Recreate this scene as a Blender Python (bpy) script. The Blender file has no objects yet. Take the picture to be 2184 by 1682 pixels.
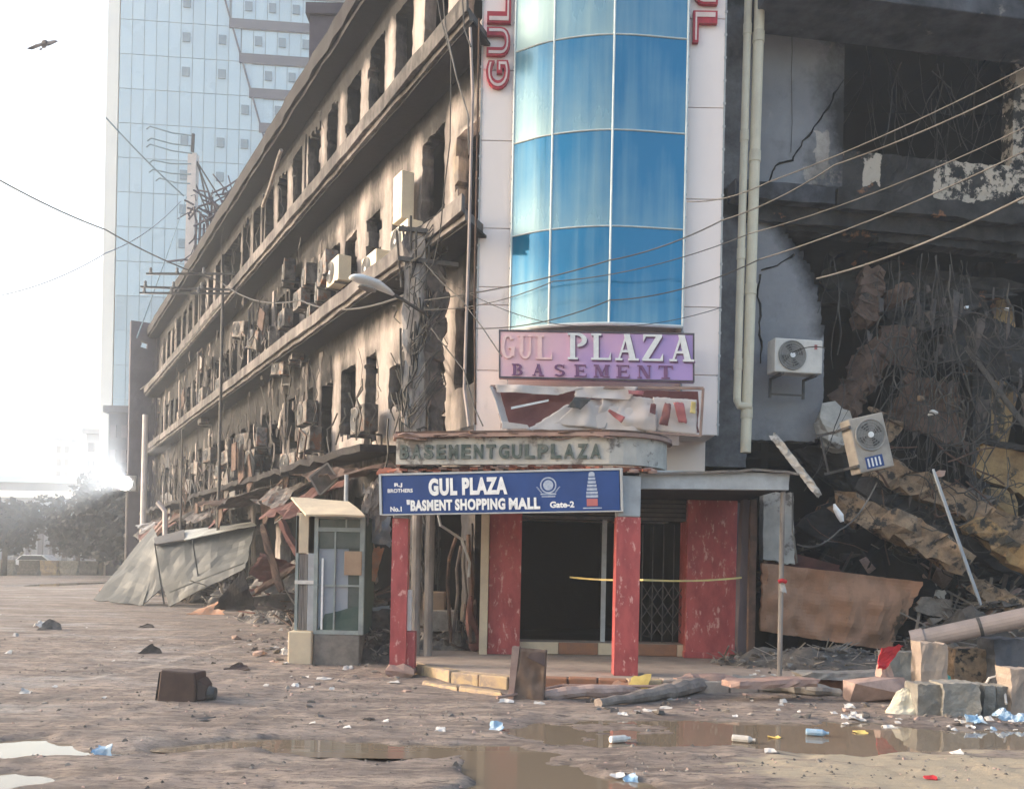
import bpy, bmesh, math, random
import numpy as np
from mathutils import Vector, Matrix, Euler, noise
random.seed(7)
S = bpy.context.scene
COL = S.collection
R = math.radians

# ------------------------------------------------------------------ camera
F = 1900.0; W0 = 2184.0; CX = 1092.0; HY = 1198.0; CAMZ = 1.6; ROLL = R(1.15)
cam = bpy.data.cameras.new('camera'); camo = bpy.data.objects.new('camera', cam); COL.objects.link(camo)
camo.location = (0, 0, CAMZ)
cam.sensor_width = 36.0; cam.lens = 36.0 * F / W0
cam.shift_y = (HY - 841.0) / W0
cam.clip_start = 0.1; cam.clip_end = 2000
camo.rotation_mode = 'XYZ'
camo.matrix_world = Matrix.Translation((0, 0, CAMZ)) @ Matrix.Rotation(-ROLL, 4, 'Y') @ Matrix.Rotation(R(90), 4, 'X')
S.camera = camo

# ------------------------------------------------------------------ world, sun, exposure
SUN_EL = R(17); SUN_AZ_VEC = Vector((-0.985, 0.10, 0)).normalized()
world = bpy.data.worlds.new('World'); S.world = world; world.use_nodes = True
wn = world.node_tree.nodes; wl = world.node_tree.links
bg = wn['Background']
sky = wn.new('ShaderNodeTexSky'); sky.sky_type = 'NISHITA'; sky.sun_disc = False
sky.sun_elevation = SUN_EL
sky.sun_rotation = math.atan2(SUN_AZ_VEC.x, SUN_AZ_VEC.y)
sky.air_density = 1.2; sky.dust_density = 4.5; sky.ozone_density = 1.1
wl.new(sky.outputs[0], bg.inputs[0]); bg.inputs[1].default_value = 0.15
sl = bpy.data.lights.new('sun', 'SUN'); sl.energy = 1.6; sl.angle = R(9); sl.color = (1.0, 0.86, 0.76)
so = bpy.data.objects.new('sun', sl); COL.objects.link(so)
sd = Vector((SUN_AZ_VEC.x * math.cos(SUN_EL), SUN_AZ_VEC.y * math.cos(SUN_EL), math.sin(SUN_EL)))
so.rotation_euler = (-sd).to_track_quat('-Z', 'Y').to_euler(); so.location = sd * 60
S.view_settings.view_transform = 'Standard'; S.view_settings.look = 'None'
S.view_settings.gamma = 1.0; S.view_settings.use_curve_mapping = False
S.view_settings.exposure = 1.85
S.cycles.use_denoising = True
S.cycles.max_bounces = 8; S.cycles.volume_bounces = 1
S.cycles.volume_step_rate = 1.0

# ------------------------------------------------------------------ pixel <-> place
cr, sr = math.cos(ROLL), math.sin(ROLL)
def ray(px, py):
    xc = (px - CX) / F; yc = (HY - py) / F
    return Vector((xc * cr - yc * sr, 1.0, xc * sr + yc * cr))
# content leans to the right as it goes up: world up -> (+sin, cos)
def _chk():
    pass
def ray(px, py):
    xc = (px - CX) / F; yc = (HY - py) / F
    # xc = X cr + Z sr ; yc = -X sr + Z cr
    return Vector((xc * cr - yc * sr, 1.0, xc * sr + yc * cr))
def at(px, py, D):
    r = ray(px, py); return Vector((r.x * D, D, CAMZ + r.z * D))
def gnd(px, py, z=0.0):
    r = ray(px, py); D = (z - CAMZ) / r.z
    return Vector((r.x * D, D, z))
def proj(v):
    X = v[0] / v[1]; Z = (v[2] - CAMZ) / v[1]
    return (CX + F * (X * cr + Z * sr), HY - F * (-X * sr + Z * cr))

class Plane:
    def __init__(s, ox, oy, ang):
        s.o = Vector((ox, oy, 0)); s.d = Vector((math.cos(ang), math.sin(ang), 0)); s.n = Vector((math.sin(ang), -math.cos(ang), 0))
    def p(s, u, z, n=0.0): return s.o + s.d * u + s.n * n + Vector((0, 0, z))
    def hit(s, px, py, n=0.0):
        r = ray(px, py); c = Vector((0, 0, CAMZ))
        o = s.o + s.n * n
        t = (o - c).dot(s.n) / r.dot(s.n); q = c + r * t
        return (q - s.o).dot(s.d), q.z
    def hw(s, px, py, n=0.0):
        u, z = s.hit(px, py, n); return s.p(u, z, n)
LANG = math.atan2(0.872, -0.49)
PL = Plane(-0.55, 14.5, LANG)
PL.n = Vector((-math.sin(LANG), math.cos(LANG), 0)) # outward, towards street
PL.n = Vector((-0.872, -0.49, 0)).normalized()
PR = Plane(3.45, 15.2, R(9))

# ------------------------------------------------------------------ materials
def _n(nt, t, **kw):
    n = nt.nodes.new(t)
    for k, v in kw.items(): setattr(n, k, v)
    return n
MATS = {}
def M(name, c1, c2=None, scale=3.0, rough=0.9, bump=0.25, stretch=(1, 1, 1), metal=0.0, c3=None, t3=0.6, s3=None,
      soot=None, peel=None, bscale=None, detail=6, spec=0.3, random_obj=0.0, emit=None, warp=False):
    m = bpy.data.materials.new(name); m.use_nodes = True; nt = m.node_tree; L = nt.links
    b = nt.nodes['Principled BSDF']
    b.inputs['Roughness'].default_value = rough; b.inputs['Metallic'].default_value = metal
    b.inputs['Specular IOR Level'].default_value = spec
    tc = _n(nt, 'ShaderNodeTexCoord'); geo = _n(nt, 'ShaderNodeNewGeometry')
    oi = _n(nt, 'ShaderNodeObjectInfo')
    add = _n(nt, 'ShaderNodeVectorMath', operation='MULTIPLY_ADD')
    L.new(oi.outputs['Random'], add.inputs[0]); add.inputs[1].default_value = (37, 53, 71); L.new(tc.outputs['Object'], add.inputs[2])
    mp = _n(nt, 'ShaderNodeMapping'); L.new(add.outputs[0], mp.inputs[0]); mp.inputs['Scale'].default_value = stretch
    def nz(sc, det=detail, rg=0.6, vec=None):
        t = _n(nt, 'ShaderNodeTexNoise'); t.inputs['Scale'].default_value = sc; t.inputs['Detail'].default_value = det
        t.inputs['Roughness'].default_value = rg; L.new((vec or mp).outputs[0], t.inputs['Vector']); return t
    def ramp(src, p0, p1):
        r = _n(nt, 'ShaderNodeMapRange'); r.inputs['From Min'].default_value = p0; r.inputs['From Max'].default_value = p1
        L.new(src, r.inputs['Value']); return r.outputs[0]
    def mix(fac, a, bb):
        x = _n(nt, 'ShaderNodeMix', data_type='RGBA')
        if hasattr(fac, 'links') or hasattr(fac, 'is_linked'): L.new(fac, x.inputs[0])
        else: x.inputs[0].default_value = fac
        for v, i in ((a, 6), (bb, 7)):
            if isinstance(v, tuple): x.inputs[i].default_value = (*v, 1)
            else: L.new(v, x.inputs[i])
        return x.outputs[2]
    c2 = c2 or tuple(x * 0.8 for x in c1)
    n1 = nz(scale)
    col = mix(ramp(n1.outputs[0], 0.38, 0.64), c1, c2)
    if c3:
        n3 = nz(s3 or scale * 0.6, 8, 0.7)
        col = mix(ramp(n3.outputs[0], t3, t3 + 0.06), col, c3)
    if peel:
        at_ = _n(nt, 'ShaderNodeAttribute', attribute_name='peel'); np_ = nz(scale * 1.6, 8, 0.7)
        a = _n(nt, 'ShaderNodeMath', operation='ADD'); L.new(at_.outputs['Fac'], a.inputs[0]); L.new(np_.outputs[0], a.inputs[1])
        col = mix(ramp(a.outputs[0], 1.02, 1.08), col, peel)
    if soot is not None:
        at_ = _n(nt, 'ShaderNodeAttribute', attribute_name='soot')
        ns = nz(1.1, 8, 0.72); nf = nz(6.0, 6, 0.7)
        a = _n(nt, 'ShaderNodeMath', operation='MULTIPLY_ADD'); L.new(ns.outputs[0], a.inputs[0]); a.inputs[1].default_value = 0.9; L.new(at_.outputs['Fac'], a.inputs[2])
        a2 = _n(nt, 'ShaderNodeMath', operation='MULTIPLY_ADD'); L.new(nf.outputs[0], a2.inputs[0]); a2.inputs[1].default_value = 0.5; L.new(a.outputs[0], a2.inputs[2])
        col = mix(ramp(a2.outputs[0], 0.78, 1.45), col, soot)
    if random_obj:
        hs = _n(nt, 'ShaderNodeHueSaturation')
        r = _n(nt, 'ShaderNodeMapRange'); L.new(oi.outputs['Random'], r.inputs['Value'])
        r.inputs['To Min'].default_value = 1 - random_obj; r.inputs['To Max'].default_value = 1 + random_obj
        L.new(r.outputs[0], hs.inputs['Value']); L.new(col, hs.inputs['Color']); col = hs.outputs[0]
    L.new(col, b.inputs['Base Color'])
    rr = _n(nt, 'ShaderNodeMapRange'); L.new(n1.outputs[0], rr.inputs['Value']); rr.inputs['From Min'].default_value = 0.3; rr.inputs['From Max'].default_value = 0.7
    rr.inputs['To Min'].default_value = max(0, rough - 0.12); rr.inputs['To Max'].default_value = min(1, rough + 0.1); L.new(rr.outputs[0], b.inputs['Roughness'])
    if bump:
        nb = nz(bscale or scale * 5, 6, 0.65)
        bp = _n(nt, 'ShaderNodeBump'); bp.inputs['Strength'].default_value = bump; bp.inputs['Distance'].default_value = 0.03
        L.new(nb.outputs[0], bp.inputs['Height']); L.new(bp.outputs[0], b.inputs['Normal'])
    if emit:
        b.inputs['Emission Color'].default_value = (*emit[0], 1); b.inputs['Emission Strength'].default_value = emit[1]
    MATS[name] = m
    return m

m_plaster = M('burnt_plaster', (0.37, 0.325, 0.305), (0.26, 0.228, 0.215), 2.2, stretch=(1, 1, 0.35), soot=(0.012, 0.011, 0.012), c3=(0.42, 0.345, 0.27), t3=0.60, bump=0.4)
m_band = M('slab_edge_concrete', (0.20, 0.18, 0.172), (0.10, 0.09, 0.09), 3, stretch=(1, 1, 0.5), soot=(0.014, 0.014, 0.014), bump=0.4)
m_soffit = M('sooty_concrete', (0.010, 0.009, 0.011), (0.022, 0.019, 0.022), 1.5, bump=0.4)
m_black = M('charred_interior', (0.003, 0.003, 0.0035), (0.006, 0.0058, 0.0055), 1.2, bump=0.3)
m_greyw = M('grey_blue_plaster', (0.27, 0.268, 0.285), (0.225, 0.225, 0.245), 1.3, soot=(0.02, 0.02, 0.022), peel=(0.52, 0.46, 0.42), bump=0.15)
m_ruin = M('charred_peeling_plaster', (0.045, 0.042, 0.041), (0.020, 0.020, 0.021), 2.5, peel=(0.50, 0.43, 0.36), c3=(0.26, 0.12, 0.055), t3=0.62, bump=0.5)
m_slabr = M('bluish_concrete', (0.10, 0.105, 0.125), (0.03, 0.033, 0.04), 2.0, c3=(0.3, 0.27, 0.25), t3=0.62, bump=0.4)
m_clad = M('white_cladding', (0.88, 0.78, 0.745), (0.82, 0.72, 0.69), 0.9, rough=0.45, bump=0.03, c3=(0.62, 0.54, 0.5), t3=0.66, stretch=(1, 1, 0.3), random_obj=0.03)
m_alu = M('aluminium_trim', (0.62, 0.66, 0.64), (0.5, 0.55, 0.55), 4, rough=0.4, bump=0.02, metal=0.2)
m_red = M('red_marble', (0.42, 0.085, 0.085), (0.29, 0.055, 0.058), 4, rough=0.5, bump=0.12, c3=(0.58, 0.30, 0.27), t3=0.575, s3=9, spec=0.35, stretch=(1.6, 1.6, .7))
m_letter = M('red_sign_letter', (0.42, 0.03, 0.045), (0.32, 0.02, 0.035), 8, rough=0.4, bump=0.02)
m_letter_in = M('pale_letter_line', (0.75, 0.6, 0.58), rough=0.6, bump=0)
m_grey_paint = M('grey_painted_concrete', (0.42, 0.44, 0.46), (0.33, 0.34, 0.36), 5, c3=(0.5, 0.38, 0.26), t3=0.66, bump=0.2)
m_oldwhite = M('stained_whitewash', (0.50, 0.47, 0.43), (0.36, 0.34, 0.32), 3, c3=(0.16, 0.14, 0.13), t3=0.54, bump=0.3)
m_darkgreen = M('weathered_green_letter', (0.05, 0.075, 0.07), (0.14, 0.15, 0.14), 14, bump=0.1)
m_brick = M('red_brick_tile', (0.30, 0.10, 0.06), (0.20, 0.07, 0.05), 8, bump=0.3, random_obj=0.3)
m_blue = M('blue_sign_face', (0.018, 0.058, 0.22), (0.014, 0.045, 0.17), 1.2, rough=0.4, bump=0.02)
m_whitep = M('white_sign_print', (0.8, 0.8, 0.8), (0.68, 0.68, 0.7), 9, rough=0.5, bump=0)
m_silver = M('silver_sign_print', (0.42, 0.47, 0.56), (0.26, 0.32, 0.46), 18, rough=0.5, bump=0)
m_redp = M('red_sign_print', (0.42, 0.13, 0.13), rough=0.5, bump=0)
m_yellowp = M('faded_yellow_print', (0.65, 0.5, 0.2), rough=0.6, bump=0)
m_cream = M('cream_plastic', (0.68, 0.61, 0.47), (0.60, 0.53, 0.41), 3, rough=0.5, bump=0.04, random_obj=0.05)
m_acd = M('dusty_ac_casing', (0.40, 0.36, 0.32), (0.28, 0.25, 0.225), 4, rough=0.6, bump=0.1, c3=(0.15, 0.13, 0.12), t3=.6)
m_ac = M('ac_casing', (0.66, 0.62, 0.58), (0.55, 0.52, 0.49), 4, rough=0.5, bump=0.03)
m_acburnt = M('burnt_ac_casing', (0.17, 0.15, 0.14), (0.05, 0.042, 0.04), 5, rough=0.7, bump=0.3, c3=(0.16, 0.07, 0.04), t3=0.55, random_obj=0.4)
m_dark = M('dark_metal', (0.05, 0.05, 0.052), (0.10, 0.09, 0.085), 6, rough=0.6, bump=0.1)
m_grill = M('fan_grille', (0.20, 0.20, 0.20), (0.30, 0.29, 0.28), 6, rough=0.5, bump=0.02)
m_wire = M('black_cable', (0.03, 0.03, 0.03), (0.07, 0.065, 0.06), 2, rough=0.7, bump=0)
m_wirel = M('dusty_cable', (0.13, 0.125, 0.12), (0.08, 0.075, 0.07), 2, rough=0.8, bump=0)
m_rust = M('rusted_steel', (0.11, 0.065, 0.048), (0.06, 0.04, 0.034), 6, bump=0.3, c3=(0.19, 0.12, 0.085), t3=0.6, random_obj=0.2)
m_redsheet = M('rusty_red_sheet', (0.13, 0.05, 0.043), (0.08, 0.038, 0.035), 4, bump=0.2, random_obj=0.2)
m_conc = M('broken_concrete', (0.30, 0.27, 0.24), (0.20, 0.18, 0.165), 6, bump=0.5, random_obj=0.25)
m_conc2 = M('dark_rubble', (0.10, 0.09, 0.085), (0.18, 0.16, 0.145), 7, bump=0.5, random_obj=0.4)
m_tan = M('scorched_tan_masonry', (0.30, 0.21, 0.135), (0.15, 0.11, 0.08), 5, bump=0.9, c3=(0.035, 0.032, 0.03), t3=0.52, s3=4)
m_yellowm = M('ochre_masonry', (0.36, 0.24, 0.11), (0.2, 0.13, 0.07), 3, bump=0.9, c3=(0.045, 0.04, 0.032), t3=0.53)
m_rbrick = M('reddish_broken_brick', (0.14, 0.088, 0.066), (0.08, 0.055, 0.045), 6, bump=0.6, c3=(0.04, 0.04, 0.04), t3=0.58)
m_sheet = M('galvanised_sheet', (0.066, 0.073, 0.077), (0.056, 0.062, 0.065), 1.6, rough=0.6, bump=0.05, metal=0.1, c3=(0.12, 0.12, 0.11), t3=0.72)
m_sheetl = M('pale_sheet_top', (0.28, 0.28, 0.265), (0.45, 0.46, 0.44), 2, rough=0.6, bump=0.05)
m_rug = M('scorched_brown_sheet', (0.42, 0.23, 0.15), (0.30, 0.17, 0.11), 3, bump=0.5, stretch=(1, 1, 0.6), c3=(0.08, 0.06, 0.045), t3=0.58, s3=1.6)
m_curb = M('worn_kerb_concrete', (0.38, 0.31, 0.26), (0.28, 0.23, 0.2), 5, bump=0.4, random_obj=0.1)
m_curby = M('yellow_kerb_paint', (0.46, 0.34, 0.19), (0.36, 0.27, 0.2), 7, bump=0.3, c3=(0.28, 0.22, 0.18), t3=0.52)
m_curbo = M('brown_kerb_paint', (0.30, 0.14, 0.08), (0.24, 0.13, 0.09), 7, bump=0.3)
m_pave = M('dusty_paving', (0.36, 0.29, 0.24), (0.27, 0.22, 0.19), 3, bump=0.3, c3=(0.22, 0.18, 0.16), t3=0.6)
m_brown = M('dark_brown_plastic', (0.060, 0.036, 0.032), (0.085, 0.055, 0.045), 5, rough=0.6, bump=0.1)
m_leather = M('worn_brown_leatherette', (0.11, 0.065, 0.045), (0.16, 0.11, 0.085), 4, rough=0.55, bump=0.4, bscale=5)
m_pinkw = M('dusty_pink_edge', (0.34, 0.23, 0.19), (0.26, 0.17, 0.15), 6, bump=0.2)
m_paint_g = M('pale_green_steel', (0.30, 0.34, 0.33), (0.22, 0.25, 0.25), 5, rough=0.6, bump=0.1)
m_paint_c = M('cream_painted_wall', (0.60, 0.50, 0.36), (0.5, 0.41, 0.31), 3, bump=0.2, c3=(0.3, 0.25, 0.2), t3=0.64)
m_carton = M('brown_carton', (0.36, 0.26, 0.18), (0.3, 0.21, 0.15), 4, bump=0.1)
m_bluegrey = M('blue_grey_board', (0.30, 0.33, 0.37), (0.26, 0.29, 0.33), 2, bump=0.05)
m_white = M('dirty_white', (0.70, 0.68, 0.65), (0.55, 0.53, 0.5), 6, bump=0.1)
m_litw = M('white_litter', (0.55, 0.52, 0.50), (0.40, 0.38, 0.36), 9, bump=0.1, random_obj=0.15)
m_litb = M('blue_litter', (0.18, 0.32, 0.48), (0.38, 0.45, 0.52), 9, bump=0.1)
m_lity = M('yellow_litter', (0.72, 0.52, 0.16), (0.6, 0.4, 0.12), 9, bump=0.1)
m_lito = M('orange_cloth', (0.50, 0.24, 0.14), (0.42, 0.28, 0.2), 9, bump=0.2)
m_teal = M('teal_plastic', (0.06, 0.30, 0.26), (0.05, 0.22, 0.2), 4, rough=0.5, bump=0.05)
m_redc = M('red_cloth', (0.5, 0.03, 0.035), (0.35, 0.02, 0.03), 5, bump=0.2)
m_block = M('cement_block', (0.27, 0.255, 0.23), (0.19, 0.18, 0.165), 6, bump=0.7, c3=(0.12, 0.11, 0.10), t3=.62, random_obj=0.15)
m_sack = M('pale_sack', (0.66, 0.60, 0.46), (0.5, 0.45, 0.36), 6, bump=0.3)
m_pinkrock = M('pinkish_rubble', (0.42, 0.30, 0.26), (0.32, 0.23, 0.2), 6, bump=0.5)
m_pipe = M('grey_plastic_pipe', (0.34, 0.28, 0.265), (0.27, 0.23, 0.22), 3, rough=0.6, bump=0.05)
m_rag = M('charred_rag', (0.045, 0.04, 0.038), (0.09, 0.075, 0.07), 5, bump=0.3, random_obj=0.5)
m_ragl = M('pale_rag', (0.36, 0.31, 0.27), (0.22, 0.19, 0.17), 7, bump=0.3, random_obj=0.3)
m_tarp = M('white_flex_print', (0.62, 0.55, 0.52), (0.54, 0.47, 0.45), 2.2, rough=0.6, bump=0.1, c3=(0.40, 0.31, 0.29), t3=0.62)
m_maroon = M('maroon_flex_print', (0.16, 0.055, 0.055), (0.22, 0.09, 0.085), 3, rough=0.6, bump=0.1)
m_towerg = M('pale_tower_glass', (0.42, 0.56, 0.64), (0.38, 0.52, 0.61), 0.05, rough=0.25, bump=0, spec=0.6, random_obj=0.06)
m_towerl = M('tower_lit_flank', (0.85, 0.80, 0.72), (0.8, 0.76, 0.7), 0.2, rough=0.7, bump=0)  # sunlit cream of the tower's side is put into the colour
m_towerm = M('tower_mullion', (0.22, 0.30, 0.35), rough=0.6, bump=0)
m_towerb = M('tower_floor_band', (0.045, 0.05, 0.09), (0.04, 0.045, 0.08), 0.5, rough=0.8, bump=0)
m_twin = M('tower_vent_glass', (0.14, 0.22, 0.28), rough=0.2, bump=0, spec=0.6)
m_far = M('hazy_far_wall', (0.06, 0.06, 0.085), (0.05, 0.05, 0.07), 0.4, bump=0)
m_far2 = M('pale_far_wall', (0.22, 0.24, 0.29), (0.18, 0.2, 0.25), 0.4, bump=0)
m_fin = M('purple_grey_wall', (0.11, 0.095, 0.115), (0.08, 0.07, 0.085), 1, bump=0.1)
m_bark = M('tree_bark', (0.08, 0.065, 0.05), (0.05, 0.04, 0.035), 8, bump=0.4)
m_leaf = M('dark_foliage', (0.030, 0.033, 0.033), (0.045, 0.046, 0.046), 3, bump=0, rough=0.7)
m_lamp = M('lamp_housing_white', (0.7, 0.72, 0.74), (0.6, 0.62, 0.64), 4, rough=0.4, bump=0)
m_pole = M('weathered_pole', (0.28, 0.25, 0.23), (0.17, 0.15, 0.14), 5, stretch=(1, 1, 0.3), bump=0.3)
m_polepale = M('pale_lit_pole', (0.7, 0.62, 0.58), (0.6, 0.53, 0.5), 3, bump=0.05)
m_bark_ash = M('ash_grey_wrap', (0.52, 0.47, 0.44), (0.10, 0.09, 0.09), 5, stretch=(1, 1, 0.25), bump=0.7, c3=(0.03, 0.03, 0.03), t3=0.55)
m_tape = M('yellow_caution_tape', (0.6, 0.5, 0.18), (0.5, 0.4, 0.2), 5, bump=0)
m_bird = M('dark_feathers', (0.10, 0.09, 0.10), (0.14, 0.13, 0.14), 5, bump=0.1)
m_flood = M('floodlight_glow', (1, 1, 1), rough=0.5, bump=0, emit=((1.0, 0.96, 0.9), 90.0))
m_carw = M('white_car_paint', (0.7, 0.7, 0.7), rough=0.3, bump=0)
m_glassd = M('dark_car_glass', (0.03, 0.035, 0.04), rough=0.1, bump=0, spec=0.6)

# ------------------------------------------------------------------ mesh helpers
class MB:
    def __init__(s): s.v = []; s.f = []; s.mi = []; s.attr = {}
    def add(s, vs, fs, mi=0):
        b = len(s.v); s.v += [tuple(v) for v in vs]
        s.f += [tuple(i + b for i in f) for f in fs]; s.mi += [mi] * len(fs); return b
    def box(s, x0, x1, y0, y1, z0, z1, mi=0):
        vs = [(x, y, z) for z in (z0, z1) for y in (y0, y1) for x in (x0, x1)]
        s.add(vs, [(0, 2, 3, 1), (4, 5, 7, 6), (0, 1, 5, 4), (2, 6, 7, 3), (0, 4, 6, 2), (1, 3, 7, 5)], mi)
    def boxf(s, o, ax, ay, az, mi=0):
        """box from corner o and three edge vectors"""
        o, ax, ay, az = map(Vector, (o, ax, ay, az))
        vs = [o + ax * i + ay * j + az * k for k in (0, 1) for j in (0, 1) for i in (0, 1)]
        s.add(vs, [(0, 2, 3, 1), (4, 5, 7, 6), (0, 1, 5, 4), (2, 6, 7, 3), (0, 4, 6, 2), (1, 3, 7, 5)], mi)
    def bar(s, a, b, w, h=None, mi=0, up=(0, 0, 1)):
        a, b = Vector(a), Vector(b); h = h or w; t = (b - a)
        tn = t.normalized(); up = Vector(up)
        if abs(tn.dot(up)) > 0.95: up = Vector((0, 1, 0))
        x = tn.cross(up).normalized(); y = x.cross(tn).normalized()
        s.boxf(a - x * w / 2 - y * h / 2, x * w, t, y * h, mi)
    def tube(s, pts, r, n=6, mi=0, cap=True):
        pts = [Vector(p) for p in pts]; rings = []
        rr = r if isinstance(r, (list, tuple)) else [r] * len(pts)
        prev = None
        for i, p in enumerate(pts):
            t = (pts[min(i + 1, len(pts) - 1)] - pts[max(i - 1, 0)])
            if t.length < 1e-9: t = Vector((0, 0, 1))
            t.normalize()
            if prev is None:
                a = Vector((0, 0, 1)) if abs(t.z) < 0.9 else Vector((1, 0, 0))
                x = t.cross(a).normalized()
            else:
                x = (prev - t * prev.dot(t))
                x = x.normalized() if x.length > 1e-6 else t.orthogonal().normalized()
            prev = x; y = t.cross(x)
            rings.append([p + (x * math.cos(k * math.tau / n) + y * math.sin(k * math.tau / n)) * rr[i] for k in range(n)])
        vs = [v for rg in rings for v in rg]; fs = []
        for i in range(len(pts) - 1):
            for k in range(n):
                fs.append((i * n + k, i * n + (k + 1) % n, (i + 1) * n + (k + 1) % n, (i + 1) * n + k))
        if cap: fs += [tuple(range(n - 1, -1, -1)), tuple(range((len(pts) - 1) * n, len(pts) * n))]
        s.add(vs, fs, mi)
    def sheet(s, c, nu, nv, amp=0.05, thick=0.03, seed=0, edge=0.0, mi=0, freq=1.5):
        """bilinear patch through corners c = [bl, br, tr, tl], rumpled, with thickness"""
        c = [Vector(q) for q in c]; rnd = random.Random(seed)
        nrm = (c[1] - c[0]).cross(c[3] - c[0]).normalized()
        front, back = [], []
        for j in range(nv + 1):
            for i in range(nu + 1):
                u, v = i / nu, j / nv
                uu = u + (rnd.uniform(-edge, edge) if i in (0, nu) or j in (0, nv) else 0)
                vv = v + (rnd.uniform(-edge, edge) if j in (0, nv) or i in (0, nu) else 0)
                p = (c[0] * (1 - uu) + c[1] * uu) * (1 - vv) + (c[3] * (1 - uu) + c[2] * uu) * vv
                d = noise.noise(p * freq + Vector((seed * 3.1, 0, 0))) + 0.5 * noise.noise(p * freq * 2.7 + Vector((0, seed * 2.3, 0)))
                p = p + nrm * d * amp
                front.append(p); back.append(p - nrm * thick)
        n = len(front); w = nu + 1; fs = []
        for j in range(nv):
            for i in range(nu):
                a = j * w + i; fs.append((a, a + 1, a + w + 1, a + w)); fs.append((n + a, n + a + w, n + a + w + 1, n + a + 1))
        rim = [i for i in range(w)] + [j * w + nu for j in range(1, nv + 1)] + [nv * w + i for i in range(nu - 1, -1, -1)] + [j * w for j in range(nv - 1, 0, -1)]
        for k in range(len(rim)):
            a, b = rim[k], rim[(k + 1) % len(rim)]; fs.append((a, n + a, n + b, b))
        s.add(front + back, fs, mi)
    def rock(s, ctr, sz, seed, mi=0, npt=12):
        rnd = random.Random(seed); bm = bmesh.new()
        for _ in range(npt):
            v = Vector((rnd.gauss(0, 1), rnd.gauss(0, 1), rnd.gauss(0, 1))).normalized()
            v = Vector([math.copysign(min(abs(q) * 1.35, 0.8), q) for q in v])
            bm.verts.new((ctr[0] + v.x * sz[0] / 2, ctr[1] + v.y * sz[1] / 2, ctr[2] + v.z * sz[2] / 2))
        r = bmesh.ops.convex_hull(bm, input=bm.verts)
        bmesh.ops.delete(bm, geom=[g for g in r['geom_interior'] if isinstance(g, bmesh.types.BMVert)], context='VERTS')
        bm.verts.index_update()
        s.add([v.co[:] for v in bm.verts], [[v.index for v in f.verts] for f in bm.faces], mi); bm.free()
    def beam(s, a, b, w, h, seed=0, seg=8, rough=0.15, mi=0):
        a, b = Vector(a), Vector(b); rnd = random.Random(seed); t = (b - a).normalized(); wn_ = rough * w * .9
        up = Vector((0, 0, 1)) if abs(t.z) < 0.9 else Vector((0, 1, 0))
        x = t.cross(up).normalized(); y = x.cross(t).normalized(); vs = []
        prof = [(-1, -1), (-0.3, -1.05), (0.4, -1), (1, -1), (1.05, 0), (1, 1), (0.3, 1.05), (-0.4, 1), (-1, 1), (-1.04, 0.1)]
        n = len(prof)
        for i in range(seg + 1):
            p = a.lerp(b, i / seg); e = 2.2 if i in (0, seg) else 1
            p = p + Vector((noise.noise(p * 1.7 + Vector((seed, 0, 0))), 0, noise.noise(p * 1.7 + Vector((0, seed, 0))))) * wn_
            sc = 0.75 if i in (0, seg) else 1
            for (qx, qy) in prof:
                vs.append(p + x * (qx * w / 2 * (sc + rnd.uniform(-rough, rough))) + y * (qy * h / 2 * (sc + rnd.uniform(-rough, rough))) + t * rnd.uniform(-rough, rough) * e * w * 0.6)
        fs = [(i * n + k, i * n + (k + 1) % n, (i + 1) * n + (k + 1) % n, (i + 1) * n + k) for i in range(seg) for k in range(n)]
        fs += [tuple(range(n - 1, -1, -1)), tuple(range(seg * n, seg * n + n))]
        s.add(vs, fs, mi)
    def lathe(s, prof, ctr, n=16, mi=0):
        vs = []; c = Vector(ctr)
        for (r, z) in prof:
            for k in range(n): vs.append(c + Vector((r * math.cos(k * math.tau / n), r * math.sin(k * math.tau / n), z)))
        fs = [(i * n + k, i * n + (k + 1) % n, (i + 1) * n + (k + 1) % n, (i + 1) * n + k) for i in range(len(prof) - 1) for k in range(n)]
        fs += [tuple(range(n - 1, -1, -1)), tuple(range((len(prof) - 1) * n, len(prof) * n))]
        s.add(vs, fs, mi)
    def mesh(s, name, mats):
        me = bpy.data.meshes.new(name)
        me.from_pydata([tuple(v) for v in s.v], [], s.f)
        if not isinstance(mats, (list, tuple)): mats = [mats]
        for m in mats: me.materials.append(m)
        if len(mats) > 1: me.polygons.foreach_set('material_index', s.mi)
        for k, a in s.attr.items():
            at_ = me.attributes.new(k, 'FLOAT', 'POINT'); at_.data.foreach_set('value', a)
        me.update(); return me
    def build(s, name, mats, parent=None, smooth=False, local=False, fix=False, bevel=0, **tags):
        """local: vertices are already in the object's own space"""
        if not s.v: return None
        a = np.array([tuple(v) for v in s.v], dtype=float)
        if local: off = Vector((0, 0, 0))
        else:
            off = Vector(((a[:, 0].min() + a[:, 0].max()) / 2, (a[:, 1].min() + a[:, 1].max()) / 2, a[:, 2].min()))
            s.v = [tuple(q) for q in (a - np.array(off))]
        me = s.mesh(name, mats)
        if fix:
            bm = bmesh.new(); bm.from_mesh(me); bmesh.ops.recalc_face_normals(bm, faces=bm.faces); bm.to_mesh(me); bm.free()
        if smooth: me.polygons.foreach_set('use_smooth', [True] * len(me.polygons))
        o = bpy.data.objects.new(name, me); COL.objects.link(o); o.location = off
        if parent is not None: adopt(o, parent)
        if bevel:
            md = o.modifiers.new('bevel', 'BEVEL'); md.width = bevel; md.segments = 2; md.limit_method = 'ANGLE'
        tag(o, **tags); return o

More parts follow.
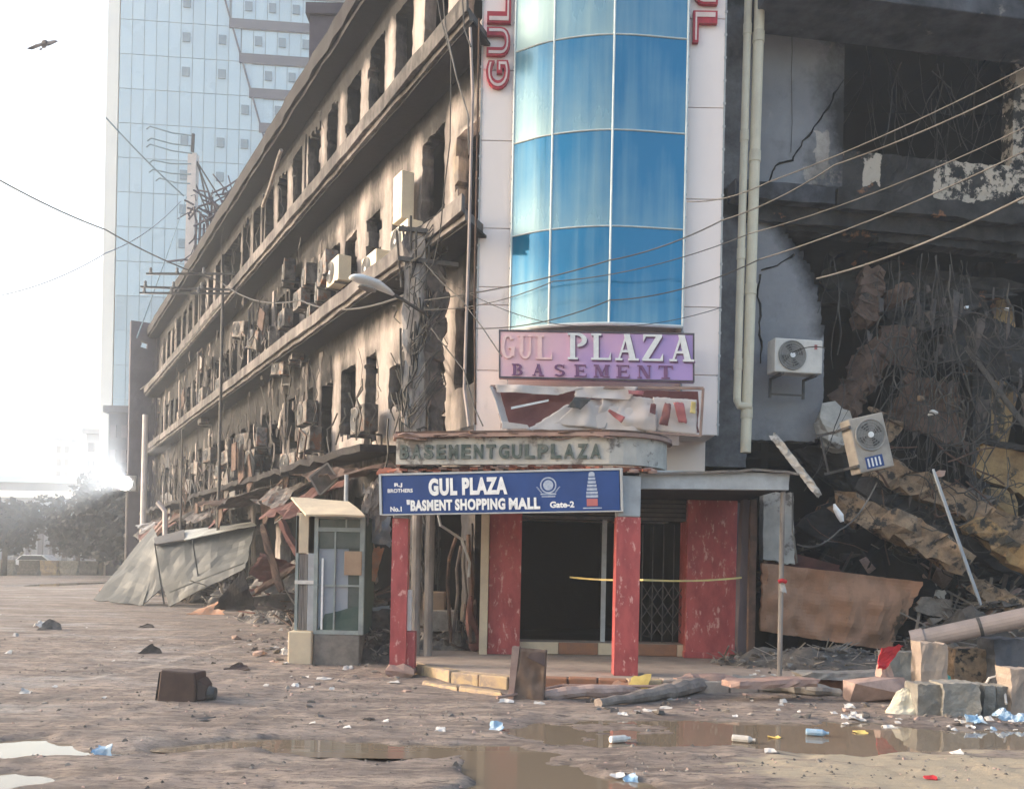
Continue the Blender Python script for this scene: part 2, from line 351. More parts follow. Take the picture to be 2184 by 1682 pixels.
WM = {}
def wmat(o):
    m = Matrix.LocRotScale(o.location, o.rotation_euler, o.scale)
    if o.parent: m = wmat(o.parent) @ o.matrix_parent_inverse @ m
    return m
def adopt(o, parent):
    o.parent = parent; o.matrix_parent_inverse = wmat(parent).inverted()
def tag(o, label=None, category=None, group=None, kind=None):
    if label: o['label'] = label
    if category: o['category'] = category
    if group: o['group'] = group
    if kind: o['kind'] = kind
    return o
def empty(name, loc, label=None, category=None, group=None, rz=0.0, kind=None):
    o = bpy.data.objects.new(name, None); COL.objects.link(o); o.location = loc; o.rotation_euler = (0, 0, rz)
    o.empty_display_size = 0.2
    return tag(o, label, category, group, kind)
def dup(o, loc, rot=None, scale=None, label=None, group=None):
    def cp(a, par):
        c = a.copy(); COL.objects.link(c)
        if par is not None: c.parent = par
        for ch in KIDS.get(a.name, []): cp(ch, c)
        return c
    c = cp(o, None); c.location = loc
    if rot is not None: c.rotation_euler = rot
    if scale is not None: c.scale = scale
    if label: c['label'] = label
    if group: c['group'] = group
    return c
KIDS = {}
def note_kids(o):
    ch = [x for x in bpy.data.objects if x.parent == o]
    if ch:
        KIDS[o.name] = ch
        for x in ch: note_kids(x)
def inst(me, name, loc, rot=(0, 0, 0), scale=(1, 1, 1), parent=None, **tags):
    o = bpy.data.objects.new(name, me); COL.objects.link(o); o.location = loc; o.rotation_euler = rot; o.scale = scale
    if parent is not None: adopt(o, parent)
    return tag(o, **tags)

def catenary(a, b, sag, n=14, wob=0.0, seed=0):
    a, b = Vector(a), Vector(b); rnd = random.Random(seed); out = []
    for i in range(n + 1):
        t = i / n; p = a.lerp(b, t); p.z -= sag * 4 * t * (1 - t)
        if wob and 0 < i < n: p += Vector((rnd.uniform(-wob, wob), rnd.uniform(-wob, wob), rnd.uniform(-wob, wob)))
        out.append(p)
    return out

def inpoly(x, y, poly):
    c = False; j = len(poly) - 1
    for i in range(len(poly)):
        xi, yi = poly[i]; xj, yj = poly[j]
        if (yi > y) != (yj > y) and x < (xj - xi) * (y - yi) / (yj - yi) + xi: c = not c
        j = i
    return c

def grid_wall(name, pl, u0, u1, z0, z1, cell, hole, mat, parent, thick=0.22, soot=None, peel=None, jit=0.22, seed=1, disp=0.01, n0=0.0, **tags):
    nu = max(1, round((u1 - u0) / cell)); nz = max(1, round((z1 - z0) / cell)); rnd = random.Random(seed)
    du = (u1 - u0) / nu; dz = (z1 - z0) / nz
    keep = {}
    for j in range(nz):
        for i in range(nu):
            if not hole(u0 + (i + .5) * du, z0 + (j + .5) * dz): keep[(i, j)] = 1
    idx = {}; mb = MB(); S_ = []; P_ = []
    def vid(i, j, layer):
        k = (i, j, layer)
        if k in idx: return idx[k]
        rr = random.Random((i * 7919 + j * 104729 + seed) & 0xffffffff)
        ju, jz = rr.uniform(-jit, jit) * du, rr.uniform(-jit, jit) * dz
        if i in (0, nu): ju = 0
        if j in (0, nz): jz = 0
        u, z = u0 + i * du + ju, z0 + j * dz + jz
        q = pl.p(u, z, n0)
        dn = noise.noise(Vector((u * .9, z * .9, seed))) * disp * 2 + rr.uniform(-disp, disp) * .5
        v = pl.p(u, z, n0 + dn - (thick if layer else 0))
        mb.v.append(tuple(v)); S_.append(min(1.0, max(0.0, (soot(u, z) if soot else 0) + (0.25 if layer else 0)))); P_.append(peel(u, z) if peel else 0.0)
        idx[k] = len(mb.v) - 1; return idx[k]
    for (i, j) in keep:
        mb.f.append((vid(i, j, 0), vid(i + 1, j, 0), vid(i + 1, j + 1, 0), vid(i, j + 1, 0))); mb.mi.append(0)
        for (di, dj, a, b) in ((-1, 0, (0, 1), (0, 0)), (1, 0, (1, 0), (1, 1)), (0, -1, (0, 0), (1, 0)), (0, 1, (1, 1), (0, 1))):
            if (i + di, j + dj) not in keep:
                A = (i + a[0], j + a[1]); B = (i + b[0], j + b[1])
                mb.f.append((vid(*A, 0), vid(*A, 1), vid(*B, 1), vid(*B, 0))); mb.mi.append(0)
    mb.attr['soot'] = S_
    if peel: mb.attr['peel'] = P_
    return mb.build(name, mat, parent, **tags)

# text as flat or raised lettering, fitted into a box (w x h)
def glyph_verts(txt, bold=0.0, spacing=1.0):
    cu = bpy.data.curves.new('t', 'FONT'); cu.body = txt; cu.size = 1.0; cu.offset = bold; cu.space_character = spacing
    cu.resolution_u = 4; cu.fill_mode = 'BOTH'
    o = bpy.data.objects.new('t', cu); COL.objects.link(o)
    dg = bpy.context.evaluated_depsgraph_get(); me = bpy.data.meshes.new_from_object(o.evaluated_get(dg))
    vs = [v.co.copy() for v in me.vertices]; fs = [tuple(p.vertices) for p in me.polygons]
    bpy.data.objects.remove(o); bpy.data.curves.remove(cu); bpy.data.meshes.remove(me)
    return vs, fs
GC = {}
def add_text(mb, txt, o, right, up, w, h, depth=0.0, bold=0.0, spacing=1.0, mi=0, nrm=None):
    """o: lower-left corner; right, up: unit vectors; depth > 0 extrudes towards nrm"""
    key = (txt, bold, spacing)
    if key not in GC: GC[key] = glyph_verts(txt, bold, spacing)
    vs, fs = GC[key]
    x0 = min(v.x for v in vs); x1 = max(v.x for v in vs); y0 = min(v.y for v in vs); y1 = max(v.y for v in vs)
    o, right, up = Vector(o), Vector(right), Vector(up)
    nrm = nrm or right.cross(up).normalized()
    P = [o + right * ((v.x - x0) / (x1 - x0) * w) + up * ((v.y - y0) / (y1 - y0) * h) for v in vs]
    add_flat(mb, P, fs, nrm, depth, mi)
def add_flat(mb, P, fs, nrm, depth, mi=0):
    if depth <= 0: mb.add(P, fs, mi); return
    n = len(P); from collections import Counter
    ec = Counter(); ed = {}
    for f in fs:
        for k in range(len(f)):
            a, b = f[k], f[(k + 1) % len(f)]; e = (min(a, b), max(a, b)); ec[e] += 1; ed[e] = (a, b)
    F2 = [tuple(n + i for i in f) for f in fs] + [tuple(reversed(f)) for f in fs]
    F2 += [(ed[e][0], ed[e][1], n + ed[e][1], n + ed[e][0]) for e in ec if ec[e] == 1]
    mb.add(list(P) + [p + nrm * depth for p in P], F2, mi)

# serifed capitals made of strokes, for the pink sign: polygons in a unit box
def serif(ch):
    T, t, s = 0.26, 0.10, 0.08; polys = []
    def q(*p): polys.append([Vector((a, b, 0)) for a, b in p])
    def stem(x, w=T, y0=0, y1=1): q((x, y0), (x + w, y0), (x + w, y1), (x, y1))
    def ser(x0, x1, y): q((x0, y), (x1, y), (x1, y + s), (x0, y + s))
    def diag(x0, y0, x1, y1, w): q((x0, y0), (x0 + w, y0), (x1 + w, y1), (x1, y1))
    def ring(cx, cy, rx, ry, a0, a1, tx=T, ty=t, n=14):
        for k in range(n):
            A = a0 + (a1 - a0) * k / n; B = a0 + (a1 - a0) * (k + 1) / n
            f = lambda g, o: (cx + (rx - (tx if o else 0)) * math.cos(R(g)), cy + (ry - (ty if o else 0)) * math.sin(R(g)))
            q(f(A, 0), f(B, 0), f(B, 1), f(A, 1))
    if ch == 'G': ring(.5, .5, .5, .5, 40, 350); stem(.72, .22, .1, .45); ser(.55, 1, .42)
    elif ch == 'U': stem(.1, T, .3); ser(0, .48, 1 - s); stem(.78, .1, .3); ser(.66, 1, 1 - s); ring(.49, .32, .39, .32, 180, 360, .2, t)
    elif ch == 'L': stem(.12); ser(0, .52, 1 - s); ser(0, 1, 0); q((.85, 0), (1, 0), (1, .32))
    elif ch == 'P': stem(.12); ser(0, .52, 0); ser(0, .5, 1 - s); ring(.5, .74, .48, .26, -90, 90, T, t)
    elif ch == 'B': stem(.12); ser(0, .5, 0); ser(0, .5, 1 - s); ring(.5, .76, .42, .24, -90, 90, T * .9, t); ring(.5, .27, .5, .27, -90, 90, T, t)
    elif ch == 'A': diag(.08, 0, .44, 1, .09); diag(.64, 0, .36, 1, .26); ser(-.02, .3, 0); ser(.55, 1.02, 0); q((.25, .3), (.7, .3), (.7, .39), (.28, .39))
    elif ch == 'Z': ser(.05, .95, 1 - s); ser(0, 1, 0); diag(.0, s, .66, 1 - s, .3); q((.05, 1), (.05, .72), (.18, 1 - s)); q((1, 0), (1, .3), (.85, s))
    elif ch == 'S': ring(.5, .745, .42, .255, 30, 270, .22, t); ring(.5, .265, .48, .265, -150, 90, .24, t); q((.8, .7), (.92, .7), (.92, 1), (.85, .95))
    elif ch == 'E': stem(.12); ser(0, 1, 0); ser(0, .95, 1 - s); q((.3, .46), (.75, .46), (.75, .54), (.3, .54)); q((.85, 0), (1, 0), (1, .3)); q((.82, 1), (.95, .7), (.95, 1)); q((.7, .38), (.78, .38), (.78, .62), (.7, .62))
    elif ch == 'M': stem(.1, .09); stem(.7, .22); diag(.42, .08, .12, 1, .2); diag(.42, .08, .74, 1, .08); ser(0, .3, 0); ser(.6, 1, 0); ser(0, .3, 1 - s); ser(.7, 1, 1 - s)
    elif ch == 'N': stem(.1, .09); stem(.82, .09); diag(.66, 0, .1, 1, .25); ser(0, .32, 0); ser(0, .3, 1 - s); ser(.7, 1, 1 - s)
    elif ch == 'T': stem(.37); ser(.2, .8, 0); ser(0, 1, 1 - s); q((0, .68), (.12, 1 - s), (0, 1 - s)); q((1, .68), (.88, 1 - s), (1, 1 - s))
    return polys
# ================================================================== SETTING
# ---- puddle dips given by where they lie on the ground
def gp(px, py): return gnd(px, py)
DIPS = []   # centre x, y, half sizes, depth, angle
def dip(pxa, pya, pxb, pyb, d=0.055):
    a = gp(pxa, (pya + pyb) / 2); b = gp(pxb, (pya + pyb) / 2); n = gp((pxa + pxb) / 2, pyb); f = gp((pxa + pxb) / 2, pya)
    DIPS.append(((a.x + b.x) / 2, (n.y + f.y) / 2, abs(b.x - a.x) / 2, abs(f.y - n.y) / 2, d))
dip(1080, 1530, 1990, 1600, .045)
dip(1390, 1540, 2330, 1590, 0.05)
dip(860, 1592, 1400, 1900, 0.06)
dip(-260, 1572, 250, 1614, 0.06)
dip(240, 1576, 1120, 1606, 0.045)
dip(-300, 1640, 70, 1720, 0.05)
dip(80, 1240, 300, 1252, 0.05)
def gh(x, y):
    w = Vector((x + 0.9 * noise.noise(Vector((x * .8, y * .9, 3))) + .3 * noise.noise(Vector((x * 3, y * 3, 5))), y + 0.40 * noise.noise(Vector((x * .8, y * .9, 9))) + .12 * noise.noise(Vector((x * 3.5, y * 3.5, 6))), 0))
    h = 0.030 * noise.noise(Vector((x * .45, y * .6, 0))) + 0.016 * noise.noise(Vector((x * 1.7, y * 2.2, 4)))
    near = max(0.0, 1 - max(0, y - 18) / 12)
    ru = x + .55 * math.sin(y * .22) + .12 * math.sin(y * .9)
    for rc in (-5.2, -3.5, -2.2):
        h -= near * .014 * math.exp(-((ru - rc) / .14) ** 2) * (.6 + .4 * noise.noise(Vector((x * 2, y * 2, 7))))
        h += near * .008 * math.exp(-((ru - rc - .24) / .08) ** 2)
    h += near * .018 * abs(noise.noise(Vector((x * 2.4, y * 3.6, 12)))) + near * (0.012 * noise.noise(Vector((x * 5, y * 6, 1))) + 0.007 * noise.noise(Vector((x * 15, y * 17, 2))))
    dmp = 0.0
    for (cx, cy, sx, sy, d) in DIPS:
        q = ((w.x - cx) / sx) ** 2 + ((w.y - cy) / sy) ** 2
        if q < 2.2:
            k = max(0.0, min(1.0, (1.45 - q) / 0.9)); k = k * k * (3 - 2 * k); dmp = max(dmp, k * d)
    return h - dmp + 0.012
def axis(a, b, st, far, g=1.22):
    fine = list(np.arange(a, b, st)); lo = []; s = st; x = a
    while x > far[0]: s *= g; x -= s; lo.append(x)
    hi = []; s = st; x = fine[-1]
    while x < far[1]: s *= g; x += s; hi.append(x)
    return lo[::-1] + fine + hi
xs = axis(-8.5, 8.5, 0.05, (-240, 240)); ys = axis(3.2, 17.0, 0.05, (-14, 262))
mb = MB(); nx = len(xs); wet = []
for y in ys:
    for x in xs:
        z = gh(x, y) if (-30 < x < 30 and -5 < y < 60) else 0.0
        mb.v.append((x, y, z)); wet.append(max(0.0, min(1.0, (0.022 - z) / 0.055)))
for j in range(len(ys) - 1):
    for i in range(nx - 1):
        a = j * nx + i; mb.f.append((a, a + 1, a + nx + 1, a + nx)); mb.mi.append(0)
mb.attr['wet'] = wet
# ground material
m = bpy.data.materials.new('muddy_ground'); m.use_nodes = True; nt = m.node_tree; L = nt.links; b = nt.nodes['Principled BSDF']
geo = _n(nt, 'ShaderNodeNewGeometry')
def N(sc, st=(1, 1, 1), det=8, rg=.65):
    mp = _n(nt, 'ShaderNodeMapping'); mp.inputs['Scale'].default_value = st; L.new(geo.outputs['Position'], mp.inputs[0])
    t = _n(nt, 'ShaderNodeTexNoise'); t.inputs['Scale'].default_value = sc; t.inputs['Detail'].default_value = det; t.inputs['Roughness'].default_value = rg
    L.new(mp.outputs[0], t.inputs[0]); return t.outputs[0]
def RM(src, a, bb, c=0, d=1):
    r = _n(nt, 'ShaderNodeMapRange'); r.inputs[1].default_value = a; r.inputs[2].default_value = bb; r.inputs[3].default_value = c; r.inputs[4].default_value = d
    L.new(src, r.inputs[0]); return r.outputs[0]
def MX(f, a, bb):
    x = _n(nt, 'ShaderNodeMix', data_type='RGBA'); L.new(f, x.inputs[0])
    for v, i in ((a, 6), (bb, 7)):
        if isinstance(v, tuple): x.inputs[i].default_value = (*v, 1)
        else: L.new(v, x.inputs[i])
    return x.outputs[2]
c = MX(RM(N(.7, (1, 1.6, 1)), .36, .62), (0.275, 0.222, 0.195), (0.185, 0.15, 0.134))
c = MX(RM(N(2.2, (.6, 1.6, 1)), .48, .60), c, (0.32, 0.26, 0.22))
c = MX(RM(N(5.5, (.5, 1.8, 1)), .56, .66), c, (0.11, 0.085, 0.08))
c = MX(RM(N(13, (.6, 1.5, 1)), .52, .66), c, (0.075, 0.062, 0.056))
c = MX(RM(N(1.3, (.35, 2.4, 1), 9, .75), .50, .60), c, (0.135, 0.108, 0.096))
c = MX(RM(N(1.9, (.3, 2.6, 1), 9, .75), .57, .66), c, (0.36, 0.295, 0.245))
c = MX(RM(N(24), .60, .70), c, (0.08, 0.065, 0.06))
c = MX(RM(N(34), .69, .72), c, (0.5, 0.45, 0.4))
# pale sandy patch on the near right
sx = _n(nt, 'ShaderNodeSeparateXYZ'); L.new(geo.outputs['Position'], sx.inputs[0])
pc = gp(2050, 1650)
def sub(o, v, k):
    a = _n(nt, 'ShaderNodeMath', operation='SUBTRACT'); L.new(o, a.inputs[0]); a.inputs[1].default_value = v
    d = _n(nt, 'ShaderNodeMath', operation='DIVIDE'); L.new(a.outputs[0], d.inputs[0]); d.inputs[1].default_value = k
    e = _n(nt, 'ShaderNodeMath', operation='MULTIPLY'); L.new(d.outputs[0], e.inputs[0]); L.new(d.outputs[0], e.inputs[1]); return e.outputs[0]
e = _n(nt, 'ShaderNodeMath', operation='ADD'); L.new(sub(sx.outputs[0], pc.x, 2.0), e.inputs[0]); L.new(sub(sx.outputs[1], pc.y, .95), e.inputs[1])
e2 = _n(nt, 'ShaderNodeMath', operation='ADD'); L.new(e.outputs[0], e2.inputs[0]); L.new(RM(N(2.6, (.5, 2.2, 1)), .2, .8, -1.2, 1.2), e2.inputs[1])
c = MX(RM(e2.outputs[0], .45, .95, 1, 0), c, (0.38, 0.32, 0.24))
at_ = _n(nt, 'ShaderNodeAttribute', attribute_name='wet')
wa = _n(nt, 'ShaderNodeMath', operation='ADD'); L.new(at_.outputs['Fac'], wa.inputs[0]); L.new(RM(N(3.5), .2, .8, -.45, .3), wa.inputs[1])
wf = RM(wa.outputs[0], .35, .8)
hs = _n(nt, 'ShaderNodeHueSaturation'); hs.inputs['Value'].default_value = 0.55; L.new(c, hs.inputs['Color'])
c = MX(wf, c, hs.outputs[0]); L.new(c, b.inputs['Base Color'])
dampn = RM(N(.45, (.6, 2.0, 1), 8, .7), .46, .60)
mm_ = _n(nt, 'ShaderNodeMath', operation='MAXIMUM'); L.new(wf, mm_.inputs[0]); L.new(dampn, mm_.inputs[1])
L.new(RM(mm_.outputs[0], 0, 1, .92, .42), b.inputs['Roughness']); b.inputs['Specular IOR Level'].default_value = 0.35
bp0 = _n(nt, 'ShaderNodeBump'); bp0.inputs['Strength'].default_value = .8; bp0.inputs['Distance'].default_value = .012; L.new(N(42, (1, 1, 1), 6, .8), bp0.inputs['Height'])
bp = _n(nt, 'ShaderNodeBump'); bp.inputs['Strength'].default_value = .7; bp.inputs['Distance'].default_value = .06; L.new(bp0.outputs[0], bp.inputs['Normal'])
L.new(N(7, (1, 1.3, 1), 10, .78), bp.inputs['Height']); L.new(bp.outputs[0], b.inputs['Normal'])
ground = mb.build('ground', m, kind='structure', smooth=True)
# muddy water that lies in the dips
m_water = bpy.data.materials.new('muddy_water'); m_water.use_nodes = True; b = m_water.node_tree.nodes['Principled BSDF']
b.inputs['Base Color'].default_value = (0.17, 0.135, 0.10, 1); b.inputs['Roughness'].default_value = 0.035; b.inputs['IOR'].default_value = 1.34; b.inputs['Specular IOR Level'].default_value = 0.5
t = m_water.node_tree.nodes.new('ShaderNodeTexNoise'); t.inputs['Scale'].default_value = 3; bp = m_water.node_tree.nodes.new('ShaderNodeBump'); bp.inputs['Strength'].default_value = .05; bp.inputs['Distance'].default_value = .02
m_water.node_tree.links.new(t.outputs[0], bp.inputs['Height']); m_water.node_tree.links.new(bp.outputs[0], b.inputs['Normal'])
for iw, (cx, cy, sx_, sy_, d) in enumerate(DIPS):
    mb = MB(); n = 40
    mb.add([(cx + sx_ * 1.22 * math.cos(k * math.tau / n), cy + sy_ * 1.22 * math.sin(k * math.tau / n), -0.012 - .0016 * iw) for k in range(n)], [tuple(range(n))])
    mb.build('puddle_water', m_water, kind='structure')

# fine gravel and ash crumbs, far too many to count
rgv = random.Random(77); mb = MB()
for k in range(6500):
    y = 4.6 + 12 * rgv.random() ** 1.3; x = rgv.uniform(-.62, .62) * y
    if rgv.random() < .75:
        q_ = noise.noise(Vector((x * .8, y * 1.2, 40)))
        if q_ < .16: continue
    z = gh(x, y)
    if z < -.008 or (y > 11 and -1.4 < x < 5): continue
    s_ = rgv.uniform(.006, .022) * (1.6 if rgv.random() < .08 else 1); a_ = rgv.random() * 6.3; ca, sa = math.cos(a_) * s_, math.sin(a_) * s_; f1, f2, f3 = rgv.uniform(.6, 1.3), rgv.uniform(.6, 1.3), rgv.uniform(.4, 1.0)
    mb.add([(x + ca, y + sa, z), (x - sa * f1, y + ca * f1, z), (x - ca * f2, y - sa * f2, z), (x + sa, y - ca, z), (x + ca * .2, y, z + s_ * f3), (x - ca * .4, y + sa * .3, z + s_ * f3 * .8)], [(0, 1, 4), (1, 5, 4), (1, 2, 5), (2, 3, 5), (3, 4, 5), (3, 0, 4)], 0 if rgv.random() < .5 else (1 if rgv.random() < .7 else 2))
mb.build('gravel', [m_conc2, m_conc, m_pinkrock], kind='stuff', label='fine gravel and ash crumbs scattered over the mud', category='gravel')

# ---- raised entrance pavement with kerb stones
pv = []
front = [gnd(px, py) for px, py in ((875, 1437), (960, 1457), (1085, 1470), (1340, 1478), (1560, 1478), (1800, 1474))]
back = [Vector((-1.75, 14.2, 0)), Vector((6.2, 15.2, 0))]
ZP = 0.17
mb = MB(); poly = [Vector((p.x, p.y + .16, 0)) for p in front] + [Vector((front[-1].x + .6, 15.4, 0)), Vector((-1.7, 15.0, 0))]
n = len(poly); mb.add([(p.x, p.y, ZP - .004) for p in poly] + [(p.x, p.y, -.1) for p in poly], [tuple(range(n))] + [(i, n + i, n + (i + 1) % n, (i + 1) % n) for i in range(n)])
pave = mb.build('pavement', m_pave, kind='structure')
rnd = random.Random(3)
kk = 0
for i in range(len(front) - 1):
    a, bq = front[i], front[i + 1]; L_ = (bq - a).length; m_ = max(1, round(L_ / .42)); t = (bq - a).normalized(); nn = Vector((-t.y, t.x, 0))
    for k in range(m_):
        p = a.lerp(bq, k / m_); q = a.lerp(bq, (k + 1) / m_); q = p.lerp(q, .96)
        mb = MB(); h = ZP + rnd.uniform(-.02, .012); j = rnd.uniform(-.015, .015)
        mb.boxf(p + nn * j - Vector((0, 0, .08)), (q - p), nn * .17, Vector((0, 0, h + .08)))
        px = proj((p + q) / 2)[0]
        mt = m_curby if px < 1090 or 1360 < px < 1400 else (m_curbo if 1180 < px < 1330 or rnd.random() < .25 else m_curb)
        mb.build('kerb_stone', mt, pave, bevel=0.018)
# low painted step strip in front on the left
for (a_, b_, mt) in (((900, 1462), (975, 1474), m_curby), ((978, 1474), (1070, 1486), m_curby)):
    p, q = gnd(*a_), gnd(*b_); mb = MB(); mb.boxf(p - Vector((0, 0, .05)), q - p, Vector((0, .2, 0)), Vector((0, 0, .1))); mb.build('kerb_stone', mt, pave, bevel=0.02)

# ---- haze: one closed box of even air round the camera and the whole place
mb = MB(); mb.box(-232, 232, -13, 254, -1.0, 66)
m_haze = bpy.data.materials.new('haze_air'); m_haze.use_nodes = True; nt = m_haze.node_tree
nt.nodes.remove(nt.nodes['Principled BSDF']); pv_ = nt.nodes.new('ShaderNodeVolumePrincipled'); pv_.inputs['Color'].default_value = (0.82, 0.90, 1.0, 1)
pv_.inputs['Density'].default_value = 0.0021; pv_.inputs['Anisotropy'].default_value = 0.3
nt.links.new(pv_.outputs[0], nt.nodes['Material Output'].inputs['Volume'])
mb.build('haze', m_haze, kind='stuff')

# ================================================================== BURNT SHOPPING PLAZA
plaza = empty('shopping_plaza', (3.0, 14.6, 0), label='fire-gutted four-storey shopping plaza with sooty window holes and a blue glass corner bay', category='building')
UE = 37.6
FL = [0.0, 3.85, 7.0, 10.1, 13.2]
wc = [0.62 + 1.52 * k for k in range(24)]
rw = random.Random(11)
WIN = {}
for s_ in (1, 2, 3):
    for k, cu_ in enumerate(wc):
        w = .43 + rw.uniform(-.05, .05); lo = FL[s_] + (.70 if s_ < 3 else .55) + rw.uniform(-.08, .10); hi = FL[s_] + (2.0 if s_ < 3 else 2.5) + rw.uniform(-.08, .12)
        if s_ == 3: w += .04
        if (s_, k) == (2, 1): w += .16; hi += .35
        r_ = rw.random()
        if s_ < 3 and r_ < .22: lo -= rw.uniform(.2, .6)
        if s_ < 3 and .22 < r_ < .32: hi -= .3
        if k > 3 and rw.random() < .12: w += .3
        WIN[(s_, k)] = (cu_ - w, cu_ + w, lo, hi)
def lhole(s_):
    def f(u, z):
        k = int((u - .62) / 1.52 + .5)
        for kk in (k - 1, k, k + 1):
            if (s_, kk) in WIN:
                a, b_, lo, hi = WIN[(s_, kk)]
                j = .05 * noise.noise(Vector((u * 3, z * 3, s_ * 5)))
                if a + j < u < b_ + j and lo + j < z < hi + 1.2 * abs(j): return True
        return False
    return f
def lsoot(s_):
    def f(u, z):
        v = .02 + .24 * min(1, u / 14) + .42 * noise.noise(Vector((u * .16, z * .15, s_ * 2.7))) + .0045 * u
        k = int((u - .62) / 1.52 + .5)
        if (s_, k) in WIN:
            a, b_, lo, hi = WIN[(s_, k)]
            if z > hi: v += .55 * max(0, 1 - (z - hi) / .9) * max(0, 1 - max(0, abs(u - (a + b_) / 2) - .35) / .35)
            elif z > lo: v += .35 * max(0, 1 - (min(abs(u - a), abs(u - b_))) / .16)
        v += .8 * max(0, (z - FL[s_] - 2.35) / .5)
        if s_ < 3: v += .28 * min(1, max(0, (u - 5) / 7))
        if s_ == 3: v += .35 * max(0, (z - FL[3] - 2.0) / .8)
        return max(0, v)
    return f
for s_ in (1, 2, 3):
    grid_wall('front_wall', PL, 0, UE, FL[s_], FL[s_ + 1] if s_ < 3 else 13.25, .115, lhole(s_), m_plaster, plaza, thick=.24, soot=lsoot(s_), seed=s_, disp=.014)
# ground floor shopfronts
def ghole(u, z):
    k = (u - .35) % 3.04
    return .3 < k < 2.75 and .12 + .1 * noise.noise(Vector((u, 0, 1))) < z < 2.9 + .25 * noise.noise(Vector((u * 1.5, 2, 1)))
grid_wall('shopfront_wall', PL, 0, UE, 0, FL[1], .13, ghole, m_plaster, plaza, thick=.3, soot=lambda u, z: .35 + .5 * noise.noise(Vector((u * .5, z * .6, 8))) + .3 * (z > 2.5), seed=9, disp=.02)
# projecting floor slabs and parapet
def ledge(z0, z1, proj_, u0, u1, mat, name, n0=0.0, seed=0, st=.5, rag=.02):
    mb = MB(); nseg = max(2, int((u1 - u0) / st)); rr = random.Random(seed); vs = []
    for i in range(nseg + 1):
        u = u0 + (u1 - u0) * i / nseg; cut = -.8 if (i == 0 and u0 < 0) else 0; a = rr.uniform(-rag, rag); c_ = rr.uniform(-rag, rag)
        for (nn_, zz) in ((n0, z0), (proj_ + a, z0 + c_ * .6), (proj_ + a * .6, z1 + c_ * .5), (n0, z1)): vs.append(PL.p(u + cut * nn_, zz, nn_))
    fs = [(i * 4 + k, i * 4 + (k + 1) % 4, (i + 1) * 4 + (k + 1) % 4, (i + 1) * 4 + k) for i in range(nseg) for k in range(4)] + [(3, 2, 1, 0), tuple(nseg * 4 + k for k in range(4))]
    mb.add(vs, fs)
    mb.attr['soot'] = [max(0, .28 + .5 * noise.noise(Vector((v[0] * .4, v[1] * .4, v[2])))) for v in mb.v]
    return mb.build(name, mat, plaza)
ledge(6.86, 7.04, .62, -.02, UE, m_band, 'floor_ledge', .02, 1)
ledge(6.95, 7.22, .70, -.02, UE, m_band, 'ledge_kerb', .625, 2)
ledge(9.96, 10.14, .62, -.02, UE, m_band, 'floor_ledge', .02, 3)
ledge(10.05, 10.34, .70, -.02, UE, m_band, 'ledge_kerb', .625, 4)
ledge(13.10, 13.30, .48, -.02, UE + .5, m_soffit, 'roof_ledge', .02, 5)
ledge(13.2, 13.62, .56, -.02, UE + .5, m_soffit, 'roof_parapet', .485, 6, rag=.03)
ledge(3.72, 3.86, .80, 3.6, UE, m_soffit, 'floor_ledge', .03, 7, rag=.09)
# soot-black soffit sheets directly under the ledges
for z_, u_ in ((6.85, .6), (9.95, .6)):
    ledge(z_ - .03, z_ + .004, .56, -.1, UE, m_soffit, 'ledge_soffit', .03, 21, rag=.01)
# thin pilasters between the windows
mb = MB(); mb.box(-.13, .13, -.07, .02, 0, 1, 0)
mb.v = [(x + .02 * noise.noise(Vector((x * 9, z * 3, 1))), y, z) for x, y, z in mb.v]
pil_me = mb.mesh('pilaster', m_plaster)
pil_me.attributes.new('soot', 'FLOAT', 'POINT').data.foreach_set('value', [.1] * 8)
pil_me2 = pil_me.copy(); pil_me2.attributes['soot'].data.foreach_set('value', [.75 if i >= 4 else .25 for i in range(8)])
for s_ in (3,):
    for k in (6, 9, 13, 16, 20):
        u = .62 + 1.52 * (k + .5)
        inst(rw.choice((pil_me, pil_me2)), 'pilaster', PL.p(u, FL[s_] + .26, -.015), (0, 0, LANG + math.pi), (.8, 1, 2.45 - .1 * rw.random()), plaza)
for s_ in (1, 2):
    for k in range(23):
        if k > 3 and rw.random() < .55:
            inst(rw.choice((pil_me, pil_me2)), 'pilaster', PL.p(.62 + 1.52 * (k + .5) + rw.uniform(-.1, .1), FL[s_] + .25, -.015), (0, 0, LANG + math.pi), (rw.uniform(.5, .9), 1, rw.uniform(1.6, 2.5)), plaza)
# interior: floors, back wall, ends, roof
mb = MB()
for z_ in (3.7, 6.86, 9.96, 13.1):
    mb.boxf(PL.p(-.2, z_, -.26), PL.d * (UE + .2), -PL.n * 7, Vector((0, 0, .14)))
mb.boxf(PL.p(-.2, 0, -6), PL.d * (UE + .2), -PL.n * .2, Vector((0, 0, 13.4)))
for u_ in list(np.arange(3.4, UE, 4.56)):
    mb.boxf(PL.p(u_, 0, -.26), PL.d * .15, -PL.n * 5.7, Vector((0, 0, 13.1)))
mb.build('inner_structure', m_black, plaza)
mb = MB(); mb.boxf(PL.p(UE, 0, .1), PL.d * .25, -PL.n * 7, Vector((0, 0, 13.3))); mb.build('end_wall', m_fin, plaza)
# fin wall at the far end with one small bright hole
def fhole(u, z): return .52 < u < .86 and 12.55 < z < 12.95
PF = Plane(*(PL.p(UE + .3, 0, 1.35)[:2]), math.atan2(-PL.n.y, -PL.n.x)); PF.n = -PL.d
grid_wall('fin_wall', PF, 0, 1.35, 0, 13.9, .17, fhole, m_fin, plaza, thick=.5, soot=lambda u, z: .2, seed=4)
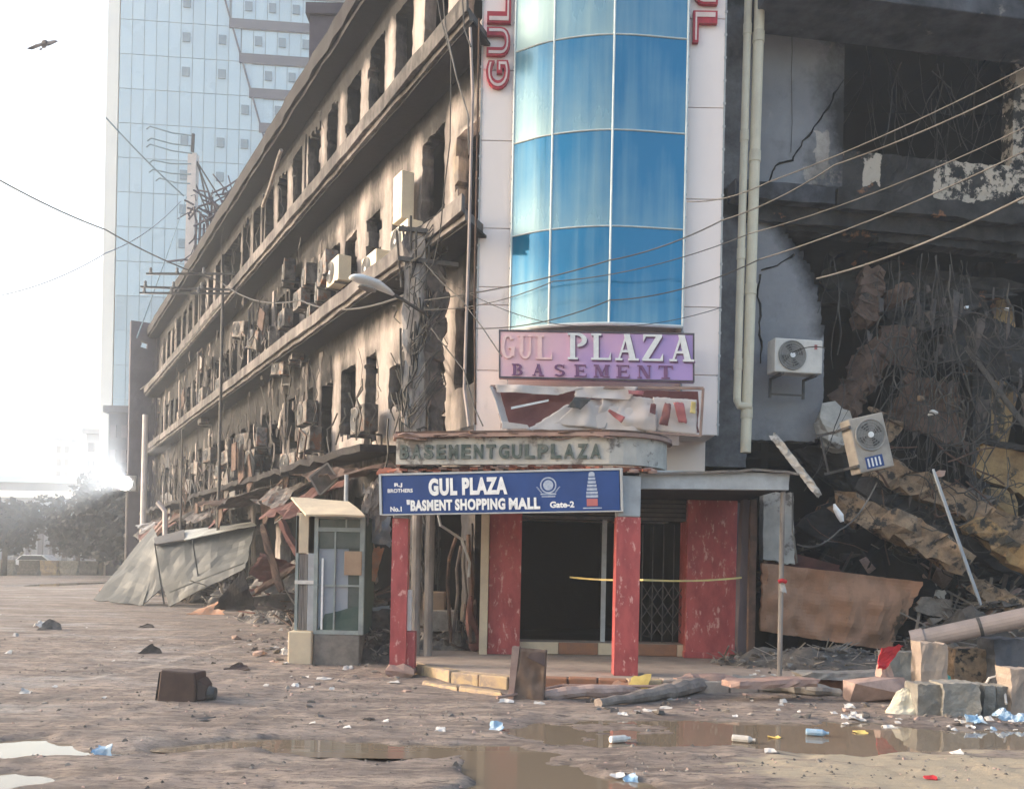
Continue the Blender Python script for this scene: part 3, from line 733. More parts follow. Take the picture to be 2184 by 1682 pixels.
# stair head on the roof
a = at(681, 20, 27); mb = MB(); mb.box(a.x, a.x + 3.2, 25.8, 29.5, 13.2, 17.3); mb.box(a.x - .1, a.x + 3.3, 25.7, 29.6, 17.302, 17.62); mb.build('stair_head', m_fin, plaza)

# ---- white clad tower bay on the corner
def bayX(px, D, py=697): return at(px, py, D).x
xL0, xL1 = bayX(1019, 14.4, 690), bayX(1086, 14.4, 690); xR0, xR1 = bayX(1456, 14.0, 690), bayX(1534, 14.0, 690)
yL, yR = 14.4, 14.0
zb = at(1300, 928, 14.2).z
mb = MB()
mb.box(xL0 + .02, xR1 - .02, 14.75, 16.2, 2.35, 16.0)
mb.box(xL0 + .03, xL1 - .02, yL + .04, 14.749, zb, 16.0); mb.box(xR0 + .02, xR1 - .03, yR + .04, 14.749, zb, 16.0)
mb.box(xL1 - .02, xR0 + .02, 14.62, 14.749, zb, at(1300, 697, 14).z)
bay = mb.build('bay_core', m_clad, plaza)
def panels(x0, x1, y, zlist, seed):
    rr = random.Random(seed)
    for i in range(len(zlist) - 1):
        mb = MB(); mb.box(x0, x1, y, y + .035, zlist[i] + .006, zlist[i + 1] - .006); mb.build('cladding_panel', m_clad, plaza, bevel=.006)
zs = [zb] + [at(1050, py, 14.4).z for py in (790, 650, 612, 487, 300, 150, -20, -200, -420)] + [16.0]
panels(xL0, xL1, yL, zs, 1)
zs2 = [zb] + [at(1500, py, 14.0).z for py in (800, 655, 425, 230, 40, -160, -380)] + [16.0]
panels(xR0, xR1, yR, zs2, 2)
# returns and edge trims with little rivets
for (x, y) in ((xL0 - .015, yL), (xL1 + .004, yL), (xR0 - .004, yR), (xR1 + .01, yR)):
    mb = MB(); mb.box(x - .012, x + .012, y - .012, y + .05, zb, 16.0)
    z = zb + .15
    while z < 15.9:
        mb.box(x - .022, x + .022, y - .02, y - .012, z, z + .035); z += .36
    mb.build('edge_trim', m_grey_paint, plaza)
# wall between the strips, below the glass
mb = MB(); mb.box(xL1, xR0, 14.1, 14.2, zb - .15, at(1300, 703, 14).z); mb.build('lower_panel', m_clad, plaza)

# curved blue glazing: every pane a part of the curtain wall
bx = [(1087, 14.33), (1170, 13.98), (1298, 13.78), (1455, 13.88)]
P2 = [Vector((bayX(px, D), D, 0)) for px, D in bx]
# smooth curve through the four plan points
def crv(t):
    i = min(2, int(t)); f = t - i
    p0 = P2[max(0, i - 1)] if i > 0 else P2[0] * 2 - P2[1]; p1 = P2[i]; p2 = P2[i + 1]; p3 = P2[i + 2] if i < 2 else P2[3] * 2 - P2[2]
    return .5 * ((2 * p1) + (p2 - p0) * f + (2 * p0 - 5 * p1 + 4 * p2 - p3) * f * f + (3 * p1 - p0 - 3 * p2 + p3) * f ** 3)
rows = [at(1455, py, 13.88).z for py in (697, 490, 286, 84)]; dzr = rows[3] - rows[2]; rows += [rows[3] + dzr * k for k in (1, 2, 3, 4)]
cw = empty('curtain_wall', (P2[1].x, 14.1, rows[0])); adopt(cw, plaza)
m_glass = bpy.data.materials.new('blue_mirror_glass'); m_glass.use_nodes = True; nt = m_glass.node_tree; L = nt.links; b = nt.nodes['Principled BSDF']
tc = _n(nt, 'ShaderNodeTexCoord'); geo = _n(nt, 'ShaderNodeNewGeometry')
def N2(sc, st=(1, 1, 1), src=None):
    mp = _n(nt, 'ShaderNodeMapping'); mp.inputs['Scale'].default_value = st; L.new(src or geo.outputs['Position'], mp.inputs[0])
    t = _n(nt, 'ShaderNodeTexNoise'); t.inputs['Scale'].default_value = sc; t.inputs['Detail'].default_value = 6; L.new(mp.outputs[0], t.inputs[0]); return t.outputs[0]
atd = _n(nt, 'ShaderNodeAttribute', attribute_name='dust')
streak = N2(2.6, (2.2, 2.2, .12)); blot = N2(1.1)
ad = _n(nt, 'ShaderNodeMath', operation='MULTIPLY_ADD'); L.new(streak, ad.inputs[0]); ad.inputs[1].default_value = .9; L.new(atd.outputs['Fac'], ad.inputs[2])
ad2 = _n(nt, 'ShaderNodeMath', operation='MULTIPLY_ADD'); L.new(blot, ad2.inputs[0]); ad2.inputs[1].default_value = .5; L.new(ad.outputs[0], ad2.inputs[2])
rm = _n(nt, 'ShaderNodeMapRange'); rm.inputs[1].default_value = .72; rm.inputs[2].default_value = 1.75; rm.inputs[4].default_value = .9; L.new(ad2.outputs[0], rm.inputs[0])
mx = _n(nt, 'ShaderNodeMix', data_type='RGBA'); L.new(rm.outputs[0], mx.inputs[0]); mx.inputs[6].default_value = (0.005, 0.165, 0.32, 1); mx.inputs[7].default_value = (0.40, 0.52, 0.48, 1)
L.new(mx.outputs[2], b.inputs['Base Color']); b.inputs['Metallic'].default_value = 0.35
rr_ = _n(nt, 'ShaderNodeMapRange'); rr_.inputs[3].default_value = .06; rr_.inputs[4].default_value = .5; L.new(rm.outputs[0], rr_.inputs[0]); L.new(rr_.outputs[0], b.inputs['Roughness'])
b.inputs['Specular IOR Level'].default_value = .6
for r_ in range(7):
    for c_ in range(3):
        mb = MB(); dust = []; nu_, nv_ = 8, 8
        for layer in (0, 1):
            for j in range(nv_ + 1):
                for i in range(nu_ + 1):
                    f = .012 + .976 * i / nu_; p = crv(c_ + f); p = Vector((p.x, p.y + .012 * layer + .004 * math.sin(math.pi * i / nu_), rows[r_] + (rows[r_ + 1] - rows[r_]) * (.008 + .984 * j / nv_)))
                    mb.v.append(tuple(p)); v = 1 - j / nv_
                    dust.append(.50 * v ** 1.3 * (1.25 - .32 * c_) + (.30, .1, 0)[c_] * (.6 if r_ < 3 else 1) + .16 * max(0, r_ - 1) * (.9, .6, .3)[c_] - (.12 if r_ == 0 else 0))
        n = (nu_ + 1) * (nv_ + 1); w = nu_ + 1
        for j in range(nv_):
            for i in range(nu_):
                a = j * w + i; mb.f.append((a, a + 1, a + w + 1, a + w)); mb.f.append((n + a, n + a + w, n + a + w + 1, n + a + 1)); mb.mi += [0, 0]
        rim = [i for i in range(w)] + [j * w + nu_ for j in range(1, nv_ + 1)] + [nv_ * w + i for i in range(nu_ - 1, -1, -1)] + [j * w for j in range(nv_ - 1, 0, -1)]
        for k in range(len(rim)):
            a, b__ = rim[k], rim[(k + 1) % len(rim)]; mb.f.append((a, n + a, n + b__, b__)); mb.mi.append(0)
        mb.attr['dust'] = dust
        mb.build('pane', m_glass, cw)
for c_ in range(4):
    p = crv(min(c_, 2.9999)) if c_ < 3 else P2[3]
    mb = MB(); mb.tube([(p.x, p.y - .004, rows[0]), (p.x, p.y - .004, rows[-1])], .019, 6); mb.build('mullion', m_alu, cw)
for r_, z in enumerate(rows):
    mb = MB(); mb.tube([(crv(t).x, crv(t).y - .003, z) for t in [i / 4 for i in range(12)] + [2.999]], .013 if r_ else .028, 6); mb.build('transom', m_alu, cw)

# red letters running up and down the white strips
def letters(word, x0, x1, y, zstart, hl, direction, mp=m_letter):
    """direction +1: reads upwards (turned left); -1: reads downwards (turned right)"""
    z = zstart
    for ch in word:
        if ch == ' ': z += direction * hl * .5; continue
        mb = MB()
        if direction > 0: add_text(mb, ch, (x1, y, z), (0, 0, 1), (-1, 0, 0), hl * .9, x1 - x0, .07, .05, nrm=Vector((0, -1, 0)))
        else: add_text(mb, ch, (x0, y, z), (0, 0, -1), (1, 0, 0), hl * .9, x1 - x0, .07, .05, nrm=Vector((0, -1, 0)))
        o = mb.build('letter', m_letter, plaza)
        mb = MB()
        if direction > 0: add_text(mb, ch, (x1 - .035, y - .074, z + .03), (0, 0, 1), (-1, 0, 0), hl * .9 - .06, x1 - x0 - .07, .006, -.018, nrm=Vector((0, -1, 0)))
        else: add_text(mb, ch, (x0 + .035, y - .074, z - .03), (0, 0, -1), (1, 0, 0), hl * .9 - .06, x1 - x0 - .07, .006, -.018, nrm=Vector((0, -1, 0)))
        mb.build('letter_face', m_letter_in, o)
        z += direction * hl * 1.04
a0 = at(1036, 190, 14.35); a1 = at(1092, 125, 14.35); hl = a1.z - a0.z
letters('GUL PLAZA', a0.x, a1.x - .03, yL - .005, a0.z, hl * 1.02, 1)
b0 = at(1476, 95, 13.98); b1 = at(1529, 28, 13.98)
letters('LUG', b0.x, b1.x, yR - .005, b0.z + (b1.z - b0.z) * 1.0, b1.z - b0.z, -1) if False else None
zt = b1.z; hr = (b1.z - b0.z) * 1.04
for k, ch in enumerate('LUG'):
    z = zt + k * hr * 1.15
    mb = MB(); add_text(mb, ch, (b0.x, yR - .005, z), (0, 0, -1), (1, 0, 0), hr * .95, b1.x - b0.x, .07, .05, nrm=Vector((0, -1, 0))); o = mb.build('letter', m_letter, plaza)
    mb = MB(); add_text(mb, ch, (b0.x + .035, yR - .079, z - .03), (0, 0, -1), (1, 0, 0), hr * .95 - .06, b1.x - b0.x - .07, .006, -.018, nrm=Vector((0, -1, 0))); mb.build('letter_face', m_letter_in, o)

# ---- right wing
H1 = [(1806, 62), (1990, 92), (2160, 112), (2163, 352), (1990, 342), (1850, 325), (1795, 318), (1803, 200)]
H2 = [(1672, 492), (1760, 497), (1950, 520), (2184, 545), (2400, 560), (2400, 1600), (1590, 1600), (1590, 938), (1700, 942), (1757, 935), (1755, 880), (1757, 760), (1755, 700), (1748, 640), (1738, 600), (1728, 570), (1700, 525)]
uA = PR.hit(1798, 300)[0]
def rsoot(u, z):
    x, y = proj(PR.p(u, z))
    v = 0
    if y < 400:
        v = max(0, (x - 1700) / 110) * .75 + max(0, (75 - y) / 60) * .8
        v += .25 * noise.noise(Vector((u * 2, z * 1.2, 3)))
    else:
        v = max(0, (480 - y) / 30) + max(0, (y - 860) / 120) * .35
        ex = 1640 + 115 * min(1, max(0, (y - 470) / 170)) ** .7
        v += max(0, 1 - (ex - x) / 45) * .7 * (y < 720)
    if x < 1592: v = max(v, .45)
    return v
def rpeel(u, z):
    x, y = proj(PR.p(u, z))
    if 1735 < x < 1770 and 275 < y < 350: return .6
    if 1700 < x < 1830 and 350 < y < 410: return .55
    if x > 1755 and abs((x - 1785)) < 30 and y < 320: return .42
    return .1
rcell = .07
grid_wall('right_wall', PR, -.3, uA, 3.3, 12.6, rcell, lambda u, z: inpoly(*proj(PR.p(u, z)), H1) or inpoly(*proj(PR.p(u, z)), H2), m_greyw, plaza, thick=.25, soot=rsoot, peel=rpeel, seed=31, disp=.006)
def rpeel2(u, z):
    x, y = proj(PR.p(u, z)); nz_ = noise.noise(Vector((u * 1.3, z * 1.3, 5)))
    if 1985 < x < 2500 and 335 < y < 432: return .56 + .1 * nz_
    if x > 2158 and 120 < y < 360: return .55
    if x < 1815 and y < 330: return .5
    if 2060 < x < 2140 and 30 < y < 110: return .4
    if 1840 < x < 1880 and 318 < y < 395: return .6
    return .27 + .12 * nz_
grid_wall('burnt_wall', PR, uA, 9.5, 3.3, 12.6, rcell, lambda u, z: inpoly(*proj(PR.p(u, z)), H1) or inpoly(*proj(PR.p(u, z)), H2), m_ruin, plaza, thick=.3, peel=rpeel2, seed=32, disp=.02)
# cracked ledge and broken beam
def rledge(pxa, pya, pyb, u0, u1, n_, name, mat, rag=.02, seed=0, st=.22, n0=0.0):
    z1 = PR.hit(pxa, pya, n_)[1]; z0 = PR.hit(pxa, pyb, n_)[1]; mb = MB(); rr = random.Random(seed); ns = int((u1 - u0) / st); vs = []
    for i in range(ns + 1):
        u = u0 + (u1 - u0) * i / ns
        for (nn_, zz) in ((n0, z0), (n_, z0), (n_, z1), (n0, z1)):
            vs.append(PR.p(u, zz + rr.uniform(-rag, rag), nn_ + (rr.uniform(-rag, rag) if nn_ else 0)))
    fs = [(i * 4 + k, i * 4 + (k + 1) % 4, (i + 1) * 4 + (k + 1) % 4, (i + 1) * 4 + k) for i in range(ns) for k in range(4)] + [(3, 2, 1, 0), tuple(ns * 4 + k for k in range(4))]
    mb.add(vs, fs); return mb.build(name, mat, plaza)
rledge(1650, 388, 424, .1, PR.hit(1760, 400)[0], .35, 'cracked_ledge', m_slabr, .012, 1, n0=.012)
rledge(1650, 392, 430, PR.hit(1768, 400)[0], 9.5, .30, 'burnt_ledge', m_ruin, .03, 2, n0=.035)
rledge(1650, 434, 474, .35, 9.5, .12, 'scorched_beam', m_ruin, .03, 3, n0=.035)
zc = PR.hit(2184, 44, 1.2)[1]
mb = MB(); mb.boxf(PR.p(.3, zc, .03), PR.d * 9.4, PR.n * 1.2, Vector((0, 0, .3))); mb.build('canopy_slab', m_slabr, plaza, bevel=.02)
# dark rooms behind the right wing
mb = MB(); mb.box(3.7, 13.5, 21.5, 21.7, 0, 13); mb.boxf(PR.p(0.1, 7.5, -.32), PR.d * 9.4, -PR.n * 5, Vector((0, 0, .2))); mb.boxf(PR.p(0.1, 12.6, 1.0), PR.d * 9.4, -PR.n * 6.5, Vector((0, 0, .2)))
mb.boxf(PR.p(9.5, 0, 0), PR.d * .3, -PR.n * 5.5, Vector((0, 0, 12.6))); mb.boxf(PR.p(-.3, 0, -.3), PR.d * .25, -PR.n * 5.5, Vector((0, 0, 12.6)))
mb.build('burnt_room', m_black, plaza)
for px, py0, py1, D in ((2115, 640, 940, 17.5), (2118, 1050, 1270, 16.5)):
    a, b_ = at(px, py1, D), at(px, py0, D); mb = MB(); mb.beam(a, b_, .62, .5, seed=px, seg=10, rough=.12); mb.build('ochre_column', m_yellowm, plaza)
a = at(2000, 640, 17.2); mb = MB(); mb.beam(Vector((a.x + .75, 17.2, 2.2)), Vector((a.x + .85, 17.2, 7.6)), .35, .4, 5, 9); mb.build('burnt_column', m_ruin, plaza)

# ---- entrance: piers, door opening, porch
D_ = 13.8
def pier(px0, px1, py, mat, ztop, dep=.6, name='red_pier', D=D_):
    x0, x1 = at(px0, py, D).x, at(px1, py, D).x; ob = None
    z = ZP; k = 0
    root = empty(name, ((x0 + x1) / 2, D, ZP)); adopt(root, plaza)
    mb = MB(); mb.box(x0, x1, D, D + dep, z, ztop); mb.build('marble_facing', mat, root, bevel=.012)
    mb = MB(); mb.box(x0 - .012, x1 + .012, D - .012, D + dep, z, z + .09); mb.build('skirting', mat, root, bevel=.006)
    return x0, x1
pier(1042, 1111, 1250, m_red, 2.55); xr0, xr1 = pier(1464, 1570, 1250, m_red, 2.62)
mb = MB(); x0 = at(1571, 1250, 13.9).x; mb.box(x0, x0 + .3, 13.95, 14.4, ZP, 2.6); mb.build('side_post', m_fin, plaza)
mb = MB(); x0 = at(1024, 1250, 13.7).x; x1 = at(1041, 1250, 13.7).x; mb.box(x0, x1, 13.7, 14.3, ZP, 2.6); mb.build('cream_post', m_paint_c, plaza)
# lintel with shutter box and opening surround
xa, xb = at(1111, 1200, 13.9).x, at(1464, 1200, 13.9).x
mb = MB(); mb.box(xa, xb, 13.95, 14.3, at(1300, 1108, 13.9).z, 2.7); mb.build('shutter_box', m_soffit, plaza)
mb = MB()
for k in range(5): mb.box(xa, xb, 13.93 - .004 * k, 13.949, at(1300, 1108, 13.9).z + .07 * k, at(1300, 1108, 13.9).z + .07 * k + .05)
mb.build('shutter_slats', m_dark, plaza)
mb = MB(); mb.box(xa, xb, 14.0, 14.4, ZP, ZP + .19); stp = mb.build('door_step', m_curb, plaza)
xx = xa; k = 0
while xx < xb - .05:
    w_ = min(.62, xb - xx); mb = MB(); mb.box(xx, xx + w_ - .01, 13.96, 13.999, ZP + .004, ZP + .186); mb.build('painted_tile', (m_paint_c, m_curbo)[k % 2 if k else 0], stp, bevel=.004); xx += w_; k += 1
x0 = at(1290, 1200, 13.95).x; mb = MB(); mb.box(x0 - .035, x0 + .035, 14.05, 14.12, ZP + .2, 2.4); mb.build('door_post', m_grey_paint, plaza)
# folding gate half drawn across
mb = MB(); g0, g1 = at(1372, 1200, 14.1).x, at(1462, 1200, 14.1).x; zg0, zg1 = ZP + .2, 2.25
for k in range(5):
    x = g0 + (g1 - g0) * k / 4; mb.box(x - .008, x + .008, 14.18, 14.196, zg0, zg1)
mb.build('folding_gate', m_grill if False else m_dark, plaza)
gate = [o for o in bpy.data.objects if o.name == 'folding_gate'][0]
for j in range(3):
    for k in range(4):
        xk0 = g0 + (g1 - g0) * k / 4; xk1 = g0 + (g1 - g0) * (k + 1) / 4; zz = zg0 + .1 + j * .28
        mb = MB(); mb.bar((xk0, 14.17, zz), (xk1, 14.17, zz + .25), .012); mb.bar((xk0, 14.16, zz + .25), (xk1, 14.16, zz), .012); mb.build('lattice_bar', m_dark, gate)
# inside of the entrance: dark hall
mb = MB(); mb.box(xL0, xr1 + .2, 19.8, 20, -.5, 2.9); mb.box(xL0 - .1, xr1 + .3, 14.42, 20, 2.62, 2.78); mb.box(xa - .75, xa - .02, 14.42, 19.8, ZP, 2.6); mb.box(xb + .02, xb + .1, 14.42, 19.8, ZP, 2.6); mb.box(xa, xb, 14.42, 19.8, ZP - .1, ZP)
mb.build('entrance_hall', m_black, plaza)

# porch columns
def sqcol(px0, px1, py, D, z0, z1, mat, zr, name='porch_column', dep=None):
    x0, x1 = at(px0, py, D).x, at(px1, py, D).x; dep = dep or (x1 - x0)
    root = empty(name, ((x0 + x1) / 2, D + dep / 2, z0)); adopt(root, plaza)
    z = z0
    mb = MB(); n_ = 12
    for (xa_, ya_, xb_, yb_) in ((x0, D, x1, D), (x1, D, x1, D + dep), (x1, D + dep, x0, D + dep), (x0, D + dep, x0, D)):
        k0 = len(mb.v)
        for j in range(n_ + 1):
            for (qx, qy) in ((xa_, ya_), (xb_, yb_)):
                w_ = .006 * noise.noise(Vector((qx * 3, qy * 3, j * .8))); mb.v.append((qx + w_, qy + w_ * .5, z0 + (zr - z0) * j / n_))
        for j in range(n_): mb.f.append((k0 + 2 * j, k0 + 2 * j + 1, k0 + 2 * j + 3, k0 + 2 * j + 2)); mb.mi.append(0)
    mb.build('marble_facing', mat, root)
    mb = MB(); mb.box(x0 + .004, x1 - .004, D + .004, D + dep - .004, zr, z1); mb.build('column_head', m_grey_paint, root, bevel=.02)
    return root
c2 = sqcol(1313, 1364, 1250, 11.45, ZP, 2.74, m_red, at(1340, 1102, 11.45).z)
c1 = sqcol(834, 868, 1250, 12.05, 0.02, 2.72, m_red, 2.16, dep=.24)
x0, x1 = at(822, 1420, 12.0).x, at(882, 1420, 12.0).x
mb = MB(); mb.beam(((x0 + x1) / 2, 12.18, 0.0), ((x0 + x1) / 2, 12.18, .16), x1 - x0, .4, 3, 3, .06); mb.build('plinth', m_pinkw, c1)
x0, x1 = at(858, 1400, 12.1).x, at(884, 1400, 12.1).x
mb = MB(); mb.box(x0, x1, 12.12, 12.36, .1, at(860, 1348, 12).z); mb.build('column_base', m_red, c1, bevel=.015)
mb = MB(); mb.box(at(857, 1300, 12).x, at(874, 1300, 12).x, 12.16, 12.3, at(860, 1346, 12).z, at(860, 1258, 12).z); mb.build('patch_panel', m_white, c1)

# canopy slab, tiles and old fascia with raised lettering
fx0, fx1 = at(842, 960, 12.0).x, at(1300, 960, 11.45).x
zf0, zf1 = at(1200, 990, 11.6).z, at(1200, 932, 11.6).z
path = [Vector((fx0, 12.35, 0)), Vector((fx0 + .02, 12.0, 0)), Vector((fx0 + (fx1 - fx0) * .5, 11.72, 0)), Vector((fx1, 11.45, 0))]
cxr, cyr = fx1, 12.4
for k in range(1, 9):
    a_ = -math.pi / 2 + k / 8 * math.pi / 2 * 1.05; path.append(Vector((fx1 + .88 * math.cos(a_), 12.35 + .9 * math.sin(a_), 0)))
path.append(Vector((fx1 + .88, 13.9, 0)))
inner = [Vector((p.x * .985 + .02, p.y + .13, 0)) for p in path]
def wallstrip(path, z0, z1, out, name, mat, th=.12):
    mb = MB(); vs = []; n = len(path)
    for i, p in enumerate(path):
        t = (path[min(i + 1, n - 1)] - path[max(i - 1, 0)]).normalized(); nn = Vector((t.y, -t.x, 0))
        for (o_, z) in ((out, z0), (out, z1), (out - th, z1), (out - th, z0)): vs.append(p + nn * o_ + Vector((0, 0, z)))
    fs = [(i * 4 + k, i * 4 + (k + 1) % 4, (i + 1) * 4 + (k + 1) % 4, (i + 1) * 4 + k) for i in range(n - 1) for k in range(4)] + [(3, 2, 1, 0), tuple((n - 1) * 4 + k for k in range(4))]
    mb.add(vs, fs); return mb.build(name, mat, plaza)
fas = wallstrip(path, zf0, zf1, 0, 'old_fascia', m_oldwhite)
wallstrip(path[:-1], zf1 + .002, zf1 + .05, .07, 'fascia_cornice', m_pinkw, .25)
wallstrip(path[:-1], zf1 + .052, zf1 + .085, .03, 'fascia_cap', m_rust, .2)
word = 'BASEMENTGULPLAZA'; s0 = path[1]; s1 = path[3]; d_ = (s1 - s0); 
pos = 0.02
for i, ch in enumerate(word):
    t = pos + i * (.955 / 16); seg = s0.lerp(path[2], min(1, t * 2)) if t < .5 else path[2].lerp(s1, (t - .5) * 2)
    sdir = (path[2] - s0).normalized() if t < .5 else (s1 - path[2]).normalized(); nn = Vector((sdir.y, -sdir.x, 0))
    lw = d_.length * .955 / 16 * (.80 if i > 7 else .74)
    mb = MB(); add_text(mb, ch, seg + nn * .003 + Vector((0, 0, zf0 + .07)), sdir, (0, 0, 1), lw, .19, .022, .04, nrm=nn); mb.build('letter', m_darkgreen, fas)
# broken roof tiles along the edge under the fascia
rr = random.Random(5)
tp = [at(800, 1003, 12.1), at(1000, 997, 11.9), at(1200, 994, 11.6), at(1395, 1000, 11.35)]
tl = empty('tile_edge', (0, 11.7, tp[0].z)); adopt(tl, plaza)
nt_ = 44
for i in range(nt_):
    t = i / nt_ * 3; k = min(2, int(t)); p = tp[k].lerp(tp[k + 1], t - k)
    mb = MB(); mb.sheet([p + Vector((0, 0, -.01)), p + Vector((.105, -.01, -.012)), p + Vector((.105, .34, .05)), p + Vector((0, .34, .05))], 2, 2, .02, .022 + rr.random() * .012, i, .04)
    o = mb.build('roof_tile', m_brick if rr.random() < .8 else m_pinkw, tl); o.rotation_euler = (rr.uniform(-.12, .16), rr.uniform(-.12, .12), rr.uniform(-.1, .1)); o.location.y += rr.uniform(-.05, .03)
mb = MB(); mb.box(fx0 + .05, fx1 + .7, 12.15, 14.3, 2.80, 2.88); mb.box(fx0 + .1, fx1 + .6, 12.2, 14.2, zf1 - .06, zf1); mb.build('canopy_ceiling', m_soffit, plaza)
rr = random.Random(31)
for i in range(26):
    k_ = rr.random() * 2; seg_ = path[1].lerp(path[2], k_) if k_ < 1 else path[2].lerp(path[3], k_ - 1)
    p = seg_ + Vector((0, -.06 + rr.uniform(-.03, .05), zf1 + .02 + rr.uniform(0, .06))); w = rr.uniform(.1, .4)
    mb = MB(); mb.sheet([p + Vector((0, -.04, -rr.uniform(.01, .06))), p + Vector((w, -.05, -rr.uniform(.01, .05))), p + Vector((w, .1, .03)), p + Vector((0, .1, .02))], 5, 3, .03, .012, i, .06, freq=5); mb.build('rusted_strip', m_rust if i % 3 else m_pinkw, plaza)
# right part of the porch: grey beam and slab, thin post
x0, x1 = at(1366, 1020, 11.6).x, at(1684, 1020, 11.6).x; z1 = at(1500, 1004, 11.6).z; z0 = at(1500, 1044, 11.6).z
mb = MB(); mb.sheet([(x0, 11.6, z0), (x1, 11.6, z0 + .02), (x1, 11.6, z1 - .01), (x0, 11.6, z1)], 22, 3, .015, .14, 4, .004); mb.build('grey_beam', m_grey_paint, plaza)
mb = MB(); mb.box(x0, x1 - .01, 11.75, 14.9, z0 + .04, z1 - .02); mb.build('canopy_ceiling', m_soffit, plaza)
mb = MB(); mb.sheet([(x0 - .1, 11.55, z1 + .005), (x1 + .1, 11.5, z1 + .0), (x1 + .1, 14.0, z1 + .12), (x0 - .1, 14.0, z1 + .12)], 14, 6, .05, .03, 8, .01); mb.build('canopy_roof_sheet', m_conc2, plaza)
x = at(1667, 1250, 11.7).x; mb = MB(); mb.tube([(x, 11.72, ZP), (x, 11.72, z0)], .033, 8); mb.build('thin_post', m_pole, plaza)
x0 = at(1586, 1250, 13.2).x; mb = MB(); mb.beam((x0 + .02, 13.3, ZP), (x0 + .04, 13.3, z0), .17, .2, 5, 8, .06); mb.build('burnt_post', m_fin, plaza)
x0 = at(1604, 1250, 13.0).x; mb = MB(); mb.beam((x0 + .02, 13.1, ZP), (x0 + .02, 13.1, z0), .1, .1, 6, 8, .05); mb.build('burnt_post', m_rust, plaza)
a, b_ = at(1660, 1205, 14.2), at(1665, 1050, 14.2)
mb = MB(); mb.sheet([at(1628, 1190, 14.2), at(1695, 1205, 14.2), at(1692, 1050, 14.2), at(1628, 1050, 14.2)], 8, 10, .05, .25, 4, .02); mb.build('whitewashed_pier', m_oldwhite, plaza)

# cracks in the grey wall
for pts in ([(1800, 170), (1780, 200), (1765, 232), (1745, 262), (1722, 290), (1700, 322), (1690, 342), (1662, 348), (1645, 365), (1636, 400)], [(1620, 585), (1617, 620), (1622, 660), (1619, 700), (1624, 740), (1621, 790)], [(1625, 576), (1660, 566), (1685, 548), (1696, 540)], [(1690, 60), (1688, 200), (1690, 380)]):
    mb = MB(); n_ = []; rq = random.Random(len(pts))
    for k in range(len(pts) - 1):
        for t in (0, .35, .7): n_.append(PR.hw(pts[k][0] + (pts[k + 1][0] - pts[k][0]) * t + rq.uniform(-3, 3), pts[k][1] + (pts[k + 1][1] - pts[k][1]) * t, .012))
    mb.tube(n_, [rq.uniform(.008, .022) if len(pts) > 3 else .004 for _ in n_], 4); mb.build('wall_crack', m_black, plaza)
# ================================================================== FAR PLACE
# glass tower
TD = 80.0
tx0, tx1 = at(250, 400, TD).x, at(640, 400, TD).x
ROT = R(4)
tower = empty('glass_tower', (-22, TD, 0), label='tall pale blue glass office tower with slanted dark seam, rising behind the burnt plaza', category='tower')
TP = Plane(tx0, TD, R(5))
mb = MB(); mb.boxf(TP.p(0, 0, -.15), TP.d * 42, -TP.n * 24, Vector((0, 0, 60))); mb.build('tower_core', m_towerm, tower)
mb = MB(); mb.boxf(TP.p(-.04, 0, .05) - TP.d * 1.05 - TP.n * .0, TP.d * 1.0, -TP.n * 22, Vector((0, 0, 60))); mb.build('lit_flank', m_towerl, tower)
pw, ph = 1.06, 3.1
pts_s = [(480, 0), (572, 325)]
def seam(z):   # u of the slanted seam at height z
    ua, za = TP.hit(480, 0); ub, zb_ = TP.hit(572, 325); return ua + (ub - ua) * (z - za) / (zb_ - za)
mb = MB(); mb.box(.025, pw - .025, -.04, .04, .03, ph - .03); pane_me = mb.mesh('pane', m_towerg)
mb = MB(); mb.box(.02, .98, -.08, .05, 0, .6); mb.box(.02, .98, -.12, .0, 0, .0001); band_me = mb.mesh('floor_band', m_towerb)
mb = MB(); mb.box(0, .62, -.14, -.05, 0, .82); vent_me = mb.mesh('vent_window', m_twin)
ang = R(5); zoff = 0.0; npane = 0; rt = random.Random(2)
for r_ in range(19):
    z = r_ * ph
    for c_ in range(26):
        u = c_ * pw
        us = seam(z + ph / 2)
        p = TP.p(u, z, .0); px, py = proj(p)
        if not (-30 < py < 1000) or u > us - .2: continue
        if npane >= 290: break
        inst(pane_me, 'pane', p, (0, 0, ang), (1, 1, 1), tower); npane += 1
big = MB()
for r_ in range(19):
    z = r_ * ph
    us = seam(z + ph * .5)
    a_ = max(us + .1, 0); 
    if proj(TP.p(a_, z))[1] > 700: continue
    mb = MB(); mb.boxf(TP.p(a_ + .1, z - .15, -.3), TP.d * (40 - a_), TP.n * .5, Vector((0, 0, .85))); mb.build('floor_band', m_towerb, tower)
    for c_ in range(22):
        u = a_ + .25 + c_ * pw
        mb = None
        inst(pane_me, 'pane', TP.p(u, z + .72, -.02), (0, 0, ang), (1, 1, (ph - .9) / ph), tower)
        if c_ in (1, 3, 5, 7, 9): inst(vent_me, 'vent_window', TP.p(math.floor((u - a_) / pw) * pw + a_ + .4, z + 1.5, .03), (0, 0, ang), (1, 1, 1), tower)
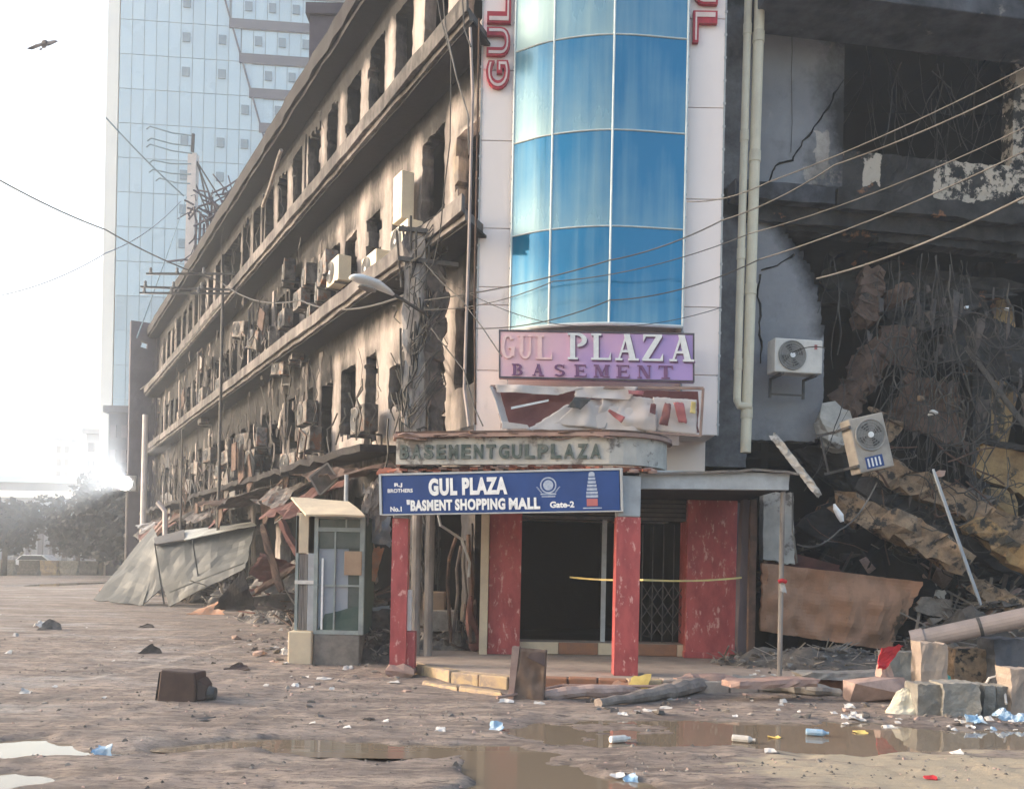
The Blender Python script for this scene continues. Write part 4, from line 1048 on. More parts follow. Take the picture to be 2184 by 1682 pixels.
# rest of the panes out of sight, joined
for r_ in range(20):
    for (px, sz) in ((394, 1), (467, 1), (516, .8)):
        zz = r_ * ph + 1.4; u = TP.hit(px, 400)[0]; u = math.floor(u / pw) * pw + .18
        if u < seam(zz) - 1.2 and proj(TP.p(u, zz))[1] < 640 and rt.random() < .8:
            inst(vent_me, 'vent_window', TP.p(u, zz, .03), (0, 0, ang), (1.05, 1, 1.0), tower)
a_, b_ = TP.p(seam(60), 60, .12), TP.p(seam(24), 24, .12)
mb = MB(); mb.bar(a_, b_, .14); mb.build('slanted_seam', m_towerb, tower)
rest = MB()
for r_ in range(0, 8):
    for c_ in range(26):
        p = TP.p(c_ * pw, r_ * ph, .0)
        rest.boxf(p + TP.d * .025, TP.d * (pw - .05), TP.n * .04, Vector((0, 0, ph - .06)))
rest.build('lower_panes', m_towerg, tower, kind='stuff')

# hazy buildings beyond the end of the street
def far_block(name, px0, px1, pytop, D, dep, mat, label, cat, rows_=3, cols_=4, extra=0):
    a = at(px0, pytop, D); b_ = at(px1, pytop, D)
    root = empty(name, ((a.x + b_.x) / 2, D, 0), label=label, category=cat)
    mb = MB(); mb.box(a.x, b_.x, D, D + dep, 0, a.z); mb.build('wall', mat, root)
    mb = MB(); mb.box(a.x - .3, b_.x + .3, D - .3, D + dep + .3, a.z + .004, a.z + .5); mb.build('roof', mat, root)
    w = (b_.x - a.x) / cols_; h = a.z / (rows_ + .6)
    mbw = MB(); mbw.box(0, w * .5, -.1, .02, 0, h * .5); me = mbw.mesh('window', m_far if mat is not m_far else m_fin)
    for r_ in range(rows_):
        for c_ in range(cols_): inst(me, 'window', (a.x + w * (c_ + .25), D - .03, h * (r_ + .6)), parent=root)
    return root
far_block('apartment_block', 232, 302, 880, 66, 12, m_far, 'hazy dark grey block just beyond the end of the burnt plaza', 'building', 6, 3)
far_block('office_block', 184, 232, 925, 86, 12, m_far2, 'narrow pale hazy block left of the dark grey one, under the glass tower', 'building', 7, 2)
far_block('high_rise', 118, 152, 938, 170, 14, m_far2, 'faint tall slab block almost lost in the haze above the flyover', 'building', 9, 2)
# elevated flyover / long low building
a, b_ = at(-420, 1008, 118), at(190, 1008, 118)
fly = empty('long_market_building', ((a.x + b_.x) / 2, 118, 0), label='long low hazy building with pale floor stripes closing off the street', category='building')
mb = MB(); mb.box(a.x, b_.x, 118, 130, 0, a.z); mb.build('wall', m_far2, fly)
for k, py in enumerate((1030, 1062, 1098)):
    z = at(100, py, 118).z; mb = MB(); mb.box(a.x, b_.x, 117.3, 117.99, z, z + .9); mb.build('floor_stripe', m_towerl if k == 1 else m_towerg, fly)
mb = MB()
for k in range(24):
    x = a.x + k * (b_.x - a.x) / 24; mb.box(x, x + .5, 117.4, 117.95, 0, at(100, 1098, 118).z)
mb.build('pillars', m_far, fly)
# left row of shops beyond frame edge (only its far end shows)
# trees
def tree(px, pyb, D, h, rad, seed, label):
    p = at(px, pyb, D); x = p.x; rr = random.Random(seed)
    root = empty('street_tree', (x, D, 0), label=label, category='tree', group='trees at the far end of the street')
    mb = MB(); top = Vector((x + rr.uniform(-.3, .3), D, h * .62))
    mb.tube([(x, D, -.05), (x + .08, D, h * .3), top], [.22, .16, .08], 8)
    for k in range(6):
        a_ = k * 1.05 + rr.random(); q = Vector((x + math.cos(a_) * rad * .6, D + math.sin(a_) * rad * .6, h * rr.uniform(.55, .85)))
        mb.tube([(x + .05, D, h * rr.uniform(.3, .5)), (Vector((x, D, h * .5)) + q) / 2, q], [.09, .06, .03], 5)
    mb.build('trunk', m_bark, root)
    mb = MB(); cl = [(Vector((x + rr.gauss(0, rad * .45), D + rr.gauss(0, rad * .45), h * rr.uniform(.45, .92))), rr.uniform(.4, .7) * rad) for _ in range(16)]
    for _ in range(4200):
        c_, r_ = rr.choice(cl); d = Vector((rr.gauss(0, 1), rr.gauss(0, 1), rr.gauss(0, .8))).normalized() * r_ * rr.uniform(.5, 1.08)
        q = c_ + d; s_ = rr.uniform(.12, .3); u = Vector((rr.gauss(0, 1), rr.gauss(0, 1), rr.gauss(0, 1))).normalized(); v = u.orthogonal().normalized()
        mb.add([q - u * s_, q + v * s_ * .6, q + u * s_, q - v * s_ * .6], [(0, 1, 2, 3)])
    mb.build('crown', m_leaf, root)
tree(165, 1180, 76, 4.6, 2.3, 1, 'small hazy tree standing farthest left of the clump beyond the glare')
tree(215, 1185, 66, 6.0, 3.6, 2, 'round dark tree in the middle of the clump, left of the glaring light')
tree(285, 1190, 56, 6.0, 3.0, 3, 'dense dark tree directly below the glaring light')
tree(8, 1180, 60, 5.2, 2.2, 4, 'dark tree cut by the left edge of the picture')

# bright glare at the end of the plaza, built as a floodlight on a pole
lp = at(266, 1030, 46)
fl = empty('floodlight', (lp.x, 46.3, 0), label='glaring white floodlight on a thin pole at the far end of the plaza', category='floodlight')
mb = MB(); mb.tube([(lp.x, 46.3, -.05), (lp.x, 46.3, lp.z + .5)], .07, 8); mb.build('pole', m_pole, fl)
mb = MB(); mb.box(lp.x - .62, lp.x + .62, 46.0, 46.2, lp.z - .42, lp.z + .42); mb.build('housing', m_dark, fl, bevel=.03)
mb = MB(); mb.tube([(lp.x, 45.97, lp.z), (lp.x, 45.99, lp.z)], .34, 24); mb.build('lamp_face', m_flood, fl)
pl_ = bpy.data.lights.new('haze_glow_spot', 'SPOT'); pl_.energy = 17000; pl_.color = (1, .95, .88); pl_.spot_size = R(88); pl_.spot_blend = .4; pl_.shadow_soft_size = .4  # spot added so that the haze glows around the glare
plo = bpy.data.objects.new('haze_glow_spot', pl_); COL.objects.link(plo); plo.location = (lp.x, 45.85, lp.z)
plo.rotation_euler = Vector((-.3, -1, .35)).to_track_quat('-Z', 'Y').to_euler(); adopt(plo, fl)

# concrete road barriers and a white car far down the street
bars = [(-95, 'grey', m_block), (-40, 'y', m_curby), (10, 'grey', m_block), (62, 'grey', m_conc2), (104, 'y', m_curby), (146, 'grey', m_block), (190, 'grey', m_conc2), (232, 'p', m_block)]
labs = ['grey', 'yellow', 'grey cut by the picture edge', 'dark grey', 'yellow', 'light grey', 'dark', 'pale grey']
for i, (px, c_, mt) in enumerate(bars):
    p = gnd(px, 1226); w = 1.35; mb = MB()
    prof = [(-.3, 0), (.3, 0), (.3, .2), (.14, .45), (.1, 1.05), (-.1, 1.05), (-.14, .45), (-.3, .2)]
    vs = [(p.x + s_ * w / 2, p.y + a_, b_) for s_ in (-1, 1) for a_, b_ in prof]; n = 8
    mb.add(vs, [tuple(range(7, -1, -1)), tuple(range(8, 16))] + [(k, (k + 1) % 8, 8 + (k + 1) % 8, 8 + k) for k in range(8)])
    desc = ['grey road barrier outside the left edge, leftmost of the row', 'faded yellow road barrier second from the left end of the row', 'grey road barrier just inside the left edge of the picture', 'dark grey road barrier just left of the yellow one under the white car',
            'faded yellow road barrier below the white car', 'light grey road barrier right of the yellow one', 'dark road barrier near the fallen orange barrel', 'pale road barrier at the right end of the row'][i]
    mb.build('road_barrier', mt, label=desc, category='barrier', group='concrete road barriers across the street', fix=True)
cp = gnd(82, 1199); D = 72; cx_ = at(82, 1190, D).x
car = empty('parked_car', (cx_, D, 0), label='small white car parked behind the yellow road barrier', category='car')
mb = MB(); prof = [(-2, .3), (-2.05, .75), (-1.5, .95), (-.95, 1.4), (.75, 1.42), (1.35, .98), (2.0, .85), (2.05, .3)]
vs = [(cx_ + a_, D + s_ * .8, b_) for s_ in (-1, 1) for a_, b_ in prof]
mb.add(vs, [tuple(range(7, -1, -1)), tuple(range(8, 16))] + [(k, (k + 1) % 8, 8 + (k + 1) % 8, 8 + k) for k in range(8)]); mb.build('body', m_carw, car, bevel=.06, fix=True)
for s_ in (-1, 1):
    for xw in (-1.3, 1.3):
        mb = MB(); mb.tube([(cx_ + xw, D + s_ * .83, .3), (cx_ + xw, D + s_ * .6, .3)], .3, 14); mb.build('wheel', m_dark, car)
mb = MB(); vs = [(cx_ + a_, D - .815, b_) for a_, b_ in ((-1.3, 1.0), (-.9, 1.33), (.68, 1.35), (1.15, 1.0))]; mb.add(vs + [Vector(v) + Vector((0, .01, 0)) for v in vs], [(0, 1, 2, 3), (7, 6, 5, 4)]); mb.build('side_window', m_glassd, car)
p = gnd(247, 1216); mb = MB(); mb.lathe([(.28, 0), (.3, .05), (.27, .4), (.3, .45), (.28, .85), (.26, .9)], (p.x, p.y, -.02), 12); mb.build('barrel', m_lito, label='orange barrel standing in the road left of the collapsed sheets', category='barrel')
p = gnd(228, 1216); mb = MB(); mb.lathe([(.26, 0), (.28, .5), (.3, .55), (.24, 1.0), (.1, 1.05)], (p.x, p.y, -.02), 12); mb.build('barrel', m_rust, label='rust-brown barrel beside the orange one', category='barrel')

# poles of the street
def crossarm_pole(px, pyb, pyt, D, r, arms, name, label, mat):
    b_ = at(px, pyt, D); root = empty(name, (b_.x, D, 0), label=label, category='pole')
    mb = MB(); mb.tube([(b_.x, D, -.05), (b_.x, D, b_.z * .5), (b_.x, D, b_.z)], [r * 1.3, r * 1.1, r], 10); mb.build('pole', mat, root)
    for (xl, yl, xr, yr) in arms:
        mb = MB(); mb.bar(at(xl, yl, D - .1), at(xr, yr, D - .1), .06); mb.build('crossarm', m_dark, root)
        for t in (.05, .35, .65):
            q = at(xl, yl, D - .1).lerp(at(xr, yr, D - .1), t); mb = MB(); mb.lathe([(.04, 0), (.06, .05), (.04, .1), (.05, .16), (.02, .2)], q, 8); mb.build('insulator', m_grill, root)
    return root
crossarm_pole(476, 0, 580, 28, .045, [(312, 584, 500, 584), (300, 612, 500, 618), (298, 625, 490, 626)], 'utility_pole', 'dark utility pole with three long crossarms reaching left over the street', m_dark)
crossarm_pole(389, 0, 915, 33, .036, [], 'utility_pole', 'plain dark pole in front of the far half of the burnt facade', m_dark)
crossarm_pole(310, 0, 884, 44, .13, [], 'light_pole', 'pale lit pole just right of the glaring floodlight', m_polepale)
crossarm_pole(739, 0, 1012, 15.5, .035, [], 'thin_pole', 'thin grey pole rising behind the guard booth roof', m_grey_paint)
# rooftop mast with wire racks
b0_, b1_ = at(402, 640, 44), at(413, 330, 44)
mast = empty('roof_mast', (b0_.x, 44, 13.3), label='pale square mast with wire racks standing above the far roof line', category='mast')
mb = MB(); mb.bar((b0_.x, 44, 11), (b1_.x, 44, b1_.z), .42); mb.build('mast_body', m_polepale, mast)
mb = MB(); mb.bar((b1_.x + .05, 43.7, b1_.z), (b1_.x + .08, 43.7, at(411, 292, 44).z), .12); mb.build('top_rod', m_dark, mast)
for k, (xl, yl, xr, yr) in enumerate(((320, 270, 412, 290), (322, 295, 412, 312), (320, 308, 410, 328), (326, 342, 408, 350), (326, 362, 408, 372), (340, 380, 406, 392))):
    a_, c_ = at(xl, yl, 43.8), at(xr, yr, 43.8); mb = MB(); mb.tube([at(xl - 8, yl + 6, 43.8), a_, a_.lerp(c_, .5) - Vector((0, 0, .08)), c_], .035, 5); mb.build('rack_wire', m_towerm, mast)
for k, (x0_, y0_, x1_, y1_) in enumerate(((412, 330, 470, 470), (420, 345, 480, 440), (412, 380, 462, 500), (424, 352, 445, 450))):
    mb = MB(); mb.bar(at(x0_, y0_, 43.9), at(x1_, y1_, 43.9), .07); mb.build('stay', m_dark, mast)
# roof clutter: burnt netting on frames behind the roof line
rr = random.Random(8); mb = MB()
for k in range(90):
    a_ = at(rr.uniform(410, 520), rr.uniform(400, 560), 40); c_ = a_ + Vector((rr.uniform(-1.4, 1.4), rr.uniform(-.5, .5), rr.uniform(-1.2, 1.2)))
    mb.tube([a_, a_.lerp(c_, .5) + Vector((rr.uniform(-.2, .2), 0, rr.uniform(-.2, .2))), c_], .02 + .03 * rr.random(), 4)
for k in range(14):
    a_ = at(412 + k * 8, 600, 40.3); mb.bar((a_.x, 40.3, 12.8), (a_.x + .1, 40.3, at(412 + k * 8, 420 + 60 * rr.random(), 40.3).z), .08)
mb.build('roof_frame_tangle', m_fin, label='tangle of burnt framework and netting on the far roof beside the pale mast', category='framework')

# ================================================================== SIGNS
class Frame:
    def __init__(s, bl, br, tl): s.o = Vector(bl); s.x = (Vector(br) - s.o); s.y = (Vector(tl) - s.o); s.W = s.x.length; s.H = s.y.length; s.x.normalize(); s.y.normalize(); s.n = s.x.cross(s.y).normalized()
    def P(s, u, v, n=0): return s.o + s.x * u * s.W + s.y * v * s.H + s.n * n
    def text(s, mb, t, u0, v0, u1, v1, n=.003, depth=0, bold=.03, mi=0, sp=1.0): add_text(mb, t, s.P(u0, v0, n), s.x, s.y, (u1 - u0) * s.W, (v1 - v0) * s.H, depth, bold, sp, mi, s.n)
    def poly(s, mb, pts, n=.004, mi=0): mb.add([s.P(u, v, n) for u, v in pts], [tuple(range(len(pts)))], mi)
    def box(s, mb, u0, v0, u1, v1, n0, n1, mi=0): mb.boxf(s.P(u0, v0, n0), s.x * (u1 - u0) * s.W, s.y * (v1 - v0) * s.H, s.n * (n1 - n0), mi)
# pink and lilac sign with serif letters
fr = Frame(at(1064, 806, 13.72), at(1481, 815, 13.55), at(1064, 703, 13.72))
m_pink = bpy.data.materials.new('faded_pink_lilac_face'); m_pink.use_nodes = True; nt = m_pink.node_tree; L = nt.links; b = nt.nodes['Principled BSDF']; b.inputs['Roughness'].default_value = .45
geo = _n(nt, 'ShaderNodeNewGeometry'); dp = _n(nt, 'ShaderNodeVectorMath', operation='DOT_PRODUCT'); sb_ = _n(nt, 'ShaderNodeVectorMath', operation='SUBTRACT'); sb_.inputs[1].default_value = fr.o
L.new(geo.outputs['Position'], sb_.inputs[0]); L.new(sb_.outputs[0], dp.inputs[0]); dp.inputs[1].default_value = fr.x / fr.W
nz = _n(nt, 'ShaderNodeTexNoise'); nz.inputs['Scale'].default_value = 1.6; nz.inputs['Detail'].default_value = 5; L.new(geo.outputs['Position'], nz.inputs[0])
sz_ = _n(nt, 'ShaderNodeVectorMath', operation='DOT_PRODUCT'); L.new(sb_.outputs[0], sz_.inputs[0]); sz_.inputs[1].default_value = fr.y / fr.H
a1_ = _n(nt, 'ShaderNodeMath', operation='MULTIPLY_ADD'); L.new(nz.outputs[0], a1_.inputs[0]); a1_.inputs[1].default_value = .7; L.new(dp.outputs['Value'], a1_.inputs[2])
a2_ = _n(nt, 'ShaderNodeMath', operation='MULTIPLY_ADD'); L.new(sz_.outputs['Value'], a2_.inputs[0]); a2_.inputs[1].default_value = -.25; L.new(a1_.outputs[0], a2_.inputs[2])
cr_ = _n(nt, 'ShaderNodeValToRGB'); L.new(a2_.outputs[0], cr_.inputs[0]); e_ = cr_.color_ramp.elements; e_[0].position = .25; e_[0].color = (.80, .50, .53, 1); e_[1].position = 1.15 if False else 1.0; e_[1].color = (.40, .27, .56, 1)
e2_ = cr_.color_ramp.elements.new(.6); e2_.color = (.66, .38, .53, 1); L.new(cr_.outputs[0], b.inputs['Base Color'])
sg = empty('plaza_sign', fr.P(.5, 0, -.1), label='pink and lilac sign board reading GUL PLAZA BASEMENT under the blue glass', category='sign')
mb = MB(); fr.box(mb, 0, 0, 1, 1, -.12, 0); mb.build('sign_box', m_pink, sg, bevel=.008)
mb = MB(); t_ = .012
for (u0, v0, u1, v1) in ((0, 0, 1, .035), (0, .965, 1, 1), (0, .035, .008, .965), (.992, .035, 1, .965)): fr.box(mb, u0, v0, u1, v1, .001, .012)
mb.build('sign_edge', MATS['purple_grey_wall'], sg)
mats_ = {}
def sletter(ch, u0, v0, u1, v1, mat, dep, name='letter', out=None):
    P = []; fs = []
    for poly in serif(ch):
        k = len(P); P += [fr.P(u0 + (u1 - u0) * q.x, v0 + (v1 - v0) * q.y, .004) for q in poly]; fs.append(tuple(range(k, k + len(poly))))
    # thick separate prisms so strokes overlap without sharing a plane
    mb = MB()
    for i, f in enumerate(fs):
        d = dep + i * .0006; q = [P[j] for j in f]; n = len(q); mb.add(q + [p + fr.n * d for p in q], [tuple(range(n - 1, -1, -1)), tuple(range(n, 2 * n))] + [(j, (j + 1) % n, n + (j + 1) % n, n + j) for j in range(n)])
    o = mb.build(name, mat, sg, fix=True); return o
m_purp = M('purple_letter', (0.16, 0.07, 0.17), (0.22, 0.1, 0.2), 6, rough=.5, bump=0)
m_pinkl = M('faded_pink_letter', (0.88, 0.62, 0.6), (0.8, 0.5, 0.5), 6, rough=.5, bump=0)
for ch, u0, u1 in (('G', .01, .085), ('U', .10, .175), ('L', .19, .275)): sletter(ch, u0, .40, u1, .90, m_pinkl, .02)
for ch, u0, u1 in (('P', .355, .455), ('L', .475, .575), ('A', .60, .715), ('Z', .735, .84), ('A', .875, .995)):
    sletter(ch, u0 + .006, .385, u1 + .006, .925, m_purp, .012, 'letter_shadow'); sletter(ch, u0, .41, u1, .95, m_whitep, .03)
for i, ch in enumerate('BASEMENT'):
    c_ = .095 + i * .1085; w_ = .028 + .0012 * i
    if ch == 'M': w_ *= 1.25
    sletter(ch, c_ - w_, .06, c_ + w_, .30 + .012 * i * .3, m_purp, .015)
# torn billboard below it
fr2 = Frame(at(1075, 912, 13.6), at(1492, 930, 13.5), at(1048, 822, 13.6))
bb = empty('torn_billboard', fr2.P(.5, 0, -.1), label='torn billboard with maroon and white shreds of print under the pink sign', category='billboard')
mb = MB(); mb.sheet([at(1070, 912, 13.66), at(1488, 922, 13.6), at(1488, 835, 13.6), at(1052, 826, 13.66)], 20, 6, .03, .03, 3, .01); mb.build('backing_sheet', m_maroon, bb)
mb = MB(); mb.bar(at(1046, 824, 13.5), at(1500, 828, 13.42), .04); mb.bar(at(1500, 828, 13.42), at(1494, 930, 13.42), .035); mb.bar(at(1380, 921, 13.42), at(1494, 930, 13.42), .03); mb.build('metal_frame', m_pinkw, bb)
mb = MB(); mb.sheet([at(1090, 868, 13.5), at(1170, 852, 13.5), at(1170, 856, 13.5), at(1090, 873, 13.5)], 4, 1, .01, .02, 3); mb.build('frame_rod', m_whitep, bb)
for i, (q, am) in enumerate((
    ([(1120, 918), (1410, 924), (1350, 868), (1210, 862)], .05), ([(1180, 905), (1290, 915), (1330, 835), (1235, 858)], .12), ([(1270, 900), (1400, 922), (1400, 850), (1290, 838)], .14),
    ([(1400, 918), (1486, 928), (1486, 852), (1392, 846)], .03), ([(1060, 836), (1190, 842), (1250, 826), (1056, 820)], .08), ([(1225, 846), (1345, 852), (1360, 824), (1230, 824)], .08), ([(1070, 914), (1130, 914), (1125, 906), (1070, 898)], .02))):
    mb = MB(); mb.sheet([at(x, y, 13.5 - .02 * i) for x, y in q], 26, 14, am * .8, .006, i + 40, .012, freq=1.9); mb.build('torn_print', m_tarp, bb, smooth=True)
for i, (q, mt) in enumerate((([(1405, 905), (1425, 908), (1432, 862), (1418, 858)], m_maroon), ([(1448, 900), (1466, 902), (1458, 858), (1436, 858)], m_redp), ([(1385, 880), (1398, 884), (1400, 862), (1388, 860)], m_maroon), ([(1325, 902), (1334, 890), (1300, 872), (1296, 876)], m_redp),
                             ([(1210, 868), (1240, 872), (1262, 850), (1225, 846)], m_dark), ([(1472, 880), (1484, 882), (1484, 858), (1474, 856)], m_yellowp), ([(1340, 840), (1372, 842), (1374, 834), (1340, 832)], m_redp))):
    mb = MB(); mb.sheet([at(x, y, 13.33) for x, y in q], 10, 10, .06, .006, i + 60, .03, freq=3); mb.build('print_shred', mt, bb, smooth=True)
# maroon side flap and pole
mb = MB(); mb.sheet([at(1078, 914, 13.4), at(1092, 914, 13.6), at(1062, 826, 13.6), at(1046, 822, 13.4)], 4, 8, .04, .01, 71, .02); mb.build('curled_flap', m_tarp, bb)

# blue sign
fr3 = Frame(at(816, 1096, 11.95), at(1323, 1088, 11.36), at(814, 1014, 11.95))
bs = empty('blue_shop_sign', fr3.P(.5, 0, -.08), label='blue sign reading GUL PLAZA BASMENT SHOPPING MALL Gate-2 across the porch', category='sign')
mb = MB(); fr3.box(mb, 0, 0, 1, 1, -.1, 0); mb.build('sign_box', m_blue, bs, bevel=.01)
mb = MB()
for (u0, v0, u1, v1) in ((-.002, -.03, 1.002, .0), (-.002, 1.0, 1.002, 1.05), (-.012, -.02, -.002, 1.04), (1.002, -.03, 1.012, 1.05)): fr3.box(mb, u0, v0, u1, v1, -.1, .012)
mb.build('sign_frame', MATS['grey_painted_concrete'], bs)
mb = MB(); fr3.text(mb, 'GUL PLAZA', .205, .45, .54, .90, depth=.008, bold=.055, sp=1.12); mb.build('lettering', m_whitep, bs)
mb = MB(); fr3.text(mb, '"BASMENT', .108, .065, .305, .36, depth=.008, bold=.05, sp=1.1); fr3.text(mb, 'SHOPPING', .317, .065, .530, .36, depth=.008, bold=.05, sp=1.1); fr3.text(mb, 'MALL', .545, .065, .675, .36, depth=.008, bold=.05, sp=1.1); mb.build('lettering', m_whitep, bs)
mb = MB(); fr3.text(mb, 'Gate-2', .715, .09, .815, .25, bold=.04); mb.build('lettering', m_whitep, bs)
mb = MB(); fr3.text(mb, 'No.1', .035, .06, .085, .19, bold=.04); mb.build('lettering', m_whitep, bs)
mb = MB(); fr3.text(mb, 'R.J', .055, .68, .09, .80, bold=.04); fr3.text(mb, 'BROTHERS', .025, .55, .135, .65, bold=.03); mb.build('lettering', m_whitep, bs)
# round seal with wreath and ribbon
mb = MB(); cx_, cy_ = .71, .66
def ell(cx_, cy_, rx, ry, a0, a1, n=16): return [(cx_ + rx * math.cos(R(a0 + (a1 - a0) * k / n)), cy_ + ry * math.sin(R(a0 + (a1 - a0) * k / n))) for k in range(n + 1)]
for k in range(20):
    A, B = k * 18, (k + 1) * 18; f_ = lambda g, q: (cx_ + .034 * q * math.cos(R(g)), cy_ + .205 * q * math.sin(R(g)))
    fr3.poly(mb, [f_(A, 1), f_(B, 1), f_(B, .84), f_(A, .84)], .003)
fr3.poly(mb, ell(cx_, cy_, .021, .13, 0, 330), .003)
for sgn in (-1, 1):
    for k in range(5): fr3.box(mb, cx_ + sgn * (.03 + .004 * k) - .003, .48 + .03 * k, cx_ + sgn * (.03 + .004 * k) + .003, .50 + .03 * k, .002, .005)
fr3.box(mb, cx_ - .032, .42, cx_ + .032, .46, .002, .004); fr3.box(mb, cx_ - .028, .36, cx_ + .028, .395, .002, .004); mb.build('round_seal', m_silver, bs)
# stacked tower mark
mb = MB(); cx_ = .888
for k in range(7):
    w_ = .012 + .0022 * min(k, 5) if k < 6 else .024; v1 = .92 - k * .088; fr3.box(mb, cx_ - w_, v1 - .062, cx_ + w_, v1, .002, .005)
fr3.poly(mb, ell(cx_, .915, .012, .06, 0, 180, 8), .0035); mb.build('tower_mark', m_silver, bs)
mb = MB(); fr3.box(mb, cx_ - .022, .12, cx_ + .022, .30, .002, .006); mb.build('tower_mark_base', m_redp, bs)
mb = MB(); fr3.box(mb, cx_ - .038, .055, cx_ + .038, .085, .002, .005); mb.build('tower_mark_line', m_silver, bs)

# ================================================================== AIR CONDITIONERS
def make_ac(name, mat, label, loc, rz, mark=None, burnt=False):
    root = empty(name, (0, 0, 0), label=label, category='air conditioner')
    mb = MB(); mb.box(-.42, .42, -.15, .15, 0, .56); mb.build('casing', mat, root, bevel=.02, local=True)
    mb = MB(); cx_, cz_ = -.12, .285
    n = 28
    for rr_, t_ in ((.235, .012), (.19, .006), (.15, .006), (.11, .006), (.07, .006)):
        mb.tube([(cx_ + rr_ * math.cos(k * math.tau / n), -.165, cz_ + rr_ * math.sin(k * math.tau / n)) for k in range(n + 1)], t_, 4, cap=False)
    for k in range(14):
        a_ = k * math.tau / 14; mb.tube([(cx_ + .05 * math.cos(a_), -.168, cz_ + .05 * math.sin(a_)), (cx_ + .235 * math.cos(a_ + .5), -.166, cz_ + .235 * math.sin(a_ + .5))], .004, 4)
    mb.build('fan_grille', m_grill, root, local=True)
    mb = MB(); mb.tube([(cx_, -.152, cz_), (cx_, -.156, cz_)], .225, 28); o = mb.build('fan_opening', m_grill if not burnt else m_dark, root, local=True)
    mb = MB(); mb.tube([(cx_, -.17, cz_), (cx_, -.185, cz_)], .045, 14); mb.build('hub', m_whitep if not burnt else m_dark, root, local=True)
    for k in range(4):
        mb = MB(); a_ = k * math.tau / 4 + .3; p = [Vector((cx_ + r_ * math.cos(a_ + d_), -.160, cz_ + r_ * math.sin(a_ + d_))) for r_, d_ in ((.05, -.2), (.2, -.25), (.2, .45), (.05, .3))]
        mb.add(p + [q + Vector((0, -.002, 0)) for q in p], [(0, 1, 2, 3), (7, 6, 5, 4)]); mb.build('fan_blade', m_dark, root, local=True)
    mb = MB()
    for xx_ in (-.3, .3): mb.box(xx_ - .02, xx_ + .02, -.2, .28, -.05, -.012); mb.box(xx_ - .02, xx_ + .02, .25, .28, -.35, -.012)
    mb.box(-.28, .28, .255, .275, -.3, -.27)
    mb.build('bracket', m_dark, root, local=True)
    if mark == 'blue':
        mb = MB(); mb.box(.2, .38, -.156, -.151, .12, .40); mb.build('blue_label', m_blue, root, local=True)
        mb = MB()
        for k in range(4): mb.box(.225, .355, -.159, -.1565, .15 + .06 * k, .175 + .06 * k)
        mb.build('label_print', m_whitep, root, local=True)
    if mark == 'red':
        mb = MB(); mb.box(.27, .32, -.156, -.151, .40, .48); mb.build('brand_mark', m_redp, root, local=True)
    root.location = loc; root.rotation_euler = (0, 0, rz); return root
p = at(1688, 803, 15.0)
ac1 = make_ac('air_conditioner', m_ac, 'clean white outdoor unit fixed to the grey wall right of the cream pipes', (p.x, 14.85, p.z), R(9), 'red')
p = at(1838, 1000, 13.6); ac2 = make_ac('air_conditioner', m_acd, 'tilted outdoor unit with a blue label dangling over the broken slabs', (p.x + .05, 13.6, p.z), 0, 'blue')
ac2.rotation_euler = (R(-8), R(74), R(-6)); ac2.location = (at(1812, 955, 13.6).x, 13.6, at(1812, 955, 13.6).z)
ac2.rotation_euler = (R(-6), R(76), R(0))
acb = make_ac('air_conditioner', m_acburnt, 'x', (0, 0, 0), 0, None, True)
acw = make_ac('air_conditioner', m_cream, 'x', (0, 0, 0), 0, None, False)
for o in (acb, acw): note_kids(o)
FZ = LANG - math.pi   # front towards the street
def put_ac(src, px, py, label, group=None, off=.32, rot=(0, 0, 0), sc=1.0, first=False):
    q = PL.hw(px, py, off); o = src if first else dup(src, q)
    o.location = q; o.rotation_euler = (rot[0], rot[1], FZ + rot[2]); o.scale = (sc, sc, sc); o['label'] = label
    if group: o['group'] = group
    elif 'group' in o: del o['group']
    return o
put_ac(acw, 866, 548, 'cream outdoor unit on the second ledge, just above the wire-wrapped pole', off=.35, first=True)
put_ac(acw, 800, 604, 'cream outdoor unit standing on the ledge behind the street lamp head')
put_ac(acw, 853, 604, 'cream outdoor unit between the lamp head and the wire-wrapped pole', off=.3)
put_ac(acw, 722, 608, 'pale scorched outdoor unit left of the lamp head on the second storey')
put_ac(acb, 776, 925, 'burnt round-backed outdoor unit hanging just above the booth side of the porch', first=True, off=.4)
put_ac(acb, 662, 962, 'burnt outdoor unit below the third-row window left of the thin pole', off=.4)
put_ac(acb, 655, 905, 'burnt outdoor unit tucked in a window left of the thin pole', off=.2)
G_ = 'burnt outdoor units on the far facade'
rr = random.Random(21)
spots = [(612, 700), (640, 660), (590, 745), (548, 745), (520, 790), (560, 700), (690, 650), (668, 690), (628, 772), (500, 905), (470, 840), (455, 870), (430, 905), (515, 720), (585, 655), (660, 615), (700, 600), (560, 960), (540, 1000), (590, 1000), (520, 960), (480, 990), (440, 860), (405, 905), (385, 900), (450, 985), (420, 1010), (625, 1010), (505, 1020), (640, 560), (600, 800), (470, 1020), (430, 780), (620, 605)]
for i, (px, py) in enumerate(spots):
    if i % 5 == 4: continue
    o = put_ac(acb, px + rr.uniform(-5, 5), py, 'burnt brown outdoor unit hanging on the sooty facade left of the thin pole', G_, off=rr.uniform(.2, .45), rot=(0, rr.uniform(-.3, .3) if rr.random() < .4 else 0, rr.uniform(-.3, .3)), sc=rr.uniform(.75, 1.05))
